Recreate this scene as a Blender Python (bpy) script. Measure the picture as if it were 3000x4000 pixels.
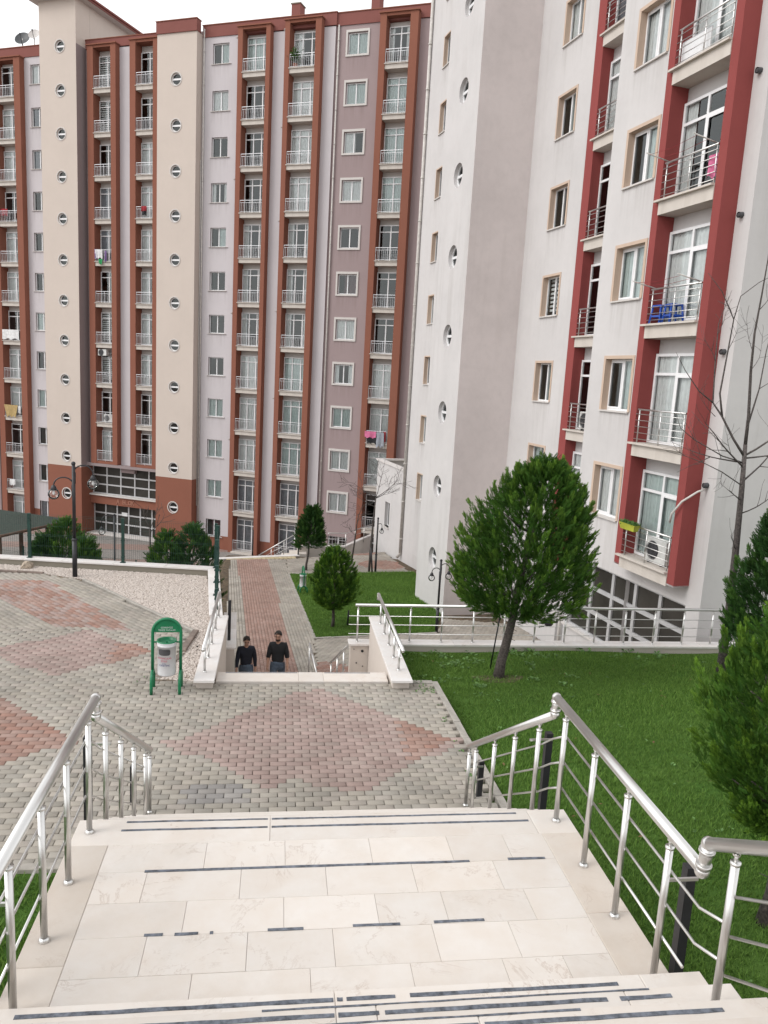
import bpy, bmesh, math, random
import numpy as np
from mathutils import Vector, Matrix

for o in list(bpy.data.objects):
    bpy.data.objects.remove(o, do_unlink=True)
scene = bpy.context.scene
COL = scene.collection
R_ = math.radians
random.seed(7)
RNG = np.random.default_rng(7)

# ------------------------------------------------------------------ camera
EYE = 3.4                       # metres above the marble landing (landing = z 0, stairs run along +Y)
YAW, PITCH, ROLL = R_(8.0), R_(9.9), R_(3.19)


def ray(px, py):
    """direction through a pixel of the photo as seen at 1659 x 2212"""
    S = 3000 / 1659
    a, b = (px * S - 1500) / 3002, (py * S - 2000) / 3002
    c, s = math.cos(ROLL), math.sin(ROLL)
    ar, dn = a * c + b * s, -a * s + b * c
    x, y, z = ar, math.cos(PITCH) - dn * math.sin(PITCH), -math.sin(PITCH) - dn * math.cos(PITCH)
    c, s = math.cos(YAW), math.sin(YAW)
    return Vector((x * c + y * s, -x * s + y * c, z))


def onz(px, py, z):
    v = ray(px, py)
    k = (z - EYE) / v.z
    return Vector((v.x * k, v.y * k, z))


def aty(px, py, y):
    v = ray(px, py)
    k = y / v.y
    return Vector((v.x * k, y, EYE + v.z * k))


def zone(ox, oy, w):
    """converter from a zoomed crop (1659 px wide, w source px) to photo pixels"""
    s = w / 1659
    S = 3000 / 1659
    return lambda x, y: ((ox + x * s) / S, (oy + y * s) / S)


cam = bpy.data.cameras.new('camera')
cam_o = bpy.data.objects.new('camera', cam)
COL.objects.link(cam_o)
fw = ray(829.5, 1106).normalized()
rt = (ray(829.5 + 100, 1106) - ray(829.5, 1106)).normalized()
up = rt.cross(fw)
m = Matrix((rt, up, -fw)).transposed().to_4x4()
m.translation = (0, 0, EYE)
cam_o.matrix_world = m
cam.sensor_fit = 'VERTICAL'
cam.sensor_height = 34.64
cam.sensor_width = 25.98
cam.lens = 26.0
cam.clip_start = 0.05
cam.clip_end = 2000
scene.camera = cam_o
scene.render.resolution_x, scene.render.resolution_y = 768, 1024

# ------------------------------------------------------------------ light: overcast
SUN_EL, SUN_AZ = R_(42), R_(252)      # azimuth measured from +Y towards +X: from the left, a little behind the camera
world = bpy.data.worlds.new('World')
scene.world = world
world.use_nodes = True
wn, wl = world.node_tree.nodes, world.node_tree.links
wn.clear()
sky = wn.new('ShaderNodeTexSky')
sky.sky_type = 'NISHITA'
sky.sun_disc = False
sky.sun_elevation = SUN_EL
sky.sun_rotation = SUN_AZ
sky.air_density = 1.0
sky.dust_density = 1.5
sky.ozone_density = 1.0
hsv = wn.new('ShaderNodeHueSaturation')
hsv.inputs['Saturation'].default_value = 0.10
bg = wn.new('ShaderNodeBackground')
bg.inputs['Strength'].default_value = 0.15
wo = wn.new('ShaderNodeOutputWorld')
wl.new(sky.outputs[0], hsv.inputs['Color'])
# a closed cloud layer evens the dome out: compress the clear-sky gradient
cloud = wn.new('ShaderNodeGamma')
cloud.inputs['Gamma'].default_value = 0.35
wl.new(hsv.outputs[0], cloud.inputs['Color'])
gain = wn.new('ShaderNodeHueSaturation')
gain.inputs['Value'].default_value = 2.4
wl.new(cloud.outputs[0], gain.inputs['Color'])
wl.new(gain.outputs[0], bg.inputs['Color'])
wl.new(bg.outputs[0], wo.inputs['Surface'])
sun = bpy.data.lights.new('sun', 'SUN')
sun.energy = 0.6
sun.angle = R_(28)
sun.color = (1.0, 0.97, 0.93)
sun_o = bpy.data.objects.new('sun', sun)
COL.objects.link(sun_o)
sd = Vector((math.sin(SUN_AZ) * math.cos(SUN_EL), math.cos(SUN_AZ) * math.cos(SUN_EL), math.sin(SUN_EL)))
sun_o.rotation_euler = sd.to_track_quat('Z', 'Y').to_euler()
sun_o.location = (0, 0, 40)
vs = scene.view_settings
vs.view_transform = 'Standard'
vs.look = 'None'
vs.exposure = 1.20
vs.gamma = 1.0
vs.use_curve_mapping = False
scene.render.engine = 'CYCLES'
scene.cycles.max_bounces = 6
scene.cycles.transparent_max_bounces = 12
scene.cycles.caustics_reflective = False
scene.cycles.caustics_refractive = False

# ------------------------------------------------------------------ materials
def srgb(r, g, b):
    f = lambda c: (c / 12.92 if c <= 0.04045 else ((c + 0.055) / 1.055) ** 2.4)
    return (f(r / 255), f(g / 255), f(b / 255), 1)


MATS = {}


def new_mat(name):
    m_ = bpy.data.materials.new(name)
    m_.use_nodes = True
    nt = m_.node_tree
    b = nt.nodes['Principled BSDF']
    MATS[name] = m_
    return m_, nt, b


def N(nt, typ, **kw):
    n = nt.nodes.new(typ)
    for k, v in kw.items():
        if k in ('operation', 'blend_type', 'data_type', 'attribute_name', 'noise_dimensions', 'feature', 'attribute_type', 'distance'):
            setattr(n, k, v)
        else:
            n.inputs[k].default_value = v
    return n


def ramp(nt, src, p0, p1, c0=(0, 0, 0, 1), c1=(1, 1, 1, 1)):
    r = nt.nodes.new('ShaderNodeValToRGB')
    r.color_ramp.elements[0].position = p0
    r.color_ramp.elements[1].position = p1
    r.color_ramp.elements[0].color = c0
    r.color_ramp.elements[1].color = c1
    nt.links.new(src, r.inputs[0])
    return r


def mix(nt, fac, a, b, mode='MIX'):
    n = nt.nodes.new('ShaderNodeMix')
    n.data_type = 'RGBA'
    n.blend_type = mode
    for sock, v in ((n.inputs[0], fac), (n.inputs[6], a), (n.inputs[7], b)):
        if isinstance(v, (int, float)):
            sock.default_value = v
        elif isinstance(v, tuple):
            sock.default_value = v if len(v) == 4 else (*v, 1)
        else:
            nt.links.new(v, sock)
    return n.outputs[2]


def coords(nt, scale=(1, 1, 1), kind='Object'):
    tc = nt.nodes.new('ShaderNodeTexCoord')
    mp = nt.nodes.new('ShaderNodeMapping')
    mp.inputs['Scale'].default_value = scale
    nt.links.new(tc.outputs[kind], mp.inputs['Vector'])
    return mp.outputs['Vector']


def noise(nt, vec, scale, detail=4, rough=0.6):
    n = nt.nodes.new('ShaderNodeTexNoise')
    n.inputs['Scale'].default_value = scale
    n.inputs['Detail'].default_value = detail
    n.inputs['Roughness'].default_value = rough
    nt.links.new(vec, n.inputs['Vector'])
    return n.outputs['Fac']


def bump(nt, b, height, strength, dist=0.01):
    n = nt.nodes.new('ShaderNodeBump')
    n.inputs['Strength'].default_value = strength
    n.inputs['Distance'].default_value = dist
    nt.links.new(height, n.inputs['Height'])
    nt.links.new(n.outputs[0], b.inputs['Normal'])


def plaster(name, col, stain=0.25, streak=0.3, sills=None):
    """painted render: blotches, rain streaks, fine grain"""
    m_, nt, b = new_mat(name)
    v = coords(nt)
    big = ramp(nt, noise(nt, v, 0.45, 5), 0.38, 0.7).outputs[0]
    vs_ = coords(nt, (1.6, 1.6, 0.07))
    st0 = ramp(nt, noise(nt, vs_, 1.5, 6, 0.7), 0.50, 0.85).outputs[0]
    stm = ramp(nt, noise(nt, v, 0.30, 4), 0.42, 0.66).outputs[0]
    st = mix(nt, 1.0, st0, stm, 'MULTIPLY')
    dark = tuple(c * 0.80 for c in col[:3]) + (1,)
    dirt = (col[0] * 0.62, col[1] * 0.60, col[2] * 0.57, 1)
    fine = ramp(nt, noise(nt, v, 3.5, 6, 0.7), 0.45, 0.75).outputs[0]
    blend = mix(nt, 0.35, big, fine)
    f1 = N(nt, 'ShaderNodeMath', operation='MULTIPLY')
    f1.inputs[1].default_value = stain * 1.25
    nt.links.new(blend, f1.inputs[0])
    c1 = mix(nt, f1.outputs[0], col, dark)
    f2 = N(nt, 'ShaderNodeMath', operation='MULTIPLY')
    f2.inputs[1].default_value = streak
    nt.links.new(st, f2.inputs[0])
    c2 = mix(nt, f2.outputs[0], c1, dirt)
    if sills:
        # grey wash marks that run down the render below each window sill: (x0, x1, sill height above the base, storey)
        sp = nt.nodes.new('ShaderNodeSeparateXYZ')
        nt.links.new(v, sp.inputs[0])
        run = ramp(nt, noise(nt, coords(nt, (7.0, 7.0, 0.25)), 1.0, 4, 0.65), 0.42, 0.72).outputs[0]
        acc = None
        for (x0, x1, zs, per) in sills:
            a_ = N(nt, 'ShaderNodeMath', operation='SUBTRACT')
            a_.inputs[0].default_value = zs + per * 40
            nt.links.new(sp.outputs[2], a_.inputs[1])
            md = N(nt, 'ShaderNodeMath', operation='MODULO')
            nt.links.new(a_.outputs[0], md.inputs[0])
            md.inputs[1].default_value = per
            fall = ramp(nt, md.outputs[0], 0.0, 1.0, (1, 1, 1, 1), (0, 0, 0, 1)).outputs[0]
            xm = N(nt, 'ShaderNodeMath', operation='SUBTRACT')
            nt.links.new(sp.outputs[0], xm.inputs[0])
            xm.inputs[1].default_value = (x0 + x1) / 2
            xa = N(nt, 'ShaderNodeMath', operation='ABSOLUTE')
            nt.links.new(xm.outputs[0], xa.inputs[0])
            h_ = (x1 - x0) / 2
            inx = N(nt, 'ShaderNodeMath', operation='LESS_THAN')
            nt.links.new(xa.outputs[0], inx.inputs[0])
            inx.inputs[1].default_value = h_ + 0.08
            m1 = N(nt, 'ShaderNodeMath', operation='MULTIPLY')
            nt.links.new(fall, m1.inputs[0])
            nt.links.new(inx.outputs[0], m1.inputs[1])
            if acc is None:
                acc = m1
            else:
                ad = N(nt, 'ShaderNodeMath', operation='ADD')
                nt.links.new(acc.outputs[0], ad.inputs[0])
                nt.links.new(m1.outputs[0], ad.inputs[1])
                acc = ad
        m2 = N(nt, 'ShaderNodeMath', operation='MULTIPLY')
        nt.links.new(acc.outputs[0], m2.inputs[0])
        nt.links.new(run, m2.inputs[1])
        m3 = N(nt, 'ShaderNodeMath', operation='MULTIPLY')
        nt.links.new(m2.outputs[0], m3.inputs[0])
        m3.inputs[1].default_value = 0.55
        c2 = mix(nt, m3.outputs[0], c2, dirt)
    nt.links.new(c2, b.inputs['Base Color'])
    b.inputs['Roughness'].default_value = 0.9
    b.inputs['Specular IOR Level'].default_value = 0.15
    bump(nt, b, noise(nt, v, 60, 3), 0.25, 0.004)
    return m_


def simple(name, col, rough=0.5, metal=0.0, var=0.12, scale=6, spec=0.5, bmp=0.0, bscale=40):
    m_, nt, b = new_mat(name)
    v = coords(nt)
    n = noise(nt, v, scale, 5)
    d = tuple(c * (1 - var * 2) for c in col[:3]) + (1,)
    l = tuple(min(1, c * (1 + var)) for c in col[:3]) + (1,)
    nt.links.new(ramp(nt, n, 0.3, 0.7, d, l).outputs[0], b.inputs['Base Color'])
    b.inputs['Roughness'].default_value = rough
    b.inputs['Metallic'].default_value = metal
    b.inputs['Specular IOR Level'].default_value = spec
    if bmp:
        bump(nt, b, noise(nt, v, bscale, 4), bmp, 0.005)
    return m_


plaster('wall_lavender', (0.55, 0.515, 0.53, 1), 0.3, 0.35, sills=[(-44.18, -42.94, 22.57 + 9.38, 2.85), (-29.32, -28.12, 22.86 + 9.38, 2.85)])
plaster('wall_cream', (0.58, 0.505, 0.45, 1), 0.25, 0.15)
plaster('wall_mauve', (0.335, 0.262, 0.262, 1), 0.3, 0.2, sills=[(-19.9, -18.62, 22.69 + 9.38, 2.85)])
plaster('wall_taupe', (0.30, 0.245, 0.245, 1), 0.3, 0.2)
plaster('red_brown', (0.255, 0.105, 0.072, 1), 0.35, 0.25)
plaster('red_parapet', (0.235, 0.095, 0.082, 1), 0.35, 0.3)
plaster('crimson', (0.28, 0.070, 0.066, 1), 0.55, 0.5)
plaster('wall_white', (0.59, 0.57, 0.565, 1), 0.5, 0.7, sills=[(-18.46, -17.24, 0.66 - .68 + 5.9, 2.85), (-24.5, -23.4, 0.70 - .65 + 5.9, 2.85), (-35.86, -34.88, 1.0 - .65 + 5.9, 2.85)])
plaster('wall_tan', (0.66, 0.60, 0.585, 1), 0.7, 0.35)
plaster('lintel', (0.56, 0.53, 0.505, 1), 0.3, 0.3)
plaster('slab_cream', (0.60, 0.55, 0.50, 1), 0.6, 0.95)
plaster('trim_white', (0.60, 0.57, 0.545, 1), 0.2, 0.25)
plaster('trim_peach', (0.56, 0.435, 0.345, 1), 0.3, 0.4)
plaster('wall_beige', (0.60, 0.54, 0.49, 1), 0.4, 0.35)
plaster('concrete', (0.30, 0.27, 0.22, 1), 0.6, 0.6)
simple('pvc', (0.78, 0.78, 0.79, 1), 0.35, var=0.03)
simple('aluminium', (0.55, 0.55, 0.56, 1), 0.4, 0.3, var=0.05)
simple('rail_white', (0.70, 0.70, 0.72, 1), 0.35, 0.25, var=0.04)
simple('pipe_white', (0.56, 0.53, 0.50, 1), 0.5, var=0.1)
simple('black_metal', (0.018, 0.018, 0.022, 1), 0.45, 0.0, var=0.2)
simple('green_metal', (0.006, 0.17, 0.07, 1), 0.35, var=0.12)
simple('fence_green', (0.008, 0.045, 0.035, 1), 0.45, var=0.2)
simple('bin_white', (0.66, 0.66, 0.68, 1), 0.5, var=0.06)
simple('strip', (0.135, 0.15, 0.18, 1), 0.75, var=0.35, scale=25)
simple('shingle', (0.035, 0.05, 0.04, 1), 0.9, var=0.25, scale=8)
simple('wood_dark', (0.085, 0.045, 0.028, 1), 0.7, var=0.25)
simple('bark', (0.075, 0.062, 0.055, 1), 0.9, var=0.4, scale=30, bmp=0.8, bscale=60)
simple('bark_grey', (0.095, 0.08, 0.075, 1), 0.9, var=0.35, scale=30, bmp=0.6, bscale=60)
simple('terracotta', (0.27, 0.10, 0.06, 1), 0.85, var=0.2)
simple('letter_red', (0.42, 0.20, 0.14, 1), 0.8, var=0.1)
simple('soil', (0.11, 0.08, 0.05, 1), 1.0, var=0.35, bmp=0.6)
simple('joint', (0.145, 0.132, 0.115, 1), 1.0, var=0.3, scale=20)
simple('grey_plastic', (0.06, 0.06, 0.065, 1), 0.5)
simple('ac_white', (0.62, 0.62, 0.60, 1), 0.5, var=0.06)
simple('blue_plastic', (0.012, 0.075, 0.42, 1), 0.35)
simple('yellow_plastic', (0.42, 0.44, 0.05, 1), 0.45)
simple('dish_white', (0.55, 0.52, 0.50, 1), 0.5)
simple('dish_dark', (0.05, 0.055, 0.06, 1), 0.5)
simple('cloth_white', (0.72, 0.72, 0.72, 1), 0.9)
simple('cloth_tan', (0.42, 0.30, 0.13, 1), 0.9)
simple('cloth_red', (0.30, 0.02, 0.03, 1), 0.9)
simple('cloth_green', (0.03, 0.30, 0.10, 1), 0.9)
simple('cloth_pink', (0.62, 0.16, 0.30, 1), 0.9)
simple('cloth_purple', (0.22, 0.14, 0.32, 1), 0.9)
simple('cloth_grey', (0.30, 0.32, 0.36, 1), 0.9)
simple('cloth_navy', (0.013, 0.015, 0.026, 1), 0.9, var=0.25)
simple('cloth_black', (0.018, 0.019, 0.022, 1), 0.9, var=0.2)
simple('denim', (0.10, 0.135, 0.185, 1), 0.9, var=0.3, scale=9)
simple('skin', (0.50, 0.285, 0.205, 1), 0.55, var=0.08)
simple('hair', (0.022, 0.016, 0.013, 1), 0.75)
simple('shoe', (0.05, 0.045, 0.045, 1), 0.6)
simple('sign_text', (0.75, 0.80, 0.78, 1), 0.6)
simple('text_red', (0.55, 0.03, 0.10, 1), 0.6)
simple('text_blue', (0.04, 0.05, 0.22, 1), 0.6)
simple('curtain', (0.80, 0.82, 0.81, 1), 0.9, var=0.06)
simple('curtain_teal', (0.60, 0.69, 0.67, 1), 0.9, var=0.06)
simple('curtain_dark', (0.13, 0.065, 0.075, 1), 0.9)
simple('curtain_grey', (0.30, 0.31, 0.34, 1), 0.9)
simple('room', (0.05, 0.05, 0.055, 1), 0.95)


def steel():
    m_, nt, b = new_mat('steel')
    b.inputs['Base Color'].default_value = (0.68, 0.67, 0.655, 1)
    b.inputs['Metallic'].default_value = 1.0
    v = coords(nt)
    r = ramp(nt, noise(nt, v, 2.5, 2), 0.3, 0.75, (0.32, 0.32, 0.32, 1), (0.40, 0.40, 0.40, 1))
    nt.links.new(r.outputs[0], b.inputs['Roughness'])


steel()


def glass(name, tint, refl):
    m_, nt, b = new_mat(name)
    nt.nodes.remove(b)
    out = nt.nodes['Material Output']
    t = nt.nodes.new('ShaderNodeBsdfTransparent')
    t.inputs['Color'].default_value = tint
    g = nt.nodes.new('ShaderNodeBsdfGlossy')
    g.inputs['Roughness'].default_value = 0.03
    g.inputs['Color'].default_value = (0.9, 0.95, 0.95, 1)
    lw = nt.nodes.new('ShaderNodeFresnel')
    lw.inputs['IOR'].default_value = 1.4
    ad = N(nt, 'ShaderNodeMath', operation='ADD')
    nt.links.new(lw.outputs[0], ad.inputs[0])
    ad.inputs[1].default_value = refl
    # slight waviness of the panes
    v = coords(nt)
    bn = nt.nodes.new('ShaderNodeBump')
    bn.inputs['Strength'].default_value = 0.05
    bn.inputs['Distance'].default_value = 0.02
    nt.links.new(noise(nt, v, 1.3, 2), bn.inputs['Height'])
    nt.links.new(bn.outputs[0], g.inputs['Normal'])
    mx = nt.nodes.new('ShaderNodeMixShader')
    nt.links.new(ad.outputs[0], mx.inputs[0])
    nt.links.new(t.outputs[0], mx.inputs[1])
    nt.links.new(g.outputs[0], mx.inputs[2])
    nt.links.new(mx.outputs[0], out.inputs['Surface'])


glass('glass', (0.97, 0.99, 0.99, 1), 0.045)
glass('glass_dark', (0.22, 0.22, 0.20, 1), 0.03)


def dirty_glass():
    m_, nt, b = new_mat('glass_dirty')
    v = coords(nt)
    c = ramp(nt, noise(nt, v, 1.1, 5), 0.3, 0.75, (0.028, 0.026, 0.023, 1), (0.060, 0.056, 0.050, 1)).outputs[0]
    nt.links.new(c, b.inputs['Base Color'])
    b.inputs['Roughness'].default_value = 0.2
    b.inputs['Specular IOR Level'].default_value = 0.25


dirty_glass()
glass('globe_glass', (0.97, 0.97, 0.97, 1), 0.03)


def marble(name, col):
    m_, nt, b = new_mat(name)
    tc = nt.nodes.new('ShaderNodeTexCoord')
    oi = nt.nodes.new('ShaderNodeObjectInfo')
    add = nt.nodes.new('ShaderNodeVectorMath')
    add.operation = 'MULTIPLY_ADD'
    comb = nt.nodes.new('ShaderNodeCombineXYZ')
    for i in range(3):
        nt.links.new(oi.outputs['Random'], comb.inputs[i])
    nt.links.new(comb.outputs[0], add.inputs[0])
    add.inputs[1].default_value = (37, 53, 11)
    nt.links.new(tc.outputs['Object'], add.inputs[2])
    v = add.outputs[0]
    cloud = ramp(nt, noise(nt, v, 3.2, 5, 0.65), 0.3, 0.7).outputs[0]
    light = tuple(min(1, c * 1.06) for c in col[:3]) + (1,)
    pink = (col[0] * 0.99, col[1] * 0.945, col[2] * 0.90, 1)
    c1 = mix(nt, cloud, light, pink)
    # veins
    wv = nt.nodes.new('ShaderNodeTexNoise')
    wv.inputs['Scale'].default_value = 2.0
    wv.inputs['Detail'].default_value = 9
    wv.inputs['Roughness'].default_value = 0.68
    wv.inputs['Distortion'].default_value = 0.9
    nt.links.new(v, wv.inputs['Vector'])
    sub = N(nt, 'ShaderNodeMath', operation='SUBTRACT')
    nt.links.new(wv.outputs['Fac'], sub.inputs[0])
    sub.inputs[1].default_value = 0.5
    ab = N(nt, 'ShaderNodeMath', operation='ABSOLUTE')
    nt.links.new(sub.outputs[0], ab.inputs[0])
    ve = ramp(nt, ab.outputs[0], 0.0, 0.012, (1, 1, 1, 1), (0, 0, 0, 1)).outputs[0]
    msk = ramp(nt, noise(nt, v, 1.7, 3), 0.50, 0.62).outputs[0]
    mm = N(nt, 'ShaderNodeMath', operation='MULTIPLY')
    nt.links.new(ve, mm.inputs[0])
    nt.links.new(msk, mm.inputs[1])
    m3 = N(nt, 'ShaderNodeMath', operation='MULTIPLY')
    nt.links.new(mm.outputs[0], m3.inputs[0])
    m3.inputs[1].default_value = 0.42
    c2 = mix(nt, m3.outputs[0], c1, (col[0] * 0.52, col[1] * 0.38, col[2] * 0.30, 1))
    dirt = ramp(nt, noise(nt, v, 1.1, 7, 0.75), 0.52, 0.8).outputs[0]
    dm = N(nt, 'ShaderNodeMath', operation='MULTIPLY')
    nt.links.new(dirt, dm.inputs[0])
    dm.inputs[1].default_value = 0.3
    c3 = mix(nt, dm.outputs[0], c2, (col[0] * 0.66, col[1] * 0.62, col[2] * 0.56, 1))
    rv = N(nt, 'ShaderNodeMath', operation='MULTIPLY_ADD')
    nt.links.new(oi.outputs['Random'], rv.inputs[0])
    rv.inputs[1].default_value = 0.11
    rv.inputs[2].default_value = 0.92
    c4 = nt.nodes.new('ShaderNodeVectorMath')
    c4.operation = 'SCALE'
    nt.links.new(c3, c4.inputs[0])
    nt.links.new(rv.outputs[0], c4.inputs['Scale'])
    nt.links.new(c4.outputs[0], b.inputs['Base Color'])
    b.inputs['Roughness'].default_value = 0.55
    b.inputs['Specular IOR Level'].default_value = 0.3
    bump(nt, b, noise(nt, v, 45, 4), 0.15, 0.003)


marble('marble', (0.63, 0.592, 0.555, 1))
marble('marble_dirty', (0.55, 0.50, 0.45, 1))
marble('coping', (0.68, 0.665, 0.66, 1))


def paver_mat():
    """colour comes from a per-paver attribute (which concrete mix it is), grain and stains from noise"""
    m_, nt, b = new_mat('paver')
    at = N(nt, 'ShaderNodeAttribute', attribute_name='tint')
    v = coords(nt, kind='Object')
    geo = nt.nodes.new('ShaderNodeNewGeometry')
    n1 = noise(nt, geo.outputs['Position'], 70, 4, 0.7)
    n2 = noise(nt, geo.outputs['Position'], 1.1, 5, 0.6)
    c0 = mix(nt, ramp(nt, n1, 0.25, 0.8).outputs[0], at.outputs['Color'], (0.55, 0.55, 0.53, 1), 'OVERLAY')
    a_ = mix(nt, 0.45, at.outputs['Color'], c0)
    st = ramp(nt, n2, 0.35, 0.72, (0.78, 0.77, 0.76, 1), (1.08, 1.08, 1.08, 1)).outputs[0]
    c1 = mix(nt, 1.0, a_, st, 'MULTIPLY')
    nt.links.new(c1, b.inputs['Base Color'])
    b.inputs['Roughness'].default_value = 0.85
    b.inputs['Specular IOR Level'].default_value = 0.25
    bump(nt, b, n1, 0.35, 0.003)


paver_mat()


def court_mat():
    m_, nt, b = new_mat('court_paving')
    v = coords(nt)
    br = nt.nodes.new('ShaderNodeTexBrick')
    br.inputs['Scale'].default_value = 2.4
    br.inputs['Mortar Size'].default_value = 0.03
    br.inputs['Color1'].default_value = (0.25, 0.235, 0.22, 1)
    br.inputs['Color2'].default_value = (0.33, 0.31, 0.29, 1)
    br.inputs['Mortar'].default_value = (0.11, 0.10, 0.09, 1)
    nt.links.new(v, br.inputs['Vector'])
    sp = nt.nodes.new('ShaderNodeSeparateXYZ')
    nt.links.new(v, sp.inputs[0])
    w = N(nt, 'ShaderNodeMath', operation='PINGPONG')
    nt.links.new(sp.outputs[1], w.inputs[0])
    w.inputs[1].default_value = 2.2
    rd = ramp(nt, w.outputs[0], 0.55, 0.56).outputs[0]
    w2 = N(nt, 'ShaderNodeMath', operation='GREATER_THAN')
    nt.links.new(w.outputs[0], w2.inputs[0])
    w2.inputs[1].default_value = 1.35
    c = mix(nt, w2.outputs[0], br.outputs['Color'], (0.30, 0.16, 0.125, 1))
    c2 = mix(nt, 0.5, c, br.outputs['Color'])
    nt.links.new(c2, b.inputs['Base Color'])
    b.inputs['Roughness'].default_value = 0.9
    bump(nt, b, br.outputs['Fac'], -0.4, 0.01)


court_mat()


def leafy(name, c_in, c_tip, trans=0.12):
    """foliage: per-spray random shade, fresher colour towards the shoot tips"""
    m_, nt, b = new_mat(name)
    at = N(nt, 'ShaderNodeAttribute', attribute_name='shade')
    sp = nt.nodes.new('ShaderNodeSeparateColor')
    nt.links.new(at.outputs['Color'], sp.inputs[0])
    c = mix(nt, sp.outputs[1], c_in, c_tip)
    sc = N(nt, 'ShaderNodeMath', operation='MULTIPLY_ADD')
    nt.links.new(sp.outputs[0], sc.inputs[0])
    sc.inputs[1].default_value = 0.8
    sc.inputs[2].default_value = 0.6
    vm = nt.nodes.new('ShaderNodeVectorMath')
    vm.operation = 'SCALE'
    nt.links.new(c, vm.inputs[0])
    nt.links.new(sc.outputs[0], vm.inputs['Scale'])
    nt.links.new(vm.outputs[0], b.inputs['Base Color'])
    b.inputs['Roughness'].default_value = 0.65
    b.inputs['Specular IOR Level'].default_value = 0.25
    tr = nt.nodes.new('ShaderNodeBsdfTranslucent')
    nt.links.new(vm.outputs[0], tr.inputs['Color'])
    mx = nt.nodes.new('ShaderNodeMixShader')
    mx.inputs[0].default_value = trans
    out = nt.nodes['Material Output']
    nt.links.new(b.outputs[0], mx.inputs[1])
    nt.links.new(tr.outputs[0], mx.inputs[2])
    nt.links.new(mx.outputs[0], out.inputs['Surface'])


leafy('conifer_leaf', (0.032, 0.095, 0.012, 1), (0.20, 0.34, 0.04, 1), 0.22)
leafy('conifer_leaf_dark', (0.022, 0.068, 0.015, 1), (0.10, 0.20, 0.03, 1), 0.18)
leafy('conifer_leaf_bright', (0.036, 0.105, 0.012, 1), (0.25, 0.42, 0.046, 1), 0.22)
leafy('grass_blade', (0.085, 0.175, 0.030, 1), (0.215, 0.345, 0.070, 1), 0.3)
leafy('weed_leaf', (0.06, 0.16, 0.04, 1), (0.16, 0.26, 0.09, 1), 0.2)


def turf_mat():
    m_, nt, b = new_mat('turf')
    v = coords(nt)
    a_ = ramp(nt, noise(nt, v, 0.5, 5), 0.35, 0.7, (0.050, 0.115, 0.020, 1), (0.090, 0.165, 0.034, 1)).outputs[0]
    s_ = ramp(nt, noise(nt, v, 2.3, 6, 0.7), 0.66, 0.76).outputs[0]
    c = mix(nt, s_, a_, (0.12, 0.085, 0.045, 1))
    nt.links.new(c, b.inputs['Base Color'])
    b.inputs['Roughness'].default_value = 1.0
    b.inputs['Specular IOR Level'].default_value = 0.1
    bump(nt, b, noise(nt, v, 35, 5), 1.0, 0.03)


turf_mat()


def pebble_mat():
    m_, nt, b = new_mat('pebble')
    at = N(nt, 'ShaderNodeAttribute', attribute_name='shade')
    sp = nt.nodes.new('ShaderNodeSeparateColor')
    nt.links.new(at.outputs['Color'], sp.inputs[0])
    c = ramp(nt, sp.outputs[0], 0.0, 1.0, (0.41, 0.35, 0.31, 1), (0.57, 0.51, 0.465, 1)).outputs[0]
    nt.links.new(c, b.inputs['Base Color'])
    b.inputs['Roughness'].default_value = 0.9


pebble_mat()
simple('gravel_base', (0.40, 0.33, 0.26, 1), 1.0, var=0.3, scale=18, bmp=0.5)

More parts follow.
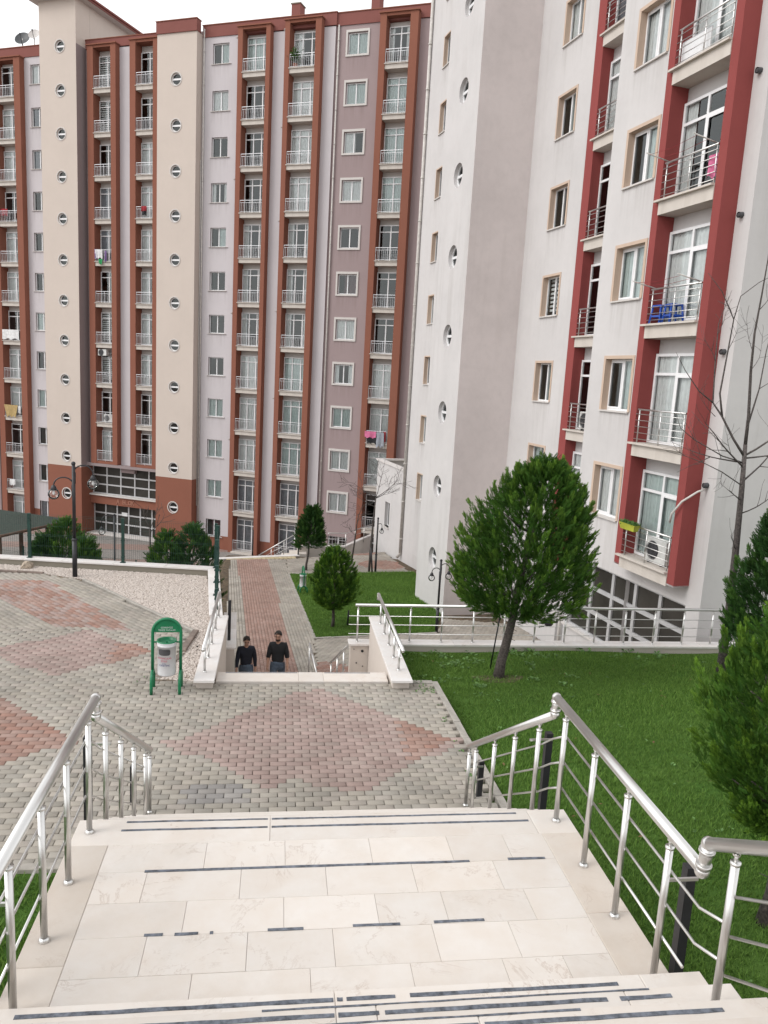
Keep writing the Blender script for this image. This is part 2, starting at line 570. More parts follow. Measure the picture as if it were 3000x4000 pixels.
# ------------------------------------------------------------------ mesh helpers
class MB:
    def __init__(self):
        self.v, self.f, self.s = [], [], []

    def quad(self, *pts, smooth=False):
        n = len(self.v)
        self.v += [tuple(p) for p in pts]
        self.f.append(tuple(range(n, n + len(pts))))
        self.s.append(smooth)
        return self

    def box(self, x0, x1, y0, y1, z0, z1):
        n = len(self.v)
        self.v += [(x0, y0, z0), (x1, y0, z0), (x1, y1, z0), (x0, y1, z0), (x0, y0, z1), (x1, y0, z1), (x1, y1, z1), (x0, y1, z1)]
        for q in ((0, 3, 2, 1), (4, 5, 6, 7), (0, 1, 5, 4), (1, 2, 6, 5), (2, 3, 7, 6), (3, 0, 4, 7)):
            self.f.append(tuple(n + i for i in q))
            self.s.append(False)
        return self

    def cbox(self, x0, x1, y0, y1, z0, z1, c=0.004):
        """box with chamfered top edges"""
        n = len(self.v)
        self.v += [(x0, y0, z0), (x1, y0, z0), (x1, y1, z0), (x0, y1, z0),
                   (x0, y0, z1 - c), (x1, y0, z1 - c), (x1, y1, z1 - c), (x0, y1, z1 - c),
                   (x0 + c, y0 + c, z1), (x1 - c, y0 + c, z1), (x1 - c, y1 - c, z1), (x0 + c, y1 - c, z1)]
        for q in ((0, 3, 2, 1), (8, 9, 10, 11), (0, 1, 5, 4), (1, 2, 6, 5), (2, 3, 7, 6), (3, 0, 4, 7),
                  (4, 5, 9, 8), (5, 6, 10, 9), (6, 7, 11, 10), (7, 4, 8, 11)):
            self.f.append(tuple(n + i for i in q))
            self.s.append(False)
        return self

    def prism(self, poly, z0, z1):
        """poly: xy or xyz(top) points, counter-clockwise"""
        n, k = len(self.v), len(poly)
        self.v += [(p[0], p[1], z0) for p in poly]
        self.v += [(p[0], p[1], (p[2] if len(p) > 2 else z1)) for p in poly]
        self.f.append(tuple(n + k + i for i in range(k)))
        self.f.append(tuple(n + k - 1 - i for i in range(k)))
        self.s += [False, False]
        for i in range(k):
            j = (i + 1) % k
            self.f.append((n + i, n + j, n + k + j, n + k + i))
            self.s.append(False)
        return self

    def tube(self, pts, r, n=8, cap=True, smooth=True):
        pts = [Vector(p) for p in pts]
        rr = r if isinstance(r, (list, tuple)) else [r] * len(pts)
        base = len(self.v)
        prev = None
        for i, p in enumerate(pts):
            if i == 0:
                t = (pts[1] - pts[0])
            elif i == len(pts) - 1:
                t = (pts[-1] - pts[-2])
            else:
                t = (pts[i + 1] - pts[i]).normalized() + (pts[i] - pts[i - 1]).normalized()
            t = t.normalized() if t.length > 1e-9 else Vector((0, 0, 1))
            if prev is None:
                a = Vector((0, 0, 1)) if abs(t.z) < 0.9 else Vector((1, 0, 0))
                u = t.cross(a).normalized()
            else:
                u = (prev - t * prev.dot(t))
                u = u.normalized() if u.length > 1e-6 else t.orthogonal().normalized()
            prev = u
            w = t.cross(u)
            for k in range(n):
                an = 2 * math.pi * k / n
                self.v.append(tuple(p + (u * math.cos(an) + w * math.sin(an)) * rr[i]))
        for i in range(len(pts) - 1):
            for k in range(n):
                a, b = base + i * n + k, base + i * n + (k + 1) % n
                self.f.append((a, a + n, b + n, b)[::-1])
                self.s.append(smooth)
        if cap:
            self.f.append(tuple(base + k for k in range(n))[::-1])
            self.f.append(tuple(base + (len(pts) - 1) * n + k for k in range(n)))
            self.s += [False, False]
        return self

    def lathe(self, prof, c=(0, 0, 0), n=16, smooth=True):
        """prof: list of (r, z)"""
        base = len(self.v)
        for r, z in prof:
            for k in range(n):
                an = 2 * math.pi * k / n
                self.v.append((c[0] + r * math.cos(an), c[1] + r * math.sin(an), c[2] + z))
        for i in range(len(prof) - 1):
            for k in range(n):
                a, b = base + i * n + k, base + i * n + (k + 1) % n
                self.f.append((a, b, b + n, a + n))
                self.s.append(smooth)
        return self

    def sphere(self, c, r, n=16, m=10, sq=(1, 1, 1)):
        base = len(self.v)
        for i in range(m + 1):
            th = math.pi * i / m
            for k in range(n):
                an = 2 * math.pi * k / n
                self.v.append((c[0] + sq[0] * r * math.sin(th) * math.cos(an), c[1] + sq[1] * r * math.sin(th) * math.sin(an), c[2] - sq[2] * r * math.cos(th)))
        for i in range(m):
            for k in range(n):
                a, b = base + i * n + k, base + i * n + (k + 1) % n
                self.f.append((a, b, b + n, a + n))
                self.s.append(True)
        return self

    def xform(self, fn):
        self.v = [tuple(fn(Vector(p))) for p in self.v]
        return self

    def mesh(self, name, mat):
        me = bpy.data.meshes.new(name)
        me.from_pydata(self.v, [], self.f)
        if any(self.s):
            me.polygons.foreach_set('use_smooth', self.s)
        me.materials.append(MATS[mat])
        me.update()
        return me

    def build(self, name, mat, parent=None, loc=None):
        return link(name, self.mesh(name, mat), parent, loc)


def link(name, me, parent=None, loc=None):
    o = bpy.data.objects.new(name, me)
    COL.objects.link(o)
    if parent is not None:
        o.parent = parent
    if loc is not None:
        o.location = loc
    return o


def tag(o, label=None, cat=None, group=None, kind=None):
    if label:
        o['label'] = label
    if cat:
        o['category'] = cat
    if group:
        o['group'] = group
    if kind:
        o['kind'] = kind
    return o


def thing(name, label, cat, loc=(0, 0, 0), rz=0.0, group=None):
    o = bpy.data.objects.new(name, None)
    o.empty_display_size = 0.2
    COL.objects.link(o)
    o.location = loc
    o.rotation_euler = (0, 0, rz)
    return tag(o, label, cat, group)


def copy_tree(o, parent=None, loc=None):
    c = o.copy()
    COL.objects.link(c)
    c.parent = parent
    if loc is not None:
        c.location = loc
    for ch in o.children:
        copy_tree(ch, c)
    return c


def rel(root, pts):
    """world points -> coordinates of an unrotated thing"""
    return [Vector(p) - root.location for p in pts]


def np_mesh(name, verts, faces, mat, attr=None, attr_name='shade', smooth=False):
    """fast mesh from numpy arrays; faces (n,3) or (n,4); attr: per-vertex rgb"""
    me = bpy.data.meshes.new(name)
    nv, nf, k = len(verts), len(faces), faces.shape[1]
    me.vertices.add(nv)
    me.vertices.foreach_set('co', np.ascontiguousarray(verts, dtype=np.float32).ravel())
    me.loops.add(nf * k)
    me.loops.foreach_set('vertex_index', np.ascontiguousarray(faces, dtype=np.int32).ravel())
    me.polygons.add(nf)
    me.polygons.foreach_set('loop_start', np.arange(0, nf * k, k, dtype=np.int32))
    me.polygons.foreach_set('loop_total', np.full(nf, k, dtype=np.int32))
    if attr is not None:
        ca = me.attributes.new(attr_name, 'FLOAT_COLOR', 'POINT')
        col = np.ones((nv, 4), dtype=np.float32)
        col[:, :attr.shape[1]] = attr
        ca.data.foreach_set('color', col.ravel())
    me.materials.append(MATS[mat])
    me.update(calc_edges=True)
    if smooth:
        me.polygons.foreach_set('use_smooth', np.ones(nf, dtype=bool))
    return me


def inpoly(x, y, poly):
    c = False
    n = len(poly)
    for i in range(n):
        x0, y0 = poly[i][0], poly[i][1]
        x1, y1 = poly[(i + 1) % n][0], poly[(i + 1) % n][1]
        if (y0 > y) != (y1 > y) and x < (x1 - x0) * (y - y0) / (y1 - y0) + x0:
            c = not c
    return c


def smoothnoise(x, y, s=1.0):
    return (math.sin(x * 1.7 * s + 1.3) * math.cos(y * 1.3 * s - 0.4) + 0.5 * math.sin(x * 3.9 * s - y * 2.7 * s)) / 1.5


P = -1.45            # level of the paved plaza


def zlow(y):
    """lower ground: the path behind the stairs falls gently away"""
    return -5.2 - 0.064 * (y - 24.9)


def onlow(px, py):
    v = ray(px, py)
    k = (-5.2 + 0.064 * 24.9 - EYE) / (v.z + 0.064 * v.y)
    return Vector((v.x * k, v.y * k, EYE + v.z * k))

# ------------------------------------------------------------------ ground levels
COURT = -9.38
g = MB()
g.quad((-400, -200, COURT), (400, -200, COURT), (400, 600, COURT), (-400, 600, COURT))
tag(g.build('ground', 'court_paving'), kind='structure')

# earth body under the plaza (its sides are the retaining walls' backing)
TERR = [(-40, -12), (-1.5, -12), (-1.5, 2.0), (2.5, 2.0), (2.62, 11.6), (1.9, 11.62), (-1.0, 11.62), (-1.05, 14.6), (-1.55, 18.1), (-6.56, 18.82), (-40, 23.6)]
g = MB()
g.prism(TERR, -9.3, P - 0.075)
tag(g.build('plaza', 'joint'), kind='structure')

# lower terrain: sheet that falls away from the stairs, with a bank down to the court on its left
g = MB()
xs = [-9.5, -7.5, -3.2, -2.5, 0, 4, 8, 14, 40]
ys = [11.5, 15, 18.2, 22, 26, 30, 34, 38, 39.9]
def bank(x, y):
    edge = -1.0 - max(0, y - 14.6) * 0.065
    z = zlow(y) - 0.03
    d = (edge - 0.15) - x
    if d > 0:
        z -= min(d * 1.0, 4.4)
    return max(z, COURT - 0.05)
grid = [[(x, y, bank(x, y)) for x in xs] for y in ys]
for j in range(len(ys) - 1):
    for i in range(len(xs) - 1):
        g.quad(grid[j][i], grid[j][i + 1], grid[j + 1][i + 1], grid[j + 1][i])
tag(g.build('lower_ground', 'soil'), kind='structure')

# ------------------------------------------------------------------ pavers
GREYS = [(0.345, 0.318, 0.280), (0.37, 0.338, 0.296), (0.32, 0.298, 0.266), (0.355, 0.322, 0.288)]
ROSE = [(0.345, 0.262, 0.240), (0.33, 0.248, 0.226), (0.355, 0.276, 0.252), (0.34, 0.27, 0.245)]
REDS = [(0.325, 0.218, 0.184), (0.31, 0.20, 0.166), (0.335, 0.236, 0.204), (0.32, 0.192, 0.155)]
DARK = [(0.275, 0.262, 0.255), (0.295, 0.278, 0.265)]


def jitter(c, a=0.06):
    k = 1 + random.uniform(-a, a)
    return tuple(x * k for x in c)


def plaza_colour(x, y):
    d1 = abs(x - 0.62) / 1.98 + abs(y - 9.65) / 1.78
    if d1 < 1 and y > 8.5 + 0.15 * math.sin(x * 5):
        if x > 1.75 and d1 < 0.97:
            return random.choice(REDS)
        return random.choice(ROSE)
    if abs(x + 3.4) / 1.35 + abs(y - 12.98) / 1.12 < 1:
        return random.choice(REDS if x > -2.75 else ROSE)
    if abs(x + 4.2) / 1.75 + abs(y - 9.75) / 1.55 < 1:
        return random.choice(REDS)
    if inpoly(x, y, [(-9.0, 17.9), (-4.93, 17.32), (-2.55, 14.06), (-4.06, 14.32), (-5.51, 15.87), (-9.0, 16.4)]):
        return random.choice(REDS if random.random() < 0.55 else ROSE)
    if (x + 0.62) ** 2 / 0.16 + (y - 8.35) ** 2 / 0.05 < 1:
        return random.choice(DARK)
    return random.choice(GREYS)


def lay(poly, ang, lx, ly, colour, zfun, origin=(0, 0), stag=0.5, wob=0.0012):
    """running-bond pavers clipped to a polygon: list of (centre, angle, colour)"""
    out = []
    c, s = math.cos(ang), math.sin(ang)
    xs_ = [(p[0] - origin[0]) * c + (p[1] - origin[1]) * s for p in poly]
    ys_ = [-(p[0] - origin[0]) * s + (p[1] - origin[1]) * c for p in poly]
    for j in range(int(min(ys_) / ly) - 1, int(max(ys_) / ly) + 2):
        for i in range(int(min(xs_) / lx) - 1, int(max(xs_) / lx) + 2):
            u, w = (i + stag * (j % 2)) * lx, j * ly
            x, y = origin[0] + u * c - w * s, origin[1] + u * s + w * c
            if inpoly(x, y, poly):
                out.append((x, y, zfun(x, y) + random.uniform(-wob, wob) * 1.5, ang + random.uniform(-0.008, 0.008), jitter(colour(x, y))))
    return out


def paver_arrays(items, lx, ly, h=0.06, c=0.005, gap=0.009):
    n = len(items)
    a, b = lx / 2 - gap / 2, ly / 2 - gap / 2
    t = np.array([[-a, -b, -h], [a, -b, -h], [a, b, -h], [-a, b, -h],
                  [-a, -b, -c], [a, -b, -c], [a, b, -c], [-a, b, -c],
                  [-a + c, -b + c, 0], [a - c, -b + c, 0], [a - c, b - c, 0], [-a + c, b - c, 0]])
    q = np.array([[8, 9, 10, 11], [0, 1, 5, 4], [1, 2, 6, 5], [2, 3, 7, 6], [3, 0, 4, 7], [4, 5, 9, 8], [5, 6, 10, 9], [6, 7, 11, 10], [7, 4, 8, 11]])
    ang = np.array([i[3] for i in items])
    ca, sa = np.cos(ang)[:, None], np.sin(ang)[:, None]
    pos = np.array([i[:3] for i in items])
    X = t[None, :, 0] * ca - t[None, :, 1] * sa + pos[:, 0:1]
    Y = t[None, :, 0] * sa + t[None, :, 1] * ca + pos[:, 1:2]
    tilt = RNG.normal(0, 0.006, (n, 2))
    Zz = t[None, :, 2] + pos[:, 2:3] + t[None, :, 0] * tilt[:, :1] + t[None, :, 1] * tilt[:, 1:]
    V = np.stack([X, Y, Zz], 2).reshape(-1, 3)
    F = (q[None] + (np.arange(n) * 12)[:, None, None]).reshape(-1, 4)
    A = np.repeat(np.array([i[4] for i in items]), 12, axis=0)
    return V, F, A


def pave(parent, items, lx, ly, keep=300):
    """the pavers that show largest become parts; the rest are one 'stuff' part"""
    items = sorted(items, key=lambda i: i[0] ** 2 + i[1] ** 2)
    near, rest = items[:keep], items[keep:]
    shades = {}
    for it in near:
        key = tuple(round(c, 2) for c in it[4])
        if key not in shades:
            V, F, A = paver_arrays([(0, 0, 0, 0, it[4])], lx, ly)
            shades[key] = np_mesh('paver', V, F, 'paver', A, 'tint')
        o = link('paver', shades[key], parent, it[:3])
        o.rotation_euler = (random.uniform(-.005, .005), random.uniform(-.005, .005), it[3])
    if rest:
        V, F, A = paver_arrays(rest, lx, ly)
        o = link('pavers', np_mesh('pavers', V, F, 'paver', A, 'tint'), parent)
        o['kind'] = 'stuff'


LX, LY = 0.205, 0.104
# the stretch between the two flights (courses across) and the branch going back left (courses turned)
SPLIT = [(-2.4, 14.06), (-12, 14.6)]
polyA = [(-12, 7.15), (-1.45, 7.15), (-1.40, 7.9), (2.3, 7.9), (2.60, 7.9), (2.60, 11.60), (-0.95, 11.60), (-1.2, 11.66), (-1.83, 11.76), (-1.58, 12.92), (-1.52, 14.02), (-2.4, 14.06), (-12, 14.6)]
polyB = [(-12, 14.6), (-2.4, 14.06), (-1.5, 14.02), (-4.35, 17.5), (-5.28, 17.92), (-12, 18.9)]
base = [obj for obj in COL.objects if obj.name == 'plaza'][0]
items = lay(polyA, 0.0, LX, LY, plaza_colour, lambda x, y: P + 0.004 * smoothnoise(x, y, 2))
items = [i for i in items if not (-1.75 < i[0] < 2.6 and i[1] < 7.9)]
items += lay(polyB, R_(-48), LX, LY, plaza_colour, lambda x, y: P, origin=(-3, 14))
pave(base, items, LX, LY)

# ------------------------------------------------------------------ marble stairs
RISE, TREAD = 0.165, 0.285
XL, XR = -1.40, 2.40
st = thing('staircase', 'cream marble stairs with a wide landing and grey grip strips', 'stairs', (0.5, 4.5, P))
SO = Vector((0.5, 4.5, P))


def sbuild(mb, name, mat, root=st, off=SO):
    mb.xform(lambda p: p - off)
    return mb.build(name, mat, root)


core = MB()
core.box(XL + .02, XR - .02, 2.0, 5.50, P - 0.1, -0.04)
for k in range(1, 10):
    core.box(XL + .02, XR - .02, 5.50 + TREAD * (k - 1) * 0.98 - 0.002 * k, 5.48 + TREAD * k * 0.98, P - 0.1, -0.04 - RISE * k)
sbuild(core, 'core', 'marble_dirty')
# landing tiles
rows = [5.20, 4.885, 4.57, 4.262, 3.945, 3.63, 3.30]
SEAMS = [[-0.43, 0.13, 0.75, 1.34, 1.78], [-0.80, -0.17, 0.41, 1.02, 1.62], [-0.50, 0.12, 0.72, 1.17, 1.75], [-0.70, -0.10, 0.42, 1.05, 1.55], [-0.40, 0.27, 0.86, 1.42, 1.80], [-0.62, 0.05, 0.66, 1.25]]
G = 0.0009
for r in range(len(rows) - 1):
    xs_ = [-1.125] + SEAMS[r % len(SEAMS)] + [2.10]
    for a_, b_ in zip(xs_, xs_[1:]):
        t = MB().cbox(a_ + G, b_ - G, rows[r + 1] + G, rows[r] - G, -0.03, random.uniform(-0.0008, 0.0006), 0.0018)
        o = sbuild(t, 'tile', 'marble')
for side, (a_, b_) in enumerate(((XL, -1.125), (2.10, XR))):
    cuts = [5.20, 4.30, 3.3] if side else [5.20, 4.05, 3.3]
    for y1, y0 in zip(cuts, cuts[1:]):
        sbuild(MB().cbox(a_ + G, b_ - G, y0 + G, y1 - G, -0.03, 0.001, 0.004), 'border_slab', 'marble_dirty')
# nosing slabs of the landing and of the steps; each with its grip strips
def nosing(y1, z, cuts, strips, depth=0.33, xr=XR, xl=XL):
    for a_, b_ in zip(cuts, cuts[1:]):
        n_ = sbuild(MB().cbox(a_ + G, b_ - G, y1 - depth + G, y1, z - 0.035, z + random.uniform(0, .0012), 0.005), 'nosing_slab', 'marble')
    for (x0, x1, dy, w) in strips:
        t = MB()
        k = max(2, int((x1 - x0) / 0.12))
        top = [(x0 + (x1 - x0) * i / k, y1 - dy + random.uniform(-.0025, .0025)) for i in range(k + 1)]
        bot = [(x0 + (x1 - x0) * i / k, y1 - dy - w + random.uniform(-.002, .002)) for i in range(k + 1)]
        t.prism(bot + top[::-1], z - 0.001, z + 0.0035)
        sbuild(t, 'grip_strip', 'strip')
nosing(5.525, 0.0, [XL, 0.02, 2.08, XR], [(-1.05, 0.0, .035, .018), (0.03, 1.98, .035, .018), (-1.07, 0.0, .14, .022), (0.03, 2.05, .14, .022)])
for (x0, x1, y) in [(-0.82, 1.45, 4.885), (1.74, 2.02, 4.895), (-0.72, -0.61, 4.268), (-0.54, -0.40, 4.266), (-0.33, -0.31, 4.266), (0.02, 0.24, 4.27), (0.55, 0.85, 4.275), (1.07, 1.40, 4.278)]:
    t = MB()
    k = max(2, int((x1 - x0) / 0.15))
    top = [(x0 + (x1 - x0) * i / k + .0, y + .012 + random.uniform(-.003, .001)) for i in range(k + 1)]
    bot = [(x0 + (x1 - x0) * i / k, y - .012 + random.uniform(-.001, .003)) for i in range(k + 1)]
    t.prism(bot + top[::-1], 0.0005, 0.004)
    sbuild(t, 'grip_strip', 'strip')
# flight up towards the viewer
STEPC = [[XL, 0.38, 2.10, XR + .07], [XL, 0.36, 0.56, 1.86, XR + .07], [XL, 0.30, 1.0, XR + .07], [XL, 0.6, 1.5, XR + .07], [XL, 0.2, 1.5, XR + .07], [XL, 0.9, XR + .07]]
STRIPS = [[(-1.22, 0.37, .05, .025), (0.39, 0.42, .05, .025), (0.44, 0.70, .05, .025), (0.78, 1.95, .05, .025)],
          [(-1.30, 0.35, .05, .025), (0.37, 0.57, .05, .025), (0.60, 1.75, .05, .025), (1.82, 2.10, .05, .025), (0.0, 2.0, .006, .010)],
          [(-1.30, 0.99, .05, .025), (1.02, 2.20, .05, .025), (-1.3, 1.5, .006, .010)],
          [(-1.30, 2.2, .05, .025), (-1.2, 1.3, .006, .010), (1.9, 2.2, .05, .025)], [(-1.3, 2.2, .05, .025)], [(-1.3, 2.2, .05, .025)]]
YS = [3.585 - TREAD * 0.965 * k for k in range(6)]
for k, y in enumerate(YS):
    z = RISE * (k + 1)
    nosing(y, z, STEPC[k], STRIPS[k])
    r = MB().box(XL, XR + .05, y - 0.33, y - 0.02, z - RISE, z - 0.036)
    sbuild(r, 'riser', 'marble_dirty')
up_ = MB().box(XL, XR + 0.05, -2.2, YS[-1] - 0.33, P - .1, RISE * 6)
sbuild(up_, 'upper_body', 'marble_dirty')
# flight down to the plaza
for k in range(1, 9):
    y0, y1, z = 5.49 + TREAD * .98 * (k - 1), 5.52 + TREAD * .98 * k, -RISE * k
    sbuild(MB().cbox(XL, XR, y0, y1, z - 0.035, z, 0.005), 'tread', 'marble')
    sbuild(MB().box(XL + .01, XR - .01, y1 - 0.045, y1 - 0.02, z - RISE, z - 0.036), 'riser', 'marble_dirty')
    sbuild(MB().box(-1.05, 2.05, y1 - .07, y1 - .045, z, z + .0035), 'grip_strip', 'strip')

# lower stairs between the two low walls
ls = thing('staircase', 'marble stairs sunk between two low white-capped walls', 'stairs', (0.5, 13.0, P))
LO = Vector((0.5, 13.0, P))
bl = lambda mb, n, mt: sbuild(mb, n, mt, ls, LO)
for a_, b_ in ((-0.88, 0.42), (0.42, 0.82), (0.82, 1.86)):
    bl(MB().cbox(a_ + G, b_ - G, 11.64, 12.02, P - 0.06, P + 0.02, 0.006), 'nosing_slab', 'marble')
bl(MB().box(-0.75, 0.40, 11.975, 11.995, P + .02, P + 0.0235), 'grip_strip', 'strip')
bl(MB().box(0.84, 1.6, 11.975, 11.995, P + .02, P + 0.0235), 'grip_strip', 'strip')
zz, yy = P, 12.02
for k in range(1, 11):
    z = P - RISE * k
    y1 = 12.02 + 0.265 * k
    bl(MB().cbox(-0.88, 1.86, y1 - 0.30, y1, z - 0.04, z, 0.005), 'tread', 'marble')
    bl(MB().box(-0.88, 1.86, y1 - 0.30, y1 - 0.02, z - 1.5, z - 0.041), 'riser', 'marble_dirty')
zl1 = P - RISE * 10
bl(MB().cbox(-0.95, 1.5, 14.68, 15.3, zl1 - 0.05, zl1 - .001, 0.005), 'landing_slab', 'marble')
bl(MB().box(-0.95, 1.5, 14.68, 15.28, zl1 - 2.0, zl1 - .051), 'landing_base', 'marble_dirty')
for k in range(1, 10):
    z = zl1 - 0.172 * k
    y1 = 15.3 + 0.30 * k
    bl(MB().cbox(-0.98, 1.45, y1 - 0.33, y1, z - 0.04, z, 0.005), 'tread', 'marble')
    bl(MB().box(-0.98, 1.45, y1 - 0.33, y1 - 0.02, z - 1.0, z - 0.041), 'riser', 'marble_dirty')

# ------------------------------------------------------------------ lower path, lawns, gravel
lp = MB()
lpoly = [(-1.15, 17.95), (1.25, 17.95), (6.4, 15.2), (13, 15.2), (13, 26.5), (6.2, 27.4), (5.6, 25.0), (1.31, 24.2), (0.58, 35.0), (6.6, 36.2), (6.0, 42.0), (1.4, 39.6), (-2.35, 38.9), (-1.62, 26.0)]
lp.prism([(x, y, zlow(y) - 0.05) for x, y in lpoly], -8.0, 0)
lpo = lp.build('lower_path', 'joint')
tag(lpo, kind='structure')
def lane(x, y):
    """three lanes between the fence and the lawn: grey, brick red, grey"""
    xl = -0.78 - (y - 22.8) * 0.0735
    xr = 0.60 - (y - 22.8) * 0.0640
    if xl < x < xr:
        return random.choice([(0.33, 0.222, 0.188), (0.345, 0.24, 0.207), (0.315, 0.205, 0.172)])
    return random.choice(GREYS)
strip_poly = [(-1.15, 18.02), (1.20, 18.02), (1.31, 24.2), (0.58, 35.0), (0.50, 38.9), (-2.3, 38.6), (-1.62, 26.0)]
items = lay(strip_poly, R_(90 + 4), LX, LY, lane, lambda x, y: zlow(y), origin=(0, 20))
def side(x, y):
    if (x - 5.3) ** 2 / 2.2 + (y - 22.6) ** 2 / 1.2 < 1 or (x - 1.6) ** 2 / 0.5 + (y - 20.8) ** 2 / 0.9 < 1:
        return random.choice(REDS)
    if (x - 5.4) ** 2 / 1.5 + (y - 38.0) ** 2 / 1.6 < 1 or (x - 4.4) ** 2 / 1.4 + (y - 41.6) ** 2 / 0.9 < 1:
        return random.choice(REDS)
    return random.choice(GREYS)
items += lay([(1.22, 18.6), (1.27, 17.4), (6.4, 15.3), (9, 15.3), (9.0, 26.3), (6.3, 27.0), (5.6, 24.95), (1.33, 24.15)], R_(20), LX, LY, side, lambda x, y: zlow(y), origin=(3, 20))
items += lay([(0.60, 35.05), (6.5, 36.25), (6.0, 42.0), (1.4, 39.5), (0.55, 38.9)], R_(55), LX, LY, side, lambda x, y: zlow(y), origin=(3, 38))
pave(lpo, items, LX, LY, 300)
# yellow tile edging at the far end of the path
t = MB()
for i in range(16):
    x = -2.5 + i * 0.22
    t.cbox(x + .004, x + .216, 38.62 + x * 0.19 + .44, 38.62 + x * .19 + .86, zlow(39.2) - 0.05, zlow(39.2) + 0.012, 0.006)
simple('tile_yellow', (0.46, 0.38, 0.24, 1), 0.85, var=0.15)
t.build('edging_tiles', 'tile_yellow', lpo)['kind'] = 'stuff'


def blades(poly, n, zf, size, mat='grass_blade', name='grass', label=None):
    """individual blades, three-point each, as one mass"""
    px = np.array([p[0] for p in poly])
    py = np.array([p[1] for p in poly])
    pts = []
    while len(pts) < n:
        x = RNG.uniform(px.min(), px.max(), n)
        y = RNG.uniform(py.min(), py.max(), n)
        ins = np.zeros(n, bool)
        j = len(poly) - 1
        for i in range(len(poly)):
            cnd = (py[i] > y) != (py[j] > y)
            with np.errstate(divide='ignore', invalid='ignore'):
                xi = (px[j] - px[i]) * (y - py[i]) / (py[j] - py[i]) + px[i]
            ins ^= cnd & (x < xi)
            j = i
        pts += list(zip(x[ins], y[ins]))
    pts = np.array(pts[:n])
    hole = np.sin(pts[:, 0] * 2.9 + 1.7 * np.sin(pts[:, 1] * 2.1)) * np.sin(pts[:, 1] * 3.3 + 1.2 * np.cos(pts[:, 0] * 1.9)) + RNG.normal(0, .12, n)
    pts = pts[hole < 0.93]
    n = len(pts)
    z = zf(pts[:, 0], pts[:, 1])
    a = RNG.uniform(0, 2 * np.pi, n)
    patch = 0.5 + 0.5 * np.sin(pts[:, 0] * 1.1 + 2 * np.sin(pts[:, 1] * .8)) * np.cos(pts[:, 1] * 0.9 + 1.7)
    h = size * RNG.uniform(0.5, 1.25, n) * (0.75 + 0.5 * patch)
    w = size * 0.10 * RNG.uniform(0.7, 1.4, n)
    lean = h * RNG.uniform(0.2, 1.0, n)
    la = RNG.uniform(0, 2 * np.pi, n)
    v0 = np.stack([pts[:, 0] - np.cos(a) * w, pts[:, 1] - np.sin(a) * w, z - 0.004], 1)
    v1 = np.stack([pts[:, 0] + np.cos(a) * w, pts[:, 1] + np.sin(a) * w, z - 0.004], 1)
    v2 = np.stack([pts[:, 0] + np.cos(la) * lean, pts[:, 1] + np.sin(la) * lean, z + h], 1)
    V = np.stack([v0, v1, v2], 1).reshape(-1, 3)
    F = np.arange(3 * n).reshape(-1, 3)
    A = np.zeros((3 * n, 3))
    A[:, 0] = np.repeat(np.clip(RNG.normal(0.35 + 0.3 * patch, 0.2, n), 0, 1), 3)
    A[2::3, 1] = RNG.uniform(0.3, 1.0, n)
    o = link(name, np_mesh(name, V, F, mat, A))
    return tag(o, label, name if name != 'weeds' else 'weeds', kind='stuff')


def zlawn(x, y):
    return P - 0.05 - 0.50 * np.clip((np.asarray(y) - 9.0) / 5.5, 0, 1) + 0.03 * np.sin(np.asarray(x) * 1.3) * np.cos(np.asarray(y) * 0.9)


LAWN = [(2.72, 1.0), (2.72, 9.0), (2.60, 11.7), (2.2, 11.75), (2.2, 14.56), (16, 14.56), (16, 1.0)]
g = MB()
nx, ny = 46, 46
X = np.linspace(2.2, 16, nx)
Y = np.linspace(1.0, 14.58, ny)
for j in range(ny - 1):
    for i in range(nx - 1):
        cx, cy = (X[i] + X[i + 1]) / 2, (Y[j] + Y[j + 1]) / 2
        if cx < 2.7 and cy < 11.6:
            continue
        g.quad(*[(x, y, float(zlawn(x, y))) for x, y in ((X[i], Y[j]), (X[i + 1], Y[j]), (X[i + 1], Y[j + 1]), (X[i], Y[j + 1]))], smooth=True)
# strip beside the kerb
for a_, b_ in zip(Y, Y[1:]):
    if a_ < 11.7:
        g.quad((2.62, a_, float(zlawn(2.7, a_)) - .01), (2.9, a_, float(zlawn(2.9, a_)) - .004), (2.9, b_, float(zlawn(2.9, b_)) - .004), (2.62, b_, float(zlawn(2.7, b_)) - .01))
g.prism([(2.2, 1.0), (16, 1.0), (16, 14.56), (2.2, 14.56)], -9.3, -2.12)
tag(g.build('lawn', 'turf'), kind='structure')
tag(blades([(2.74, 2.2), (2.74, 9.0), (2.64, 11.7), (2.25, 11.8), (2.25, 14.5), (11, 14.5), (7.5, 2.2)], 190000, zlawn, 0.055), 'mown green grass of the lawn beside the marble stairs', 'grass', kind='stuff')

g = MB()
LL = [(1.36, 24.28), (5.55, 25.05), (6.25, 27.5), (7.2, 33), (6.7, 36.15), (0.64, 34.95)]
g.prism([(x, y, zlow(y) + 0.012) for x, y in LL], -8.0, 0)
tag(g.build('lawn', 'turf'), kind='structure')
tag(blades(LL, 60000, lambda x, y: zlow(y) + 0.012, 0.08), 'green grass of the lower lawn along the brick path', 'grass', kind='stuff')
# grass left of the stairs, just below the landing
g = MB()
g.prism([(-9, -6), (-1.5, -6), (-1.42, 7.05), (-9, 7.05)], P - 0.5, P - 0.04)
tag(g.build('lawn', 'turf'), kind='structure')
tag(blades([(-4.5, 2.5), (-1.45, 2.5), (-1.45, 7.0), (-4.5, 7.0)], 30000, lambda x, y: P - 0.04 + 0 * x, 0.06), 'narrow strip of grass left of the marble stairs', 'grass', kind='stuff')

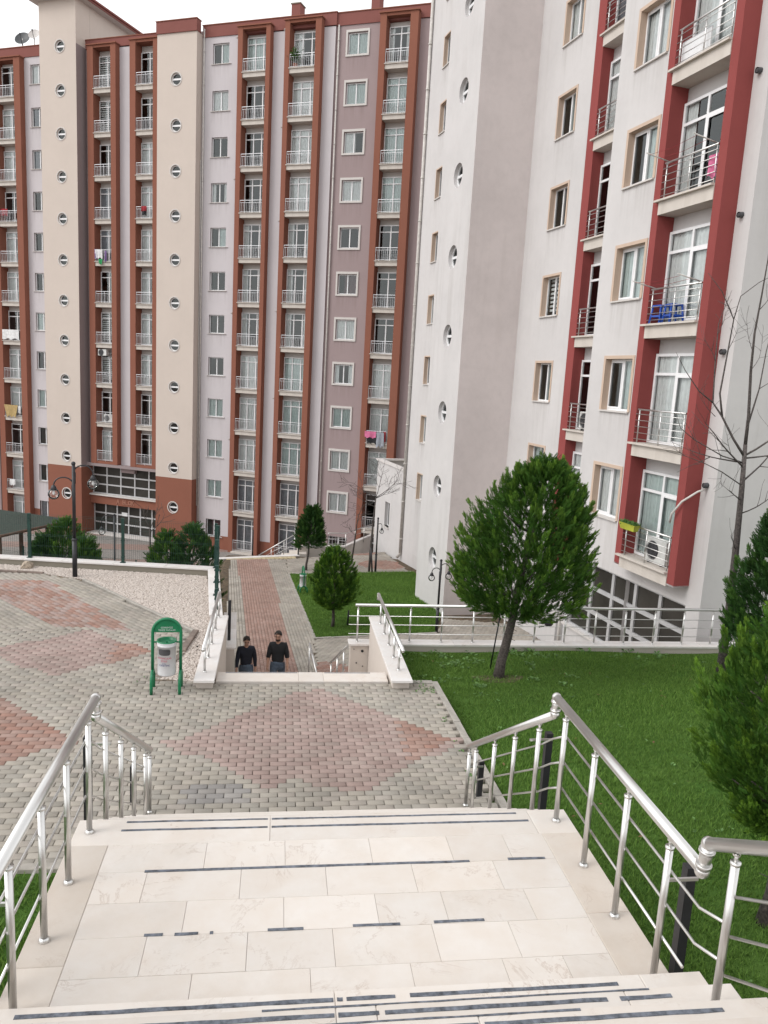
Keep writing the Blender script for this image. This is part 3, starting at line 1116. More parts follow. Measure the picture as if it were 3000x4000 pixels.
# kerb stones along the plaza
kb = thing('kerb', 'row of concrete kerb stones between plaza and lawn', 'kerb', (2.66, 9.8, P))
def kerb_run(root, p0, p1, n, w=0.10, h0=-0.16, h1=0.012, mat='kerbstone'):
    p0, p1 = Vector(p0), Vector(p1)
    d = (p1 - p0)
    L = d.length / n
    ang = math.atan2(d.y, d.x)
    for i in range(n):
        c_ = p0 + d * ((i + 0.5) / n)
        t = MB().cbox(-L / 2 + .004, L / 2 - .004, -w / 2, w / 2, h0, h1 + random.uniform(-.004, .004), 0.008)
        o = t.build('kerb_stone', mat, root, c_ - root.location)
        o.rotation_euler = (0, 0, ang + random.uniform(-.006, .006))
simple('kerbstone', (0.36, 0.335, 0.30, 1), 0.9, var=0.15, scale=5, bmp=0.3)
kerb_run(kb, (2.74, 7.7, P), (2.63, 11.68, P), 8)
kerb_run(kb, (2.60, 11.67, P), (2.22, 11.67, P), 1)
kb2 = thing('kerb', 'kerb stones edging the pale gravel bed behind the litter bin', 'kerb', (-1.7, 13, P))
simple('kerb_brown', (0.21, 0.165, 0.14, 1), 0.95, var=0.2, scale=6, bmp=0.4)
kerb_run(kb2, (-1.44, 14.02, P), (-1.55, 12.95, P), 2, 0.11, -.16, 0.05, 'kerb_brown')
kerb_run(kb2, (-1.55, 12.9, P), (-1.80, 11.85, P), 2, 0.10, -.16, 0.02, 'kerb_brown')
kerb_run(kb2, (-4.30, 17.56, P), (-1.47, 14.08, P), 9, 0.07, -.16, 0.015, 'kerbstone')
kerb_run(kb2, (-12.2, 18.95, P), (-5.28, 17.98, P), 12, 0.07, -.16, 0.03, 'kerb_brown')
kb3 = thing('kerb', 'pale kerb line between plaza and grass left of the stairs', 'kerb', (-5, 7.1, P))
kerb_run(kb3, (-9, 7.1, P), (-1.46, 7.1, P), 15)
kb4 = thing('kerb', 'kerb stones along the lower lawn beside the brick path', 'kerb', (1, 29, zlow(29)))
def kerb_low(root, p0, p1, n):
    kerb_run(root, (*p0, zlow(p0[1])), (*p1, zlow(p1[1])), n, 0.09, -0.15, 0.03)
    for o in root.children:
        pass
kerb_low(kb4, (1.34, 24.2), (0.61, 34.98), 22)
kerb_low(kb4, (1.36, 24.2), (5.6, 25.0), 8)
kerb_low(kb4, (0.6, 35.0), (6.6, 36.2), 10)
for o in kb4.children:
    o.rotation_euler.x += 0.0

# gravel bed
GB = [(-0.98, 11.66), (-1.83, 11.80), (-1.58, 12.95), (-1.46, 14.04), (-4.33, 17.58), (-5.28, 18.0), (-12, 18.97), (-12, 19.45), (-6.56, 18.78), (-1.62, 18.05), (-1.22, 15.1), (-1.18, 14.5), (-1.18, 11.66)]
g = MB()
g.prism([(x, y) for x, y in reversed(GB)][::-1], P - 0.3, P - 0.012)
tag(g.build('gravel_bed', 'gravel_base'), kind='structure')
def pebbles(poly, n, z, r0, r1):
    px = [p[0] for p in poly]
    py = [p[1] for p in poly]
    pts = []
    while len(pts) < n:
        x, y = random.uniform(min(px), max(px)), random.uniform(min(py), max(py))
        if inpoly(x, y, poly):
            pts.append((x, y))
    pts = np.array(pts)
    t = np.array([[1, 0, 0], [-1, 0, 0], [0, 1, 0], [0, -1, 0], [0, 0, 1], [.6, .6, .5], [-.6, .6, .5], [-.6, -.6, .5], [.6, -.6, .5]])
    q = np.array([[0, 5, 8], [5, 2, 6], [2, 6, 5], [6, 1, 7], [7, 3, 8], [5, 4, 8], [6, 4, 5], [7, 4, 6], [8, 4, 7], [0, 2, 5], [2, 1, 6], [1, 3, 7], [3, 0, 8]])
    rr = RNG.uniform(r0, r1, (n, 1, 1)) * RNG.uniform(0.7, 1.3, (n, 1, 3)) * np.array([1.15, 1, 0.62])
    a = RNG.uniform(0, 6.28, n)
    T = t[None] * rr
    X_ = T[:, :, 0] * np.cos(a)[:, None] - T[:, :, 1] * np.sin(a)[:, None] + pts[:, :1]
    Y_ = T[:, :, 0] * np.sin(a)[:, None] + T[:, :, 1] * np.cos(a)[:, None] + pts[:, 1:]
    Z_ = T[:, :, 2] + z + RNG.uniform(-0.008, 0.006, (n, 1))
    V = np.stack([X_, Y_, Z_], 2).reshape(-1, 3)
    F = (q[None] + (np.arange(n) * 9)[:, None, None]).reshape(-1, 3)
    A = np.repeat(RNG.uniform(0, 1, (n, 1)) ** 0.7, 9, axis=0)
    return np_mesh('pebbles', V, F, 'pebble', np.hstack([A, A, A]), smooth=True)
o = link('pebbles', pebbles(GB, 30000, P - 0.012, 0.013, 0.030))
tag(o, 'pale cream pebbles filling the bed behind the litter bin', 'pebbles', kind='stuff')

# ------------------------------------------------------------------ low walls with white marble copings
def coping_run(root, p0, p1, w, z, n, over=0.03, th=0.04):
    """coping slabs laid end to end from p0 to p1 (centre line)"""
    p0, p1 = Vector((p0[0], p0[1], z)), Vector((p1[0], p1[1], z))
    d = p1 - p0
    L = d.length / n
    for i in range(n):
        c_ = p0 + d * ((i + 0.5) / n)
        t = MB().cbox(-L / 2 + .002, L / 2 - .002, -w / 2 - over, w / 2 + over, -th, random.uniform(0, .003), 0.006)
        o = t.build('coping_slab', 'coping', root, c_ - root.location)
        o.rotation_euler = (0, 0, math.atan2(d.y, d.x))


def wall_run(root, p0, p1, w, z0, z1, mat, name='wall_body'):
    p0, p1 = Vector((p0[0], p0[1], 0)), Vector((p1[0], p1[1], 0))
    d = p1 - p0
    L = d.length
    t = MB().box(0, L, -w / 2, w / 2, z0 - root.location.z, z1 - root.location.z)
    o = t.build(name, mat, root, Vector((p0.x - root.location.x, p0.y - root.location.y, 0)))
    o.rotation_euler = (0, 0, math.atan2(d.y, d.x))
    return o


CZ = -1.28
w = thing('low_wall', 'beige low wall with white coping beside the pale gravel bed', 'wall', (-1.03, 12.9, P))
wall_run(w, (-1.03, 11.42), (-1.03, 14.5), 0.25, -5.0, CZ - .04, 'wall_beige')
coping_run(w, (-1.03, 11.30), (-1.03, 14.52), 0.25, CZ, 2)
w = thing('low_wall', 'beige low wall with white coping between sunken stairs and lawn', 'wall', (2.03, 12.9, P))
wall_run(w, (2.03, 11.42), (2.03, 14.58), 0.27, -5.0, CZ - .04, 'wall_beige')
coping_run(w, (2.03, 11.30), (2.03, 14.55), 0.28, CZ, 3)
# retaining wall under the tubular railing
w = thing('retaining_wall', 'long low retaining wall with white coping behind the right lawn', 'wall', (6, 14.72, -2.0))
wall_run(w, (1.53, 14.72), (11.2, 14.72), 0.22, -5.2, -1.90, 'wall_beige')
coping_run(w, (1.49, 14.72), (11.2, 14.72), 0.25, -1.86, 9)
t = MB()
for (x, z, r) in [(1.77, -2.02, .028), (1.93, -2.16, .018), (1.66, -2.27, .015), (1.93, -2.27, .012), (1.79, -2.34, .012), (1.95, -1.95, .012), (1.60, -1.98, .01)]:
    t.tube([(x - 6, 14.600 - 14.72, z + 2.0), (x - 6, 14.612 - 14.72, z + 2.0)], r, 10)
t.build('weep_holes', 'black_metal', w)
# terrace edge: far wall and its return along the path
w = thing('retaining_wall', 'terrace wall with white coping along the far edge of the gravel bed', 'wall', (-4, 18.6, P))
wall_run(w, (-16, 20.3), (-1.44, 18.24), 0.20, -9.3, -1.34, 'concrete')
coping_run(w, (-16, 20.3), (-1.38, 18.23), 0.22, -1.30, 12)
w = thing('retaining_wall', 'terrace wall with white coping between gravel bed and brick path', 'wall', (-1.3, 16.4, P))
wall_run(w, (-1.46, 18.1), (-1.12, 14.62), 0.18, -9.0, -1.34, 'wall_beige')
coping_run(w, (-1.465, 18.10), (-1.12, 14.60), 0.20, -1.30, 5)
w = thing('low_wall', 'short lower wall with white coping where the sunken stairs turn', 'wall', (-0.86, 15.6, -2.0))
wall_run(w, (-0.86, 14.66), (-0.98, 16.9), 0.20, -6.0, -2.02, 'wall_beige')
coping_run(w, (-0.86, 14.64), (-0.98, 16.9), 0.22, -1.98, 2)

# ------------------------------------------------------------------ stainless handrails
def rpart(root, name, mb, mat='steel'):
    mb.xform(lambda p: p - root.location)
    return mb.build(name, mat, root)


def post(root, x, y, z0, z1, r=0.021, collar=True):
    mb = MB()
    mb.tube([(x, y, z0), (x, y, z1 - 0.075)], r, 14)
    mb.lathe([(0, z1 - .062), (r * 1.25, z1 - .062), (r * 1.25, z1 - .076), (r * 1.05, z1 - .082)], (x, y, 0), 14)
    mb.tube([(x, y, z1 - 0.07), (x, y, z1 - 0.02)], r * 0.48, 10)
    mb.lathe([(r * 0.9, z1 - .028), (r * .9, z1 - .018)], (x, y, 0), 12)
    if collar:
        mb.lathe([(r * 1.55, z0), (r * 1.55, z0 + .014), (r * 1.2, z0 + .024), (r * 1.02, z0 + .026)], (x, y, 0), 16)
    return rpart(root, 'post', mb)


def rail(root, pts, r=0.034, name='top_rail', n=16):
    mb = MB().tube(pts, r, n)
    return rpart(root, name, mb)


def knuckle(root, p, r=0.039, q=None):
    mb = MB().sphere(p, r, 14, 10)
    if q is not None:
        mb.tube([p, q], r * 0.85, 14)
        mb.sphere(q, r, 14, 10)
        d = (Vector(q) - Vector(p)).normalized()
        for s_ in (0.25, 0.75):
            c = Vector(p).lerp(Vector(q), s_)
            mb.tube([c - d * .008, c + d * .008], r * 1.08, 14)
    return rpart(root, 'elbow_joint', mb)


SLOPE = RISE / (TREAD * 0.965)
def stair_rail(root, x, sgn):
    # level run above the landing
    yA, yB = 5.58, 3.40
    zt = 0.945
    rail(root, [(x, yA, zt), (x, yB, zt)])
    for y in (5.36, 4.79, 4.26, 3.72):
        post(root, x, y, 0.0, zt - 0.015)
    xo = x + sgn * 0.032
    for z in (0.70, 0.485, 0.27):
        rail(root, [(xo, 5.40, z), (xo, 3.68, z), (xo, 3.42, z), (xo, 3.18, z + 0.09)] if z > 0.4 else [(xo, 5.40, z), (xo, 3.50, z)], 0.0085, 'bar', 8)
    # falling run down to the plaza
    z0 = zt - 0.155
    y0, y1 = 5.60, 8.02
    zf = lambda y: z0 - (y - y0) * 0.622
    knuckle(root, (x, yA + .01, zt), q=(x, y0 - 0.01, z0 + 0.01))
    rail(root, [(x, y0, z0), (x, y1, zf(y1))])
    for y in (5.90, 6.49, 7.09, 7.74, 8.0):
        k = max(1, math.ceil((y - 5.50) / (TREAD * .98)))
        post(root, x, y, max(-RISE * min(k, 9), P), zf(y) - 0.02, collar=True)
    for dz in (0.22, 0.44, 0.66):
        pts = [(xo, y, zf(y) - dz) for y in (7.76, 5.88)] + [(xo, 5.66, zf(5.66) - dz + 0.02), (xo, 5.40, 0.945 - dz - 0.02)]
        rail(root, pts, 0.0085, 'bar', 8)
    # rising run of the upper flight
    zu = zt + 0.165
    knuckle(root, (x, yB - .005, zt - .01), q=(x, 3.37, zu))
    ye = 1.2
    rail(root, [(x, 3.37, zu), (x, ye, zu + (3.37 - ye) * SLOPE)])
    for i, y in enumerate((3.14, 2.55, 1.95, 1.36)):
        k = sum(1 for s_ in YS if s_ > y)
        post(root, x, y, RISE * k, zu + (3.37 - y) * SLOPE - 0.02)
    for dz in (0.24, 0.46, 0.68):
        rail(root, [(xo, 3.14, zu + .1 - dz), (xo, ye, zu + (3.37 - ye) * SLOPE - dz)], 0.0085, 'bar', 8)
    # older square posts standing outside the stairs, strapped to the railing
    xs_ = x + sgn * 0.21
    for (y, zt_) in ((6.2, 0.34), (8.2, -1.0), (3.83, 0.66)):
        mb = MB().box(xs_ - .03, xs_ + .03, y - .03, y + .03, P - 0.2, zt_)
        rpart(root, 'square_post', mb, 'black_metal')
        b = MB().box(min(x, xs_), max(x, xs_), y - 0.10, y - 0.085, zt_ - .03, zt_ - .012)
        rpart(root, 'bracket', b)


rr_ = thing('handrail', 'polished steel handrail between marble stairs and right lawn', 'handrail', (2.272, 4.5, 0))
stair_rail(rr_, 2.272, 1)
rl_ = thing('handrail', 'polished steel handrail between marble stairs and the wide brick plaza', 'handrail', (-1.292, 4.5, 0))
stair_rail(rl_, -1.292, -1)


def wall_rail(root, x, y0, y1, zc, h, ys):
    rail(root, [(x, y0, zc + h), (x, y1, zc + h)], 0.030)
    for y in ys:
        post(root, x, y, zc, zc + h - 0.012, 0.019)
    rail(root, [(x + .025, y0 + .25, zc + h * 0.5), (x + .025, y1, zc + h * 0.5)], 0.008, 'bar', 8)
    rpart(root, 'end_cap', MB().sphere((x, y0, zc + h), 0.033, 12, 8))
    mb = MB().sphere((x, y1, zc + h), 0.033, 12, 8)
    mb.tube([(x, y1, zc + h), (x, y1 + .03, zc + h - 0.12)], 0.028, 12)
    rpart(root, 'elbow_joint', mb)


a_ = thing('handrail', 'short steel handrail on the low wall next to the pale gravel', 'handrail', (-1.05, 12.9, CZ))
wall_rail(a_, -1.05, 11.35, 14.45, CZ, 0.47, (11.63, 12.25, 12.9, 13.65, 14.38))
a_ = thing('handrail', 'short steel handrail on the low wall next to the right lawn', 'handrail', (2.03, 12.9, CZ))
wall_rail(a_, 2.03, 11.40, 14.55, CZ, 0.46, (11.73, 12.3, 12.9, 13.5, 14.1))
# long railing on the retaining wall
lr = thing('railing', 'long steel railing with three bars on the white coped wall', 'railing', (6, 14.72, -1.86))
rail(lr, [(1.60, 14.70, -1.09), (9.72, 14.70, -1.09)], 0.030)
x = 1.66
while x < 9.8:
    if abs(x - 2.05) > .2:
        post(lr, x, 14.70, -1.86, -1.105, 0.019)
    x += 0.655 if x > 2.3 else 1.07
for z in (-1.31, -1.49, -1.68):
    rail(lr, [(1.48, 14.675, z), (9.75, 14.675, z)], 0.0085, 'bar', 8)
# handrail of the lower turning flight, seen past the wall end
a_ = thing('handrail', 'small steel handrail low down where the sunken stairs turn', 'handrail', (1.2, 16, -3.5))
rail(a_, [(1.50, 14.95, -2.05), (1.32, 16.9, -3.15)], 0.026)
rail(a_, [(0.86, 17.6, -2.95), (1.02, 16.5, -3.4)], 0.026)
for (x_, y_, zt_) in ((1.46, 15.2, -2.2), (1.40, 16.0, -2.64), (1.33, 16.8, -3.1)):
    post(a_, x_, y_, zt_ - 0.85, zt_, 0.019)
post(a_, 0.86, 17.6, -4.2, -2.96, 0.019)
for dz in (.25, .5):
    rail(a_, [(1.48, 15.05, -2.1 - dz), (1.33, 16.8, -3.1 - dz)], 0.008, 'bar', 8)

# ------------------------------------------------------------------ green mesh fence on the terrace wall
def fence_post(root, p, h, r=0.032):
    mb = MB()
    mb.box(p[0] - r, p[0] + r, p[1] - r, p[1] + r, p[2], p[2] + h)
    mb.box(p[0] - r * 1.9, p[0] + r * 1.9, p[1] - r * 1.9, p[1] + r * 1.9, p[2], p[2] + 0.012)
    mb.box(p[0] - r * 1.15, p[0] + r * 1.15, p[1] - r * 1.15, p[1] + r * 1.15, p[2] + h, p[2] + h + 0.02)
    for f in (0.12, 0.5, 0.85):
        mb.box(p[0] - r * 1.25, p[0] + r * 1.25, p[1] - r * 1.25, p[1] + r * 1.25, p[2] + h * f, p[2] + h * f + 0.03)
    return rpart(root, 'post', mb, 'fence_green')


def mesh_panel(root, p0, p1, z0, z1, dx=0.05, dz=0.2, wr=0.0022):
    """welded wires between two posts, with double wires at the folds"""
    p0, p1 = Vector(p0), Vector(p1)
    d = p1 - p0
    L = d.length
    n = int(L / dx)
    mb = MB()
    for i in range(1, n):
        q = p0 + d * (i / n)
        mb.tube([(q.x, q.y, z0), (q.x, q.y, z1)], wr, 4, False, False)
    k = int((z1 - z0) / dz)
    for j in range(k + 1):
        z = z0 + (z1 - z0) * j / k
        for e in ((0, 0.035) if j % 2 == 0 else (0,)):
            if z + e <= z1 + .04:
                mb.tube([(p0.x, p0.y, z + e), (p1.x, p1.y, z + e)], wr, 4, False, False)
    return rpart(root, 'wire_panel', mb, 'fence_green')


FH = 1.06
fn = thing('mesh_fence', 'dark green wire mesh fence on the far terrace wall', 'fence', (-4, 18.6, -1.30))
fp = [Vector((-15.0, 20.16, -1.3)), Vector((-12.7, 19.83, -1.3)), Vector((-10.4, 19.5, -1.3)), Vector((-8.1, 19.2, -1.3)), Vector((-5.84, 18.87, -1.3)), Vector((-3.63, 18.56, -1.3)), Vector((-1.43, 18.25, -1.3))]
for p in fp:
    fence_post(fn, p, FH)
for p, q in zip(fp, fp[1:]):
    mesh_panel(fn, p, q, -1.24, -1.3 + FH - .03)
fn2 = thing('mesh_fence', 'dark green fence on the terrace wall beside the brick path', 'fence', (-1.3, 16.4, -1.30))
fp = [Vector((-1.43 + 0.06, 18.02, -1.3)), Vector((-1.30, 16.95, -1.3)), Vector((-1.22, 15.95, -1.3)), Vector((-1.14, 14.98, -1.3))]
for i, p in enumerate(fp):
    fence_post(fn2, p, (FH, .95, .62, .40)[i], 0.036)
for i, (p, q) in enumerate(zip(fp, fp[1:])):
    mesh_panel(fn2, p, q, -1.24, -1.3 + (.98, .75, .45)[i])
b_ = MB().box(-0.92, -0.86, 15.05, 15.11, -1.98, -1.15)
rpart(fn2, 'post', b_, 'black_metal')
# second, lower fence seen through the first
fn3 = thing('mesh_fence', 'distant green mesh fence along the court in front of the entrance', 'fence', (-8, 42, COURT))
def court_line(i):
    return Vector((-17 + i * 2.3, 47.3 - i * 0.95, COURT))
for i in range(8):
    fence_post(fn3, court_line(i), 1.9, 0.04)
for i in range(7):
    mesh_panel(fn3, court_line(i), court_line(i + 1), COURT + .1, COURT + 1.85, 0.12, 0.3, 0.004)

# ------------------------------------------------------------------ buildings
class Frame:
    """local x runs right along the facade, local y into the building, z is world height"""
    def __init__(self, az, d, root_args, base):
        a = R_(az)
        self.u = Vector((-math.sin(a), -math.cos(a), 0))
        self.n = Vector((math.cos(a), -math.sin(a), 0))
        self.d, self.base = d, base
        o = self.n * d
        self.root = thing(*root_args, loc=(o.x, o.y, base), rz=math.atan2(self.u.y, self.u.x))

    def hit(self, p, off=0.0):
        v = ray(*p)
        k = (self.d + off) / v.dot(self.n)
        q = v * k
        return q.dot(self.u), q.z + EYE

    def world(self, x, y, z):
        return self.u * x + self.n * (self.d + y) + Vector((0, 0, z))

    def add(self, mb, name, mat, parent=None):
        mb.xform(lambda p: Vector((p.x, p.y, p.z - self.base)))
        return mb.build(name, mat, parent or self.root)

    def put(self, name, mesh, x, y, z, parent=None):
        return link(name, mesh, parent or self.root, (x, y, z - self.base))


def wall(mb, x0, x1, z0, z1, y, holes=(), depth=0.18, circles=(), seg=32):
    """front wall in the plane y with openings (x0,x1,z0,z1) and round openings (cx,cz,r), with reveals"""
    allh = list(holes) + [(cx - r * 1.25, cx + r * 1.25, cz - r * 1.25, cz + r * 1.25) for cx, cz, r in circles]
    xs_ = sorted({x0, x1} | {min(max(v, x0), x1) for h in allh for v in h[:2]})
    zs_ = sorted({z0, z1} | {min(max(v, z0), z1) for h in allh for v in h[2:]})
    for zi in range(len(zs_) - 1):
        run = None
        for xi in range(len(xs_) - 1):
            cx, cz = (xs_[xi] + xs_[xi + 1]) / 2, (zs_[zi] + zs_[zi + 1]) / 2
            if any(h[0] < cx < h[1] and h[2] < cz < h[3] for h in allh):
                continue
            mb.quad((xs_[xi], y, zs_[zi]), (xs_[xi + 1], y, zs_[zi]), (xs_[xi + 1], y, zs_[zi + 1]), (xs_[xi], y, zs_[zi + 1]))
    for (a, b, c, d) in holes:
        e = y + depth
        mb.quad((a, y, c), (a, y, d), (a, e, d), (a, e, c))
        mb.quad((b, y, c), (b, e, c), (b, e, d), (b, y, d))
        mb.quad((a, y, d), (b, y, d), (b, e, d), (a, e, d))
        mb.quad((a, y, c), (a, e, c), (b, e, c), (b, y, c))
    for (cx, cz, r) in circles:
        e = y + depth
        q = r * 1.25
        for k in range(seg):
            t0, t1 = 2 * math.pi * k / seg, 2 * math.pi * (k + 1) / seg
            def sq(t):
                c_, s_ = math.cos(t), math.sin(t)
                m_ = max(abs(c_), abs(s_))
                return cx + q * c_ / m_, cz + q * s_ / m_
            a0, a1 = (cx + r * math.cos(t0), cz + r * math.sin(t0)), (cx + r * math.cos(t1), cz + r * math.sin(t1))
            b0, b1 = sq(t0), sq(t1)
            mb.quad((a0[0], y, a0[1]), (b0[0], y, b0[1]), (b1[0], y, b1[1]), (a1[0], y, a1[1]))
            mb.quad((a0[0], y, a0[1]), (a1[0], y, a1[1]), (a1[0], e, a1[1]), (a0[0], e, a0[1]), smooth=True)
    return mb


def frame_mesh(w, h, fw=0.055, mull=(0.5,), trans=None, dep=0.06, sash=None):
    """PVC frame w x h from origin (0,0): outer frame, mullions, transom; front at y=0"""
    mb = MB()
    mb.box(0, w, 0, dep, 0, fw)
    mb.box(0, w, 0, dep, h - fw, h)
    mb.box(0, fw, 0, dep, fw, h - fw)
    mb.box(w - fw, w, 0, dep, fw, h - fw)
    top = h - fw
    if trans:
        mb.box(fw, w - fw, -.002, dep, trans - fw / 2, trans + fw / 2)
        for m_ in mull:
            mb.box(w * m_ - fw / 2, w * m_ + fw / 2, 0, dep, trans + fw / 2, top)
        top = trans - fw / 2
    for m_ in mull:
        mb.box(w * m_ - fw * .62, w * m_ + fw * .62, -.002, dep, fw, top)
    if sash:        # the opening leaf stands a little proud
        a, b = sash
        s_ = 0.045
        x0, x1, z0, z1 = a * w + fw * .5, b * w - fw * .5, fw, top
        mb.box(x0, x1, -.012, 0, z0, z0 + s_)
        mb.box(x0, x1, -.012, 0, z1 - s_, z1)
        mb.box(x0, x0 + s_, -.012, 0, z0 + s_, z1 - s_)
        mb.box(x1 - s_, x1, -.012, 0, z0 + s_, z1 - s_)
    return mb


def pane_mesh(x0, x1, z0, z1, y=0.03):
    return MB().quad((x0, y, z0), (x1, y, z0), (x1, y, z1), (x0, y, z1))


def curtain_mesh(x0, x1, z0, z1, y=0.10, folds=9, amp=0.022):
    mb = MB()
    n = max(6, int((x1 - x0) * folds * 4))
    for i in range(n):
        a, b = x0 + (x1 - x0) * i / n, x0 + (x1 - x0) * (i + 1) / n
        ya, yb = y + amp * math.sin(a * folds * 6.28 + 0.7 * math.sin(a * 9)), y + amp * math.sin(b * folds * 6.28 + 0.7 * math.sin(b * 9))
        mb.quad((a, ya, z0), (b, yb, z0), (b, yb, z1), (a, ya, z1), smooth=True)
    return mb


def blind_mesh(x0, x1, z0, z1, y=0.14, pitch=0.14):
    mb = MB()
    z = z1
    while z - pitch * .5 > z0:
        mb.box(x0, x1, y, y + .004, z - pitch * .55, z)
        z -= pitch
    return mb


class WindowKit:
    """shared meshes for a window type, with several ways the curtains may hang"""
    def __init__(self, w, h, mull=(0.5,), trans=None, fw=0.055, sash=None, name='window', glass_='glass', frame='pvc'):
        self.w, self.h, self.name = w, h, name
        self.frame = frame_mesh(w, h, fw, mull, trans, sash=sash).mesh(name, frame)
        edges = [0] + [m_ * w for m_ in mull] + [w]
        self.panes = []
        for a, b in zip(edges, edges[1:]):
            if trans:
                self.panes.append(pane_mesh(a + fw * .4, b - fw * .4, fw * .5, trans).mesh('pane', glass_))
                self.panes.append(pane_mesh(a + fw * .4, b - fw * .4, trans, h - fw * .5).mesh('pane', glass_))
            else:
                self.panes.append(pane_mesh(a + fw * .4, b - fw * .4, fw * .5, h - fw * .5).mesh('pane', glass_))
        m_ = edges[1]
        self.cur = {
            'full': [curtain_mesh(0, w, 0.02, h - .02).mesh('curtain', 'curtain')],
            'teal': [curtain_mesh(0, w, 0.02, h - .02).mesh('curtain', 'curtain_teal')],
            'right': [curtain_mesh(m_, w, 0.02, h - .02).mesh('curtain', 'curtain_teal')],
            'left': [curtain_mesh(0, m_ * 1.1, 0.02, h - .02).mesh('curtain', 'curtain')],
            'sides': [curtain_mesh(0, w * .22, 0.02, h - .02).mesh('curtain', 'curtain'), curtain_mesh(w * .74, w, .02, h - .02).mesh('curtain', 'curtain')],
            'grey': [curtain_mesh(0, w, 0.02, h - .02, folds=12).mesh('curtain', 'curtain_grey')],
            'dark': [curtain_mesh(w * .3, w, 0.02, h - .02).mesh('curtain', 'curtain_dark')],
            'blind': [blind_mesh(0, w, h * .1, h - .05).mesh('blind', 'curtain')],
            'none': [],
        }

    def place(self, fr, x, y, z, style='full', parent=None):
        wo_ = fr.put(self.name, self.frame, x, y, z, parent)
        for p in self.panes:
            link('pane', p, wo_)
        for c in self.cur[style]:
            link(c.name.split('.')[0], c, wo_)
        return wo_


def pick(i, seq):
    return seq[(i * 7 + i // 3) % len(seq)]


# ================================================================== left building (A block)
LB = Frame(-63.5, 47.4, ('apartment_building', 'tall terracotta and grey apartment block with round stairwell windows and ground floor entrance', 'building'), COURT)
ZT = 25.15
FL = 2.85
# --- solid shell behind the facade (back, ends, roof) so that rooms are dark
sh = MB()
sh.box(-48.5, -13.0, 12.0, 12.2, COURT, ZT - .4)
sh.box(-48.5, -48.3, 0.3, 12.0, COURT, ZT - .4)
sh.box(-13.2, -13.0, 0.3, 12.0, COURT, ZT - .4)
sh.box(-48.5, -13.0, 0.3, 12.2, ZT - .4, ZT - .1)
LB.add(sh, 'shell', 'wall_taupe')
fl_ = MB()
for k in range(12):
    fl_.box(-48.2, -13.3, 0.6, 11.9, 21.75 - FL * k - .2, 21.75 - FL * k)
LB.add(fl_, 'floor_slabs', 'room')

# window stacks -------------------------------------------------------------
kit0 = WindowKit(1.24, 1.30)
kitS1 = WindowKit(1.20, 1.24)
kitS2 = WindowKit(1.28, 1.24)
cw = MB()
w0 = [(-44.18, -42.94, 22.57 - FL * k, 23.87 - FL * k) for k in range(12)]
wall(cw, -44.75, -42.35, -8.15, 24.4, 0.0, w0, 0.22)
LB.add(cw, 'wall', 'wall_lavender')
cw = MB()
ws1 = [(-29.32, -28.12, 22.86 - FL * k, 24.10 - FL * k) for k in range(12)]
wall(cw, -30.12, -27.2, -8.4, 24.5, 0.0, ws1, 0.22)
LB.add(cw, 'wall', 'wall_lavender')
cw = MB()
ws2 = [(-19.90, -18.62, 22.80 - FL * k, 24.04 - FL * k) for k in range(11)]
low2 = (-19.85, -18.45, -8.6, -7.40)
wall(cw, -20.70, -17.6, -9.4, 24.5, 0.12, ws2 + [low2], 0.2)
cw.quad((-20.70, 0.0, -9.4), (-20.70, 0.12, -9.4), (-20.70, .12, 24.5), (-20.70, 0, 24.5))
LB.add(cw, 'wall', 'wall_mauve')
styles0 = ['full', 'grey', 'grey', 'right', 'right', 'none', 'teal', 'dark', 'teal', 'none', 'right', 'grey']
stylesA = ['right', 'full', 'none', 'sides', 'right', 'none', 'none', 'none', 'teal', 'teal', 'teal', 'dark']
stylesB = ['teal', 'teal', 'left', 'full', 'none', 'dark', 'full', 'sides', 'teal', 'full', 'full']
sill = MB().box(-0.10, 1.36, -0.06, 0.16, -0.035, 0).mesh('sill', 'trim_white')
for k in range(12):
    o = kit0.place(LB, -44.18, 0.14, 22.57 - FL * k, styles0[k])
    link('sill', sill, o, (0, -.16, 0))
    o = kitS1.place(LB, -29.32, 0.14, 22.86 - FL * k, stylesA[k])
    link('sill', sill, o, (0, -.16, 0))
trim = MB()
for a, b, c, d in ((-0.13, 1.41, 1.26, 1.40), (-0.13, 1.41, -0.11, 0.0), (-0.13, -0.02, 0, 1.26), (1.30, 1.41, 0, 1.26)):
    trim.box(a, b, -0.04, 0.03, c, d)
trim_me = trim.mesh('window_surround', 'trim_white')
for k in range(11):
    o = kitS2.place(LB, -19.90, 0.22, 22.80 - FL * k, stylesB[k])
    link('window_surround', trim_me, o, (0, -0.115, 0))
kitLow = WindowKit(1.40, 1.20, mull=(0.52,), trans=None)
o = kitLow.place(LB, -19.85, 0.24, -8.6, 'none')
gr = MB()
for i in range(6):
    gr.box(0.1 + i * 0.24, 0.115 + i * .24, -0.1, -0.085, 0, 1.2)
for i in range(3):
    gr.box(0, 1.4, -0.1, -.085, 0.25 + i * .35, 0.265 + i * .35)
link('window_grille', gr.mesh('window_grille', 'rail_white'), o)

# plain wall strips between the stacks
for (a, b, z0, y, mt) in ((-39.37, -38.9, -4.2, 0.0, 'wall_taupe'), (-36.6, -35.4, -4.5, 0.0, 'wall_lavender'), (-24.97, -23.9, -8.4, 0.0, 'wall_lavender'), (-21.48, -20.70, -9.4, 0.0, 'wall_lavender'), (-15.33, -13.0, -9.4, 0.12, 'wall_mauve')):
    cw = MB()
    wall(cw, a, b, z0, 24.45, y)
    LB.add(cw, 'wall', mt)
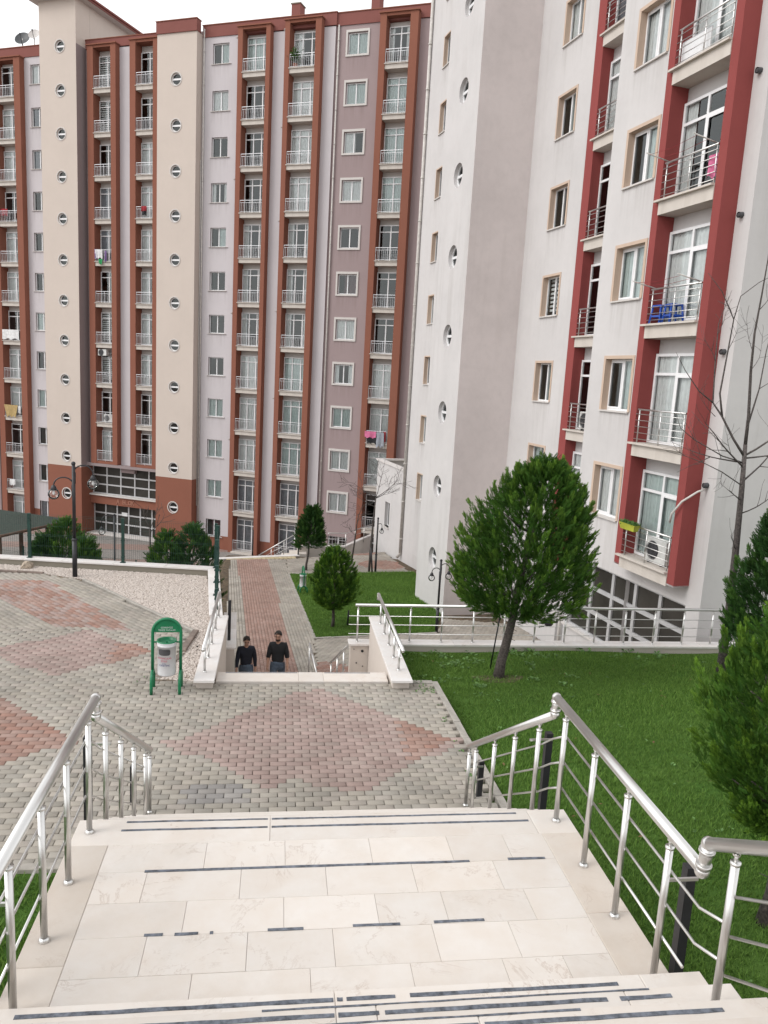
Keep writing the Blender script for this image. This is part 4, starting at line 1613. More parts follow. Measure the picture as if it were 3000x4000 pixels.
# brown plinth under the light wall panels
for (a, b, z1, y) in ((-44.75, -42.35, -8.15, .01), (-30.12, -27.2, -8.4, .01), (-24.97, -23.9, -8.4, .01)):
    cw = MB()
    holes = [(-44.18, -42.94, 22.57 - FL * 11, 23.87 - FL * 11)] if a < -44 else ([(-29.32, -28.12, 22.86 - FL * 11, 24.1 - FL * 11)] if a < -30 else [])
    wall(cw, a, b, COURT, z1, y, holes, 0.2)
    LB.add(cw, 'plinth', 'red_brown')

# parapets -------------------------------------------------------------------
for (a, b, y, z0, z1) in ((-48.5, -42.4, -0.06, 24.38, 25.05), (-39.35, -33.05, -0.06, 24.5, 25.05), (-33.12, -30.05, -0.78, 24.67, 25.38), (-30.05, -20.64, -0.06, 24.5, 25.2), (-20.64, -13.0, 0.06, 24.48, 25.18)):
    pm = MB().box(a, b, y, y + 0.5, z0, z1)
    LB.add(pm, 'parapet', 'red_parapet')
    LB.add(MB().box(a - .03, b + .03, y - 0.04, y + .54, z1, z1 + 0.05), 'parapet_cap', 'red_brown')

# stair towers ----------------------------------------------------------------
def tower(x0, x1, y, zbot, zred, ztop, cx, portholes, r, side=None):
    mb = MB()
    wall(mb, x0, x1, zred, ztop, y, circles=[(cx, z, r) for z in portholes if z > zred], depth=0.16)
    if side:
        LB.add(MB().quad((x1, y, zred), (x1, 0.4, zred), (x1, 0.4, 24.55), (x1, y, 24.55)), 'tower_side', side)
        mb.quad((x1, y, 24.55), (x1, 0.4, 24.55), (x1, 0.4, ztop), (x1, y, ztop))
    else:
        mb.quad((x1, y, zred), (x1, 0.4, zred), (x1, 0.4, ztop), (x1, y, ztop))
    mb.quad((x0, y, zred), (x0, y, ztop), (x0, 0.4, ztop), (x0, 0.4, zred))
    LB.add(mb, 'tower_wall', 'wall_cream')
    mb = MB()
    wall(mb, x0, x1, zbot, zred, y, circles=[(cx, z, r) for z in portholes if z < zred], depth=0.16)
    mb.quad((x1, y, zbot), (x1, 0.4, zbot), (x1, 0.4, zred), (x1, y, zred))
    mb.quad((x0, y, zbot), (x0, y, zred), (x0, 0.4, zred), (x0, 0.4, zbot))
    LB.add(mb, 'tower_base', 'red_brown')


def porthole_kit(r, frame='pvc', bar=0.055):
    mb = MB()
    n = 28
    for k in range(n):
        t0, t1 = 2 * math.pi * k / n, 2 * math.pi * (k + 1) / n
        for (ra, rb, ya, yb) in ((r, r * 0.84, 0.0, 0.0), (r * .84, r * .84, 0.0, 0.06)):
            mb.quad((ra * math.cos(t0), ya, ra * math.sin(t0)), (rb * math.cos(t0), yb, rb * math.sin(t0)), (rb * math.cos(t1), yb, rb * math.sin(t1)), (ra * math.cos(t1), ya, ra * math.sin(t1)))
    mb.box(-r * .86, r * .86, -0.012, 0.05, -bar, bar)
    fr_ = mb.mesh('porthole', frame)
    p = MB()
    p.tube([(0, 0.045, 0), (0, 0.055, 0)], r * 0.86, 28)
    ring = MB()
    for k in range(n):
        t0, t1 = 2 * math.pi * k / n, 2 * math.pi * (k + 1) / n
        o_, i_ = r * 1.16, r
        prof = [(o_, 0.0), (o_, -0.03), (i_, -0.03), (i_, 0.0)]
        for (ra, ya), (rb, yb) in zip(prof, prof[1:]):
            ring.quad((ra * math.cos(t0), ya, ra * math.sin(t0)), (ra * math.cos(t1), ya, ra * math.sin(t1)), (rb * math.cos(t1), yb, rb * math.sin(t1)), (rb * math.cos(t0), yb, rb * math.sin(t0)))
    return fr_, p.mesh('pane', 'glass_dark'), ring


PR = 0.385
phf, php, phr = porthole_kit(PR)
phr_me = phr.mesh('surround_ring', 'trim_white')
plate = MB().tube([(0, .14, 0), (0, .15, 0)], PR * 0.8, 20).mesh('blank_panel', 'trim_white')
zTL = [24.45 - 2.808 * k for k in range(12)]
zT2 = [21.90 - 2.85 * k for k in range(11)]
tower(-42.42, -39.35, -1.0, COURT, -4.36, 27.35, -40.70, zTL, PR, 'wall_taupe')
tower(-33.08, -30.08, -0.70, COURT, -4.46, 24.67, -31.62, zT2, PR)
for (cx, y, zs_) in ((-40.70, -1.0, zTL), (-31.62, -.70, zT2)):
    for i, z in enumerate(zs_):
        o = LB.put('porthole', phf, cx, y + 0.10, z)
        link('pane', php, o)
        link('surround_ring', phr_me, o, (0, -0.10, 0))
        if i % 4 == 0 or (i % 5 == 1):
            hp = MB().quad((-PR * .8, .1, -PR * .6), (PR * .8, .1, -PR * .6), (PR * .82, .1, -.02), (-PR * .82, .1, -.02))
            link('blind', hp.mesh('blind', 'curtain'), o)
# stair head of the left tower with its eaves
hd = MB()
hd.box(-42.42, -39.35, 0.41, 11.0, 24.9, 27.36)
LB.add(hd, 'stair_head', 'wall_cream')
rf = MB()
rf.box(-42.95, -38.75, -1.6, 11.6, 27.36, 27.50)
rf.box(-43.05, -38.65, -1.7, 11.7, 27.50, 27.62)
rfo = LB.add(rf, 'roof_slab', 'red_parapet')
so = MB().box(-42.9, -38.8, -1.55, 11.5, 27.345, 27.359)
LB.add(so, 'soffit', 'trim_white')

# balcony stacks ---------------------------------------------------------------
def rail_left(w, h=0.80, n=13):
    mb = MB()
    mb.box(0, w, 0, 0.03, h - 0.035, h)
    mb.box(0, w, 0.005, 0.022, h - 0.17, h - .15)
    mb.box(0, w, 0.005, 0.022, 0.06, 0.08)
    for i in range(n + 1):
        x = (w - 0.02) * i / n
        t = 0.011 if i % 6 else 0.022
        mb.box(x, x + t, 0.006, 0.022, 0.0 if i % 6 == 0 else .07, h - (.035 if i % 6 == 0 else .16))
    return mb


def stack(fr, x0, x1, pl, pr, ytop, zcap, slab0, count, zbot, yfront=-0.45, yglass=0.28, drop_last=False, mat='red_brown', lint='lintel', styles=('full',), kits=None, ground=False, door_h=2.24, box_bottom=False):
    """pl/pr: widths of the side piers; slab0: top of the uppermost balcony floor"""
    for (a, b) in ((x0 - pl, x0), (x1, x1 + pr)):
        LB_ = MB().box(a, b, yfront, yglass + .05, zbot, zcap)
        fr.add(LB_, 'pier', mat)
    hd_ = MB().box(x0, x1, yfront + .02, yglass + .05, zcap - 0.16, zcap - .002)
    fr.add(hd_, 'head_beam', mat)
    fr.add(MB().box(x0 - pl - .06, x1 + pr + .06, yfront - 0.08, 0.0, zcap, zcap + 0.07), 'head_cap', mat)
    w = x1 - x0
    slab = MB()
    slab.box(0.0, w, yfront + 0.05, yglass, -0.31, -0.045)
    slab.box(-0.03, w + 0.002, yfront - 0.03, yglass, -0.045, 0.0)
    slab_me = slab.mesh('balcony', 'slab_cream')
    rail_me = kits['rail']
    for k in range(count):
        z = slab0 - FL * k
        last = (k == count - 1)
        zl = z + door_h
        zn = (slab0 - FL * (k - 1) - 0.31) if k else zcap - 0.16
        if zn - zl > 0.02:
            fr.add(MB().box(x0, x1, yglass, yglass + 0.05, zl, zn), 'lintel', lint)
        if last and box_bottom:
            s_ = fr.add(MB().box(x0, x1, yfront + .03, yglass, zbot, z), 'balcony', mat)
        elif last and ground:
            s_ = fr.add(MB().box(x0, x1, yfront - .2, yglass, z - 0.3, z), 'balcony', 'slab_cream')
        else:
            s_ = fr.put('balcony', slab_me, x0, 0, z)
        ro = link('railing', rail_me, s_, ((0.02 if not (last and (box_bottom or ground)) else x0 + .02), yfront + 0.04, 0.0 if not (last and (box_bottom or ground)) else z - fr.base))
        if last and (box_bottom or ground):
            ro.location = (x0 + .02, yfront + .04, z - fr.base)
        kits['door'].place(fr, x0 + 0.01, yglass - 0.10, z + 0.01, pick(k + int(abs(x0)), styles))


door_kits = {}
def doors(w, **kw):
    key = round(w, 2)
    if key not in door_kits:
        door_kits[key] = dict(door=WindowKit(w - .02, 2.22, mull=(0.36, 0.72), trans=1.80, fw=0.06, name='balcony_door'), rail=rail_left(w - .04).mesh('railing', 'rail_white'))
    return door_kits[key]


def doors2(w):
    key = ('n', round(w, 2))
    if key not in door_kits:
        door_kits[key] = dict(door=WindowKit(w - .02, 2.22, mull=(0.52,), trans=1.80, fw=0.06, name='balcony_door'), rail=rail_left(w - .04, n=11).mesh('railing', 'rail_white'))
    return door_kits[key]


ST = ['full', 'sides', 'teal', 'left', 'full', 'grey', 'right', 'none', 'full', 'sides', 'teal']
stack(LB, -46.95, -45.27, 0.5, 0.55, 0, 24.30, 21.72, 12, COURT, kits=doors2(1.68), styles=ST, ground=True)
stack(LB, -38.42, -37.00, 0.50, 0.42, 0, 24.55, 21.82, 10, -4.02, kits=doors2(1.42), styles=['left', 'none', 'blind', 'right', 'grey', 'none', 'blind', 'sides'], box_bottom=True)
stack(LB, -34.98, -33.60, 0.46, 0.50, 0, 24.62, 21.82, 10, -4.02, kits=doors2(1.38), styles=['right', 'none', 'teal', 'grey', 'none', 'full', 'left'], box_bottom=True)
stack(LB, -26.90, -25.24, 0.34, 0.30, 0, 24.75, 22.09, 12, COURT, kits=doors(1.66), styles=['full', 'teal', 'none', 'sides', 'full', 'grey', 'teal'], ground=True)
stack(LB, -23.60, -21.86, 0.33, 0.40, 0, 24.85, 22.12, 12, COURT, kits=doors(1.74), styles=['left', 'full', 'sides', 'teal', 'grey', 'full', 'none'], ground=True)
stack(LB, -17.29, -15.80, 0.40, 0.50, 0, 24.75, 21.98, 12, COURT, yfront=-0.35, yglass=0.36, kits=doors2(1.49), styles=['none', 'full', 'right', 'teal', 'full', 'sides', 'teal'], ground=True)

# entrance under stacks A and B ---------------------------------------------------
def grid_glazing(fr, x0, x1, z0, z1, y, nx_, nz_, name, mat='aluminium', t=0.05, gl='glass_dirty', xs_=None):
    xs_ = xs_ or [x0 + (x1 - x0) * i / nx_ for i in range(nx_ + 1)]
    mb = MB()
    for i, x in enumerate(xs_):
        mb.box(x - t, x + t, y - 0.05, y + 0.03, z0, z1)
    zs_ = [z0 + (z1 - z0) * j / nz_ for j in range(nz_ + 1)]
    for z in zs_:
        mb.box(x0, x1, y - 0.046, y + 0.026, z - t, z + t)
    o = fr.add(mb, name, mat)
    for i in range(len(xs_) - 1):
        for j in range(nz_):
            p = MB().box(xs_[i] + t, xs_[i + 1] - t, y, y + 0.01, zs_[j] + t, zs_[j + 1] - t)
            p.xform(lambda q: Vector((q.x, q.y, q.z - fr.base)))
            p.build('pane', gl, o)
    return o


grid_glazing(LB, -39.30, -33.10, -6.38, -4.30, 0.3, 5, 3, 'entrance_glazing')
LB.add(MB().box(-39.35, -33.08, -0.15, 0.4, -6.50, -6.40), 'ledge', 'trim_white')
LB.add(MB().box(-39.35, -33.08, 0.0, 0.5, -7.14, -6.50), 'fascia', 'red_brown')
grid_glazing(LB, -39.30, -33.10, -9.35, -7.16, 0.4, 6, 3, 'entrance_glazing')
LB.add(MB().box(-39.35, -33.08, -0.44, 0.3, -4.24, -4.03), 'soffit', 'wall_taupe')
LB.add(MB().box(-36.6, -35.42, -0.02, 0.3, -4.6, -4.24), 'wall', 'wall_mauve')
# raised letters on the fascia
def letters(fr, text, x0, z0, h, y, mat, dep=0.04):
    S = {'A': [((0, 0), (.3, 1)), ((.3, 1), (.6, 0)), ((.13, .4), (.47, .4))], 'B': [((0, 0), (0, 1)), ((0, 1), (.45, .9)), ((.45, .9), (.4, .55)), ((0, .52), (.5, .48)), ((.5, .48), (.5, .1)), ((.5, .1), (0, 0))],
         'L': [((0, 0), (0, 1)), ((0, 0), (.5, 0))], 'O': [((0, .1), (0, .9)), ((0, .9), (.55, .9)), ((.55, .9), (.55, .1)), ((.55, .1), (0, .1))], 'K': [((0, 0), (0, 1)), ((0, .45), (.5, 1)), ((.15, .55), (.55, 0))]}
    x = x0
    for ch in text:
        mb = MB()
        for (a, b) in S.get(ch, []):
            pa, pb = Vector((x + a[0] * h, y, z0 + a[1] * h)), Vector((x + b[0] * h, y, z0 + b[1] * h))
            d = (pb - pa).normalized()
            nrm = Vector((-d.z, 0, d.x)) * h * 0.075
            q = [pa - nrm - d * .02, pb - nrm + d * .02, pb + nrm + d * .02, pa + nrm - d * .02]
            mb.quad(*[p_ + Vector((0, -dep, 0)) for p_ in q])
            for i in range(4):
                j = (i + 1) % 4
                mb.quad(q[i], q[j], q[j] + Vector((0, -dep, 0)), q[i] + Vector((0, -dep, 0)))
        x += h * 0.82
        if mb.v:
            fr.add(mb, 'letter', mat)
letters(LB, 'A BLOK', -36.95, -6.98, 0.32, -0.001, 'letter_red')
LB.add(MB().box(-36.8, -36.3, 0.33, 0.36, -7.95, -7.68), 'notice', 'cloth_white')
# paved forecourt step
LB.add(MB().box(-39.3, -33.1, -0.6, 0.3, COURT, COURT + .06), 'door_step', 'trim_white')

# downpipes, vents, chimneys --------------------------------------------------------
def downpipe(fr, x, y, z0, z1, r=0.05, mat='pipe_white', boot=0.0):
    mb = MB().tube([(x, y, z0 + (0.25 if boot else 0)), (x, y, z1)], r, 8)
    z = z0 + 1
    while z < z1:
        mb.tube([(x, y, z), (x, y, z + .06)], r * 1.25, 8)
        z += 2.0
    if boot:
        mb.tube([(x, y, z0 + .3), (x, y, z0 + .22), (x - boot, y - boot, z0)], r, 8)
    fr.add(mb, 'downpipe', mat)
downpipe(LB, -29.93, -0.07, COURT, 25.0)
downpipe(LB, -30.03, -0.14, COURT + 3, 17.0, 0.03)
downpipe(LB, -20.50, 0.02, COURT, 24.5)
vent = MB()
vent.tube([(0, 0.0, 0), (0, -0.16, -0.02), (0, -0.24, -0.09)], 0.055, 8)
vent_me = vent.mesh('vent_pipe', 'pipe_white')
vent_dk = MB().tube([(0, 0.02, 0), (0, -0.05, 0)], 0.06, 8).mesh('vent_pipe', 'grey_plastic')
for k in range(11):
    for (x, dz, me) in ((-27.42, 24.3, vent_me if k % 3 == 0 else vent_dk), (-24.08, 24.5, vent_me if k % 2 == 0 else vent_dk), (-35.55, 23.85, vent_dk), (-39.0, 23.75, vent_dk)):
        if x < -30 and k > 9:
            continue
        LB.put('vent_pipe', me, x, 0.0, dz - FL * k)
for (x, w) in ((-24.45, 0.62), (-18.95, 0.55), (-33.0, 0.5)):
    zt_ = 26.9 if x > -30 else 26.0
    LB.add(MB().box(x - w / 2, x + w / 2, 2.0, 2.7, 25.0, zt_), 'chimney', 'red_parapet')
    LB.add(MB().box(x - w / 2 - .05, x + w / 2 + .05, 1.95, 2.75, zt_, zt_ + .06), 'chimney_cap', 'concrete')

# satellite dishes on the roof (things of their own)
def dish(fr, x, z, r, mat, label):
    w_ = fr.world(x, 0.5, 25.05)
    t = thing('satellite_dish', label, 'satellite dish', w_, 0, 'satellite dishes on the roof edge')
    mb = MB()
    n = 20
    prof = [(r * s_, -0.22 * r * (1 - s_ * s_)) for s_ in (0.02, .3, .6, .85, 1.0)]
    mb.lathe(prof, (0, 0, 0), n)
    q = Matrix.Rotation(R_(62), 4, 'X')
    q = Matrix.Rotation(R_(-12), 4, 'Z') @ q
    mb.xform(lambda p: q @ p + Vector((0, 0, z)))
    # give the dish a back
    mb.build('reflector', mat, t)
    mb = MB().tube([(0, 0.1, 0), (0, 0.1, z)], 0.03, 8)
    mb.build('mast', 'pipe_white', t)
    f_ = MB().tube([(0, 0, z - r * .9), (0, -r * .9, z + .1)], 0.02, 6)
    f_.sphere((0, -r * .9, z + .1), 0.06, 8, 6)
    f_.build('feed_horn', 'grey_plastic', t)
dish(LB, -45.3, 0.85, 0.55, 'dish_dark', 'dark satellite dish on the roof edge left of the stair tower')
dish(LB, -44.25, 1.05, 0.42, 'dish_white', 'pale satellite dish between the dark dish and the one touching the tower')
dish(LB, -43.1, 0.95, 0.45, 'dish_white', 'pale satellite dish on the roof right against the stair tower')

# ================================================================== right building
RB = Frame(-9.6, 13.03, ('apartment_building', 'white apartment block with crimson balcony piers and peach window surrounds', 'building'), -5.9)
RT = 24.0
YW2 = -1.13
# main wall with the far windows and window column 1
kitF = WindowKit(0.98, 1.30, fw=0.05)
kitW1 = WindowKit(1.10, 1.30, fw=0.055)
kitW2 = WindowKit(1.22, 1.36, fw=0.06, sash=(0.0, 0.5))
zW = [12.10 + 2.85 * 2 - 2.85 * k for k in range(8)]
zF = [18.1 + 2.85 - 2.85 * k for k in range(9)]
mb = MB()
hF = [(-35.86, -34.88, z - .65, z + .65) for z in zF]
hW1 = [(-24.50, -23.40, z - .65, z + .65) for z in zW[:7]]
wall(mb, -37.85, -21.97, -6.2, RT, 0.0, hF + hW1, 0.24)
mb.quad((-37.85, 0, -6.2), (-37.85, 0, RT), (-37.85, 12, RT), (-37.85, 12, -6.2))
RB.add(mb, 'wall', 'wall_white')
pt = lambda w, h, s=0.11: [(-s, w + s, h, h + s), (-s, 0, 0, h), (w, w + s, 0, h)]
def surround(w, h, s=0.11):
    t = MB()
    for a, b, c, d in pt(w, h, s):
        t.box(a, b, -0.02, 0.0, c, d)
    # painted reveals
    t.box(0.0, 0.006, -0.02, 0.19, 0, h)
    t.box(w - .006, w, -0.02, 0.19, 0, h)
    t.box(0, w, -0.02, 0.19, h - .006, h)
    return t.mesh('window_surround', 'trim_peach')
def sillm(w):
    return MB().box(-0.05, w + 0.05, -0.06, 0.2, -0.035, 0.004).mesh('sill', 'trim_white')
sF, sW1, sW2 = surround(.98, 1.30, .05), surround(1.10, 1.30, .07), surround(1.22, 1.36, .08)
lF, lW1, lW2 = sillm(.98), sillm(1.10), sillm(1.22)
stF = ['full', 'right', 'grey', 'none', 'right', 'full', 'none', 'teal', 'full']
for k, z in enumerate(zF):
    o = kitF.place(RB, -35.86, 0.17, z - .65, stF[k])
    link('window_surround', sF, o, (0, -.17, 0)); link('sill', lF, o, (0, -.17, 0))
st1 = ['right', 'full', 'right', 'none', 'blind', 'right', 'teal']
for k, z in enumerate(zW[:7]):
    o = kitW1.place(RB, -24.50, 0.17, z - .65, st1[k])
    link('window_surround', sW1, o, (0, -.17, 0)); link('sill', lW1, o, (0, -.17, 0))
# stair tower with its own round windows
zP = [13.62 + 2.85 * 2 - 2.85 * k for k in range(9)]
TX0, TX1, TY = -29.30, -26.17, -2.17
rP = 0.42
mb = MB()
wall(mb, TX0, TX1, -6.2, RT, TY, circles=[(-27.60, z, rP) for z in zP], depth=0.2)
mb.quad((TX0, TY, -6.2), (TX0, TY, RT), (TX0, 0.0, RT), (TX0, 0.0, -6.2))
RB.add(mb, 'tower_wall', 'wall_white')
mb = MB()
mb.quad((TX1, TY, -6.2), (TX1, 0.0, -6.2), (TX1, 0.0, RT), (TX1, TY, RT))
RB.add(mb, 'tower_side', 'wall_tan')
pf, pp, prr = porthole_kit(rP, bar=0.045)
prm = prr.mesh('surround_ring', 'wall_white')
for i, z in enumerate(zP):
    o = RB.put('porthole', pf, -27.60, TY + 0.14, z)
    link('pane', pp, o)
    hp = MB().quad((-rP * .8, .12, -rP * .6), (rP * .8, .12, -rP * .6), (rP * .82, .12, -.02), (-rP * .82, .12, -.02))
    link('blind', hp.mesh('blind', 'curtain_grey'), o)
# forward bay with window column 2, end wall
mb = MB()
hW2 = [(-18.46, -17.24, z - .68, z + .68) for z in zW[:7]]
GZ0, GZ1 = -3.42, -1.38
hG = [(-19.15, -14.18, GZ0, GZ1)]
wall(mb, -19.22, -16.50, -6.2, RT, YW2, hW2 + [(-19.15, -16.50, GZ0, GZ1)], 0.24)
wall(mb, -14.20, -13.72, -6.2, RT, YW2)
wall(mb, -16.50, -14.20, -6.2, GZ0, YW2)
wall(mb, -16.50, -14.20, GZ1, -0.93, YW2)
mb.quad((-19.22, YW2, -6.2), (-19.22, YW2, RT), (-19.22, 0.4, RT), (-19.22, 0.4, -6.2))
RB.add(mb, 'wall', 'wall_white')
mb = MB()
mb.quad((-13.72, YW2, -6.2), (-13.72, 14, -6.2), (-13.72, 14, RT), (-13.72, YW2, RT))
RB.add(mb, 'end_wall', 'wall_white')
st2 = ['full', 'full', 'full', 'right', 'teal', 'right', 'full']
for k, z in enumerate(zW[:7]):
    o = kitW2.place(RB, -18.46, YW2 + 0.17, z - .68, st2[k])
    link('window_surround', sW2, o, (0, -.17, 0)); link('sill', lW2, o, (0, -.17, 0))
sh = MB()
sh.box(-37.7, -13.75, 12.0, 12.2, -6.2, RT)
sh.box(-37.8, -13.75, 0.3, 12.2, RT - .3, RT)
sh.box(-19.2, -13.75, YW2 + .3, 0.3, RT - .3, RT)
RB.add(sh, 'shell', 'room')
fl_ = MB()
for k in range(10):
    z = zW[1] - 1.55 - 2.85 * (k - 1)
    fl_.box(-37.7, -19.3, 0.5, 11.9, z - .2, z)
    fl_.box(-19.1, -13.8, YW2 + .9, 11.9, z - .2, z)
RB.add(fl_, 'floor_slabs', 'room')


def rail_bars(w, h=0.80, nb=5):
    mb = MB()
    mb.tube([(0, 0, h), (w, 0, h)], 0.022, 10)
    for j in range(nb):
        z = 0.09 + (h - 0.2) * j / (nb - 1)
        mb.tube([(-0.05, -0.015, z), (w, -.015, z)], 0.009, 6)
    for x in (0.06, w * .5, w - 0.04):
        mb.tube([(x, 0, 0), (x, 0, h)], 0.016, 8)
    return mb


def stack_r(x0, x1, pl, pr, yf, yg, zbot, slabs, styles, doorw, mull, closed_right=True):
    RB.add(MB().box(x0 - pl, x0, yf, yg + .06, zbot, RT), 'pier', 'crimson')
    if pr:
        RB.add(MB().box(x1, x1 + pr, yf, yg + .06, zbot, RT), 'pier', 'crimson')
    w = x1 - x0
    s_ = MB()
    s_.box(0, w, yf - .02, yg, -0.33, -0.045)
    s_.box(-0.09, w + (0.0), yf - 0.10, yg, -0.045, 0)
    sm = s_.mesh('balcony', 'slab_cream')
    kit = WindowKit(doorw, 2.14, mull=mull, trans=1.66, fw=0.065, name='balcony_door', sash=(mull[0], 1.0))
    rm = rail_bars(w - .1).mesh('railing', 'steel')
    for k, z in enumerate(slabs):
        o = RB.put('balcony', sm, x0, 0, z)
        link('railing', rm, o, (0.06, yf + 0.02, 0.0))
        kit.place(RB, x0 + .01, yg - 0.08, z + 0.01, styles[k % len(styles)])
        nz = slabs[k - 1] - .33 if k else RT
        RB.add(MB().box(x0, x1, yg, yg + .06, z + 2.14, nz), 'lintel', 'wall_white')
        if doorw < w - .05:
            RB.add(MB().box(x0 + doorw + .01, x1, yg, yg + .06, z, z + 2.14), 'jamb', 'wall_white')


slabs1 = [10.68 + 2.85 * 2 - 2.85 * k for k in range(7)]
stack_r(-21.53, -19.22, 0.42, 0.0, -0.32, 0.06, -2.2, slabs1, ['right', 'grey', 'full', 'right', 'none', 'right', 'left'], 2.28, (0.45,))
slabs2 = [10.64 + 2.82 - 2.82 * k for k in range(6)]
stack_r(-16.28, -14.42, 0.24, 0.25, -1.55, YW2 + .04, -0.93, slabs2, ['full', 'full', 'sides', 'full', 'full', 'teal'], 1.84, (0.46,))
RB.add(MB().box(-16.52, -14.17, -1.55, YW2 + .1, -0.935, -0.90), 'soffit', 'wall_white')
# plain wall below stack 1
mb = MB()
wall(mb, -21.97, -19.22, -6.2, -2.2, 0.0, [(-21.6, -20.5, -5.6, -3.0)], 0.3)
RB.add(mb, 'wall', 'wall_white')
RB.add(MB().box(-21.6, -20.5, 0.28, 0.32, -5.6, -3.0), 'door', 'pvc')
# stairwell glazing near the ground
gz = grid_glazing(RB, -19.15, -14.20, GZ0, GZ1, YW2 + .12, 5, 3, 'curtain_glazing', 'aluminium', 0.055, xs_=[-19.15, -18.16, -17.17, -16.18, -15.19, -14.20])
RB.add(MB().box(-19.3, -14.2, YW2 - .08, YW2 + .1, GZ0 - .06, GZ0 - .002), 'sill', 'trim_white')
downpipe(RB, -37.6, -0.09, -5.95, RT, 0.08, boot=0.12)
downpipe(RB, -21.2, -0.09, -5.95, -2.4, 0.06)
# black ball lamp by the door, waste pipes near the end pier
o = MB().sphere((-19.6, -1.45, -3.55), 0.14, 14, 10)
o.tube([(-19.6, -1.15, -3.55), (-19.6, -1.45, -3.55)], 0.03, 8)
RB.add(o, 'wall_lamp', 'black_metal')
vt = MB().tube([(0, 0.0, 0), (0, -0.10, -0.01)], 0.06, 12, False)
vt.tube([(0, 0.0, 0), (0, -0.101, -0.01)], 0.04, 10)
vm_ = vt.mesh('vent_pipe', 'grey_plastic')
for z in (9.93, 7.15, 4.35, 1.45):
    RB.put('vent_pipe', vm_, -13.98, YW2, z)
vv = MB()
vv.tube([(-13.98, -1.2, 1.35), (-14.0, -1.35, 1.30), (-14.15, -1.62, 1.05), (-14.40, -1.66, 0.72), (-14.44, -1.64, 0.52)], 0.024, 8)
RB.add(vv, 'waste_hose', 'pipe_white')
mb = MB()
for (x, z, r) in ((-13.70, -1.6, .07), (-13.70, -1.9, .05)):
    mb.tube([(x, YW2 + 0.7 + (z + 1.6) * -.6, z), (x + .03, YW2 + .7 + (z + 1.6) * -.6, z)], r, 10)
RB.add(mb, 'wall_holes', 'grey_plastic')

# low annex behind the white block
AX = thing('annex_building', 'low white annex with coped roof edge between the two blocks', 'building', tuple(RB.world(-40.5, 0, -6.2)), RB.root.rotation_euler.z)
def ax(mb, name, mat, parent=None):
    mb.xform(lambda p: Vector((p.x + 40.5, p.y, p.z + 6.2)))
    return mb.build(name, mat, parent or AX)
zd = zone(1300, 1750, 500)
xa, za = RB.hit(zd(660, 1000)); xb, zb_ = RB.hit(zd(735, 720))
mb = MB()
wall(mb, -42.85, -37.86, -7.2, -1.36, 0.02, [(xa, xb, za, zb_)], 0.25)
mb.quad((-42.85, .02, -7.2), (-42.85, .02, -1.36), (-42.85, 6, -1.36), (-42.85, 6, -7.2))
ax(mb, 'wall', 'wall_white')
ax(MB().box(-42.95, -37.86, -0.06, 0.25, -1.36, -1.26), 'coping_slab', 'coping')
ax(MB().box(-42.95, -42.68, 0.25, 6.0, -1.36, -1.26), 'coping_slab', 'coping')
ax(MB().box(-42.7, -37.86, 5.2, 5.4, -7, -0.5), 'block_wall', 'wall_beige')
ax(MB().box(-42.7, -37.86, 0.25, 6.0, -2.1, -1.9), 'roof_slab', 'concrete')
wf = frame_mesh(xb - xa, zb_ - za, 0.05).xform(lambda p: p + Vector((xa, 0.2, za)))
wfo = ax(wf, 'window', 'pvc')
pn = MB().box(xa + .03, xb - .03, 0.24, 0.25, za + .03, zb_ - .03)
ax(pn, 'pane', 'glass_dark', wfo)
ax(MB().box(xa - .05, xb + .05, -0.06, 0.2, za - .05, za), 'sill', 'trim_white')

# ------------------------------------------------------------------ walls, ramp and steps in front of the left block
b2 = zone(900, 1950, 500)
fw_ = thing('retaining_wall', 'white coped wall at the far end of the brick path', 'wall', (-1, 39.6, zlow(39.5)))
pA, pB = onlow(*b2(-420, 775)), onlow(*b2(890, 742))
zc = zlow(39.6) + 0.05
wall_run(fw_, (pA.x, pA.y + .1), (pB.x, pB.y + .1), 0.2, COURT, zc - .05, 'wall_beige')
coping_run(fw_, (pA.x, pA.y + .1), (pB.x, pB.y + .1), 0.26, zc, 5)
for (px_, h) in ((285, 1.35), (878, 0.75)):
    p_ = onlow(*b2(px_, 742))
    mbp = MB().tube([(p_.x, p_.y + .1, zc), (p_.x, p_.y + .1, zc + h)], 0.035, 8)
    rpart(fw_, 'post', mbp, 'black_metal')
# cream stair block and its rail
sb = thing('staircase', 'cream outdoor steps with steel rails at the foot of the far block', 'stairs', (2.4, 41.5, zlow(41)))
pC = onlow(*b2(900, 738))
for k in range(7):
    x0 = pB.x - 2.6 + k * 0.42
    t = MB().box(x0, pB.x + 0.4, pB.y + 0.4, pB.y + 1.9, COURT, zc - 1.0 + k * 0.165)
    rpart(sb, 'step', t, 'slab_cream')
r0, r1 = aty(*b2(365, 728), pB.y + .35), aty(*b2(838, 455), pB.y + .35)
for dz in (0, 0.28, 0.55):
    rail(sb, [(r0.x + dz * 1.0, r0.y, r0.z - dz * .25), (r1.x, r1.y, r1.z - dz)], 0.028 if dz == 0 else 0.012, 'hand_rail', 8)
for f in (0.35, 0.7, 1.0):
    q = r0.lerp(r1, f)
    rail(sb, [(q.x, q.y, q.z - 0.85), (q.x, q.y, q.z)], 0.018, 'post', 8)
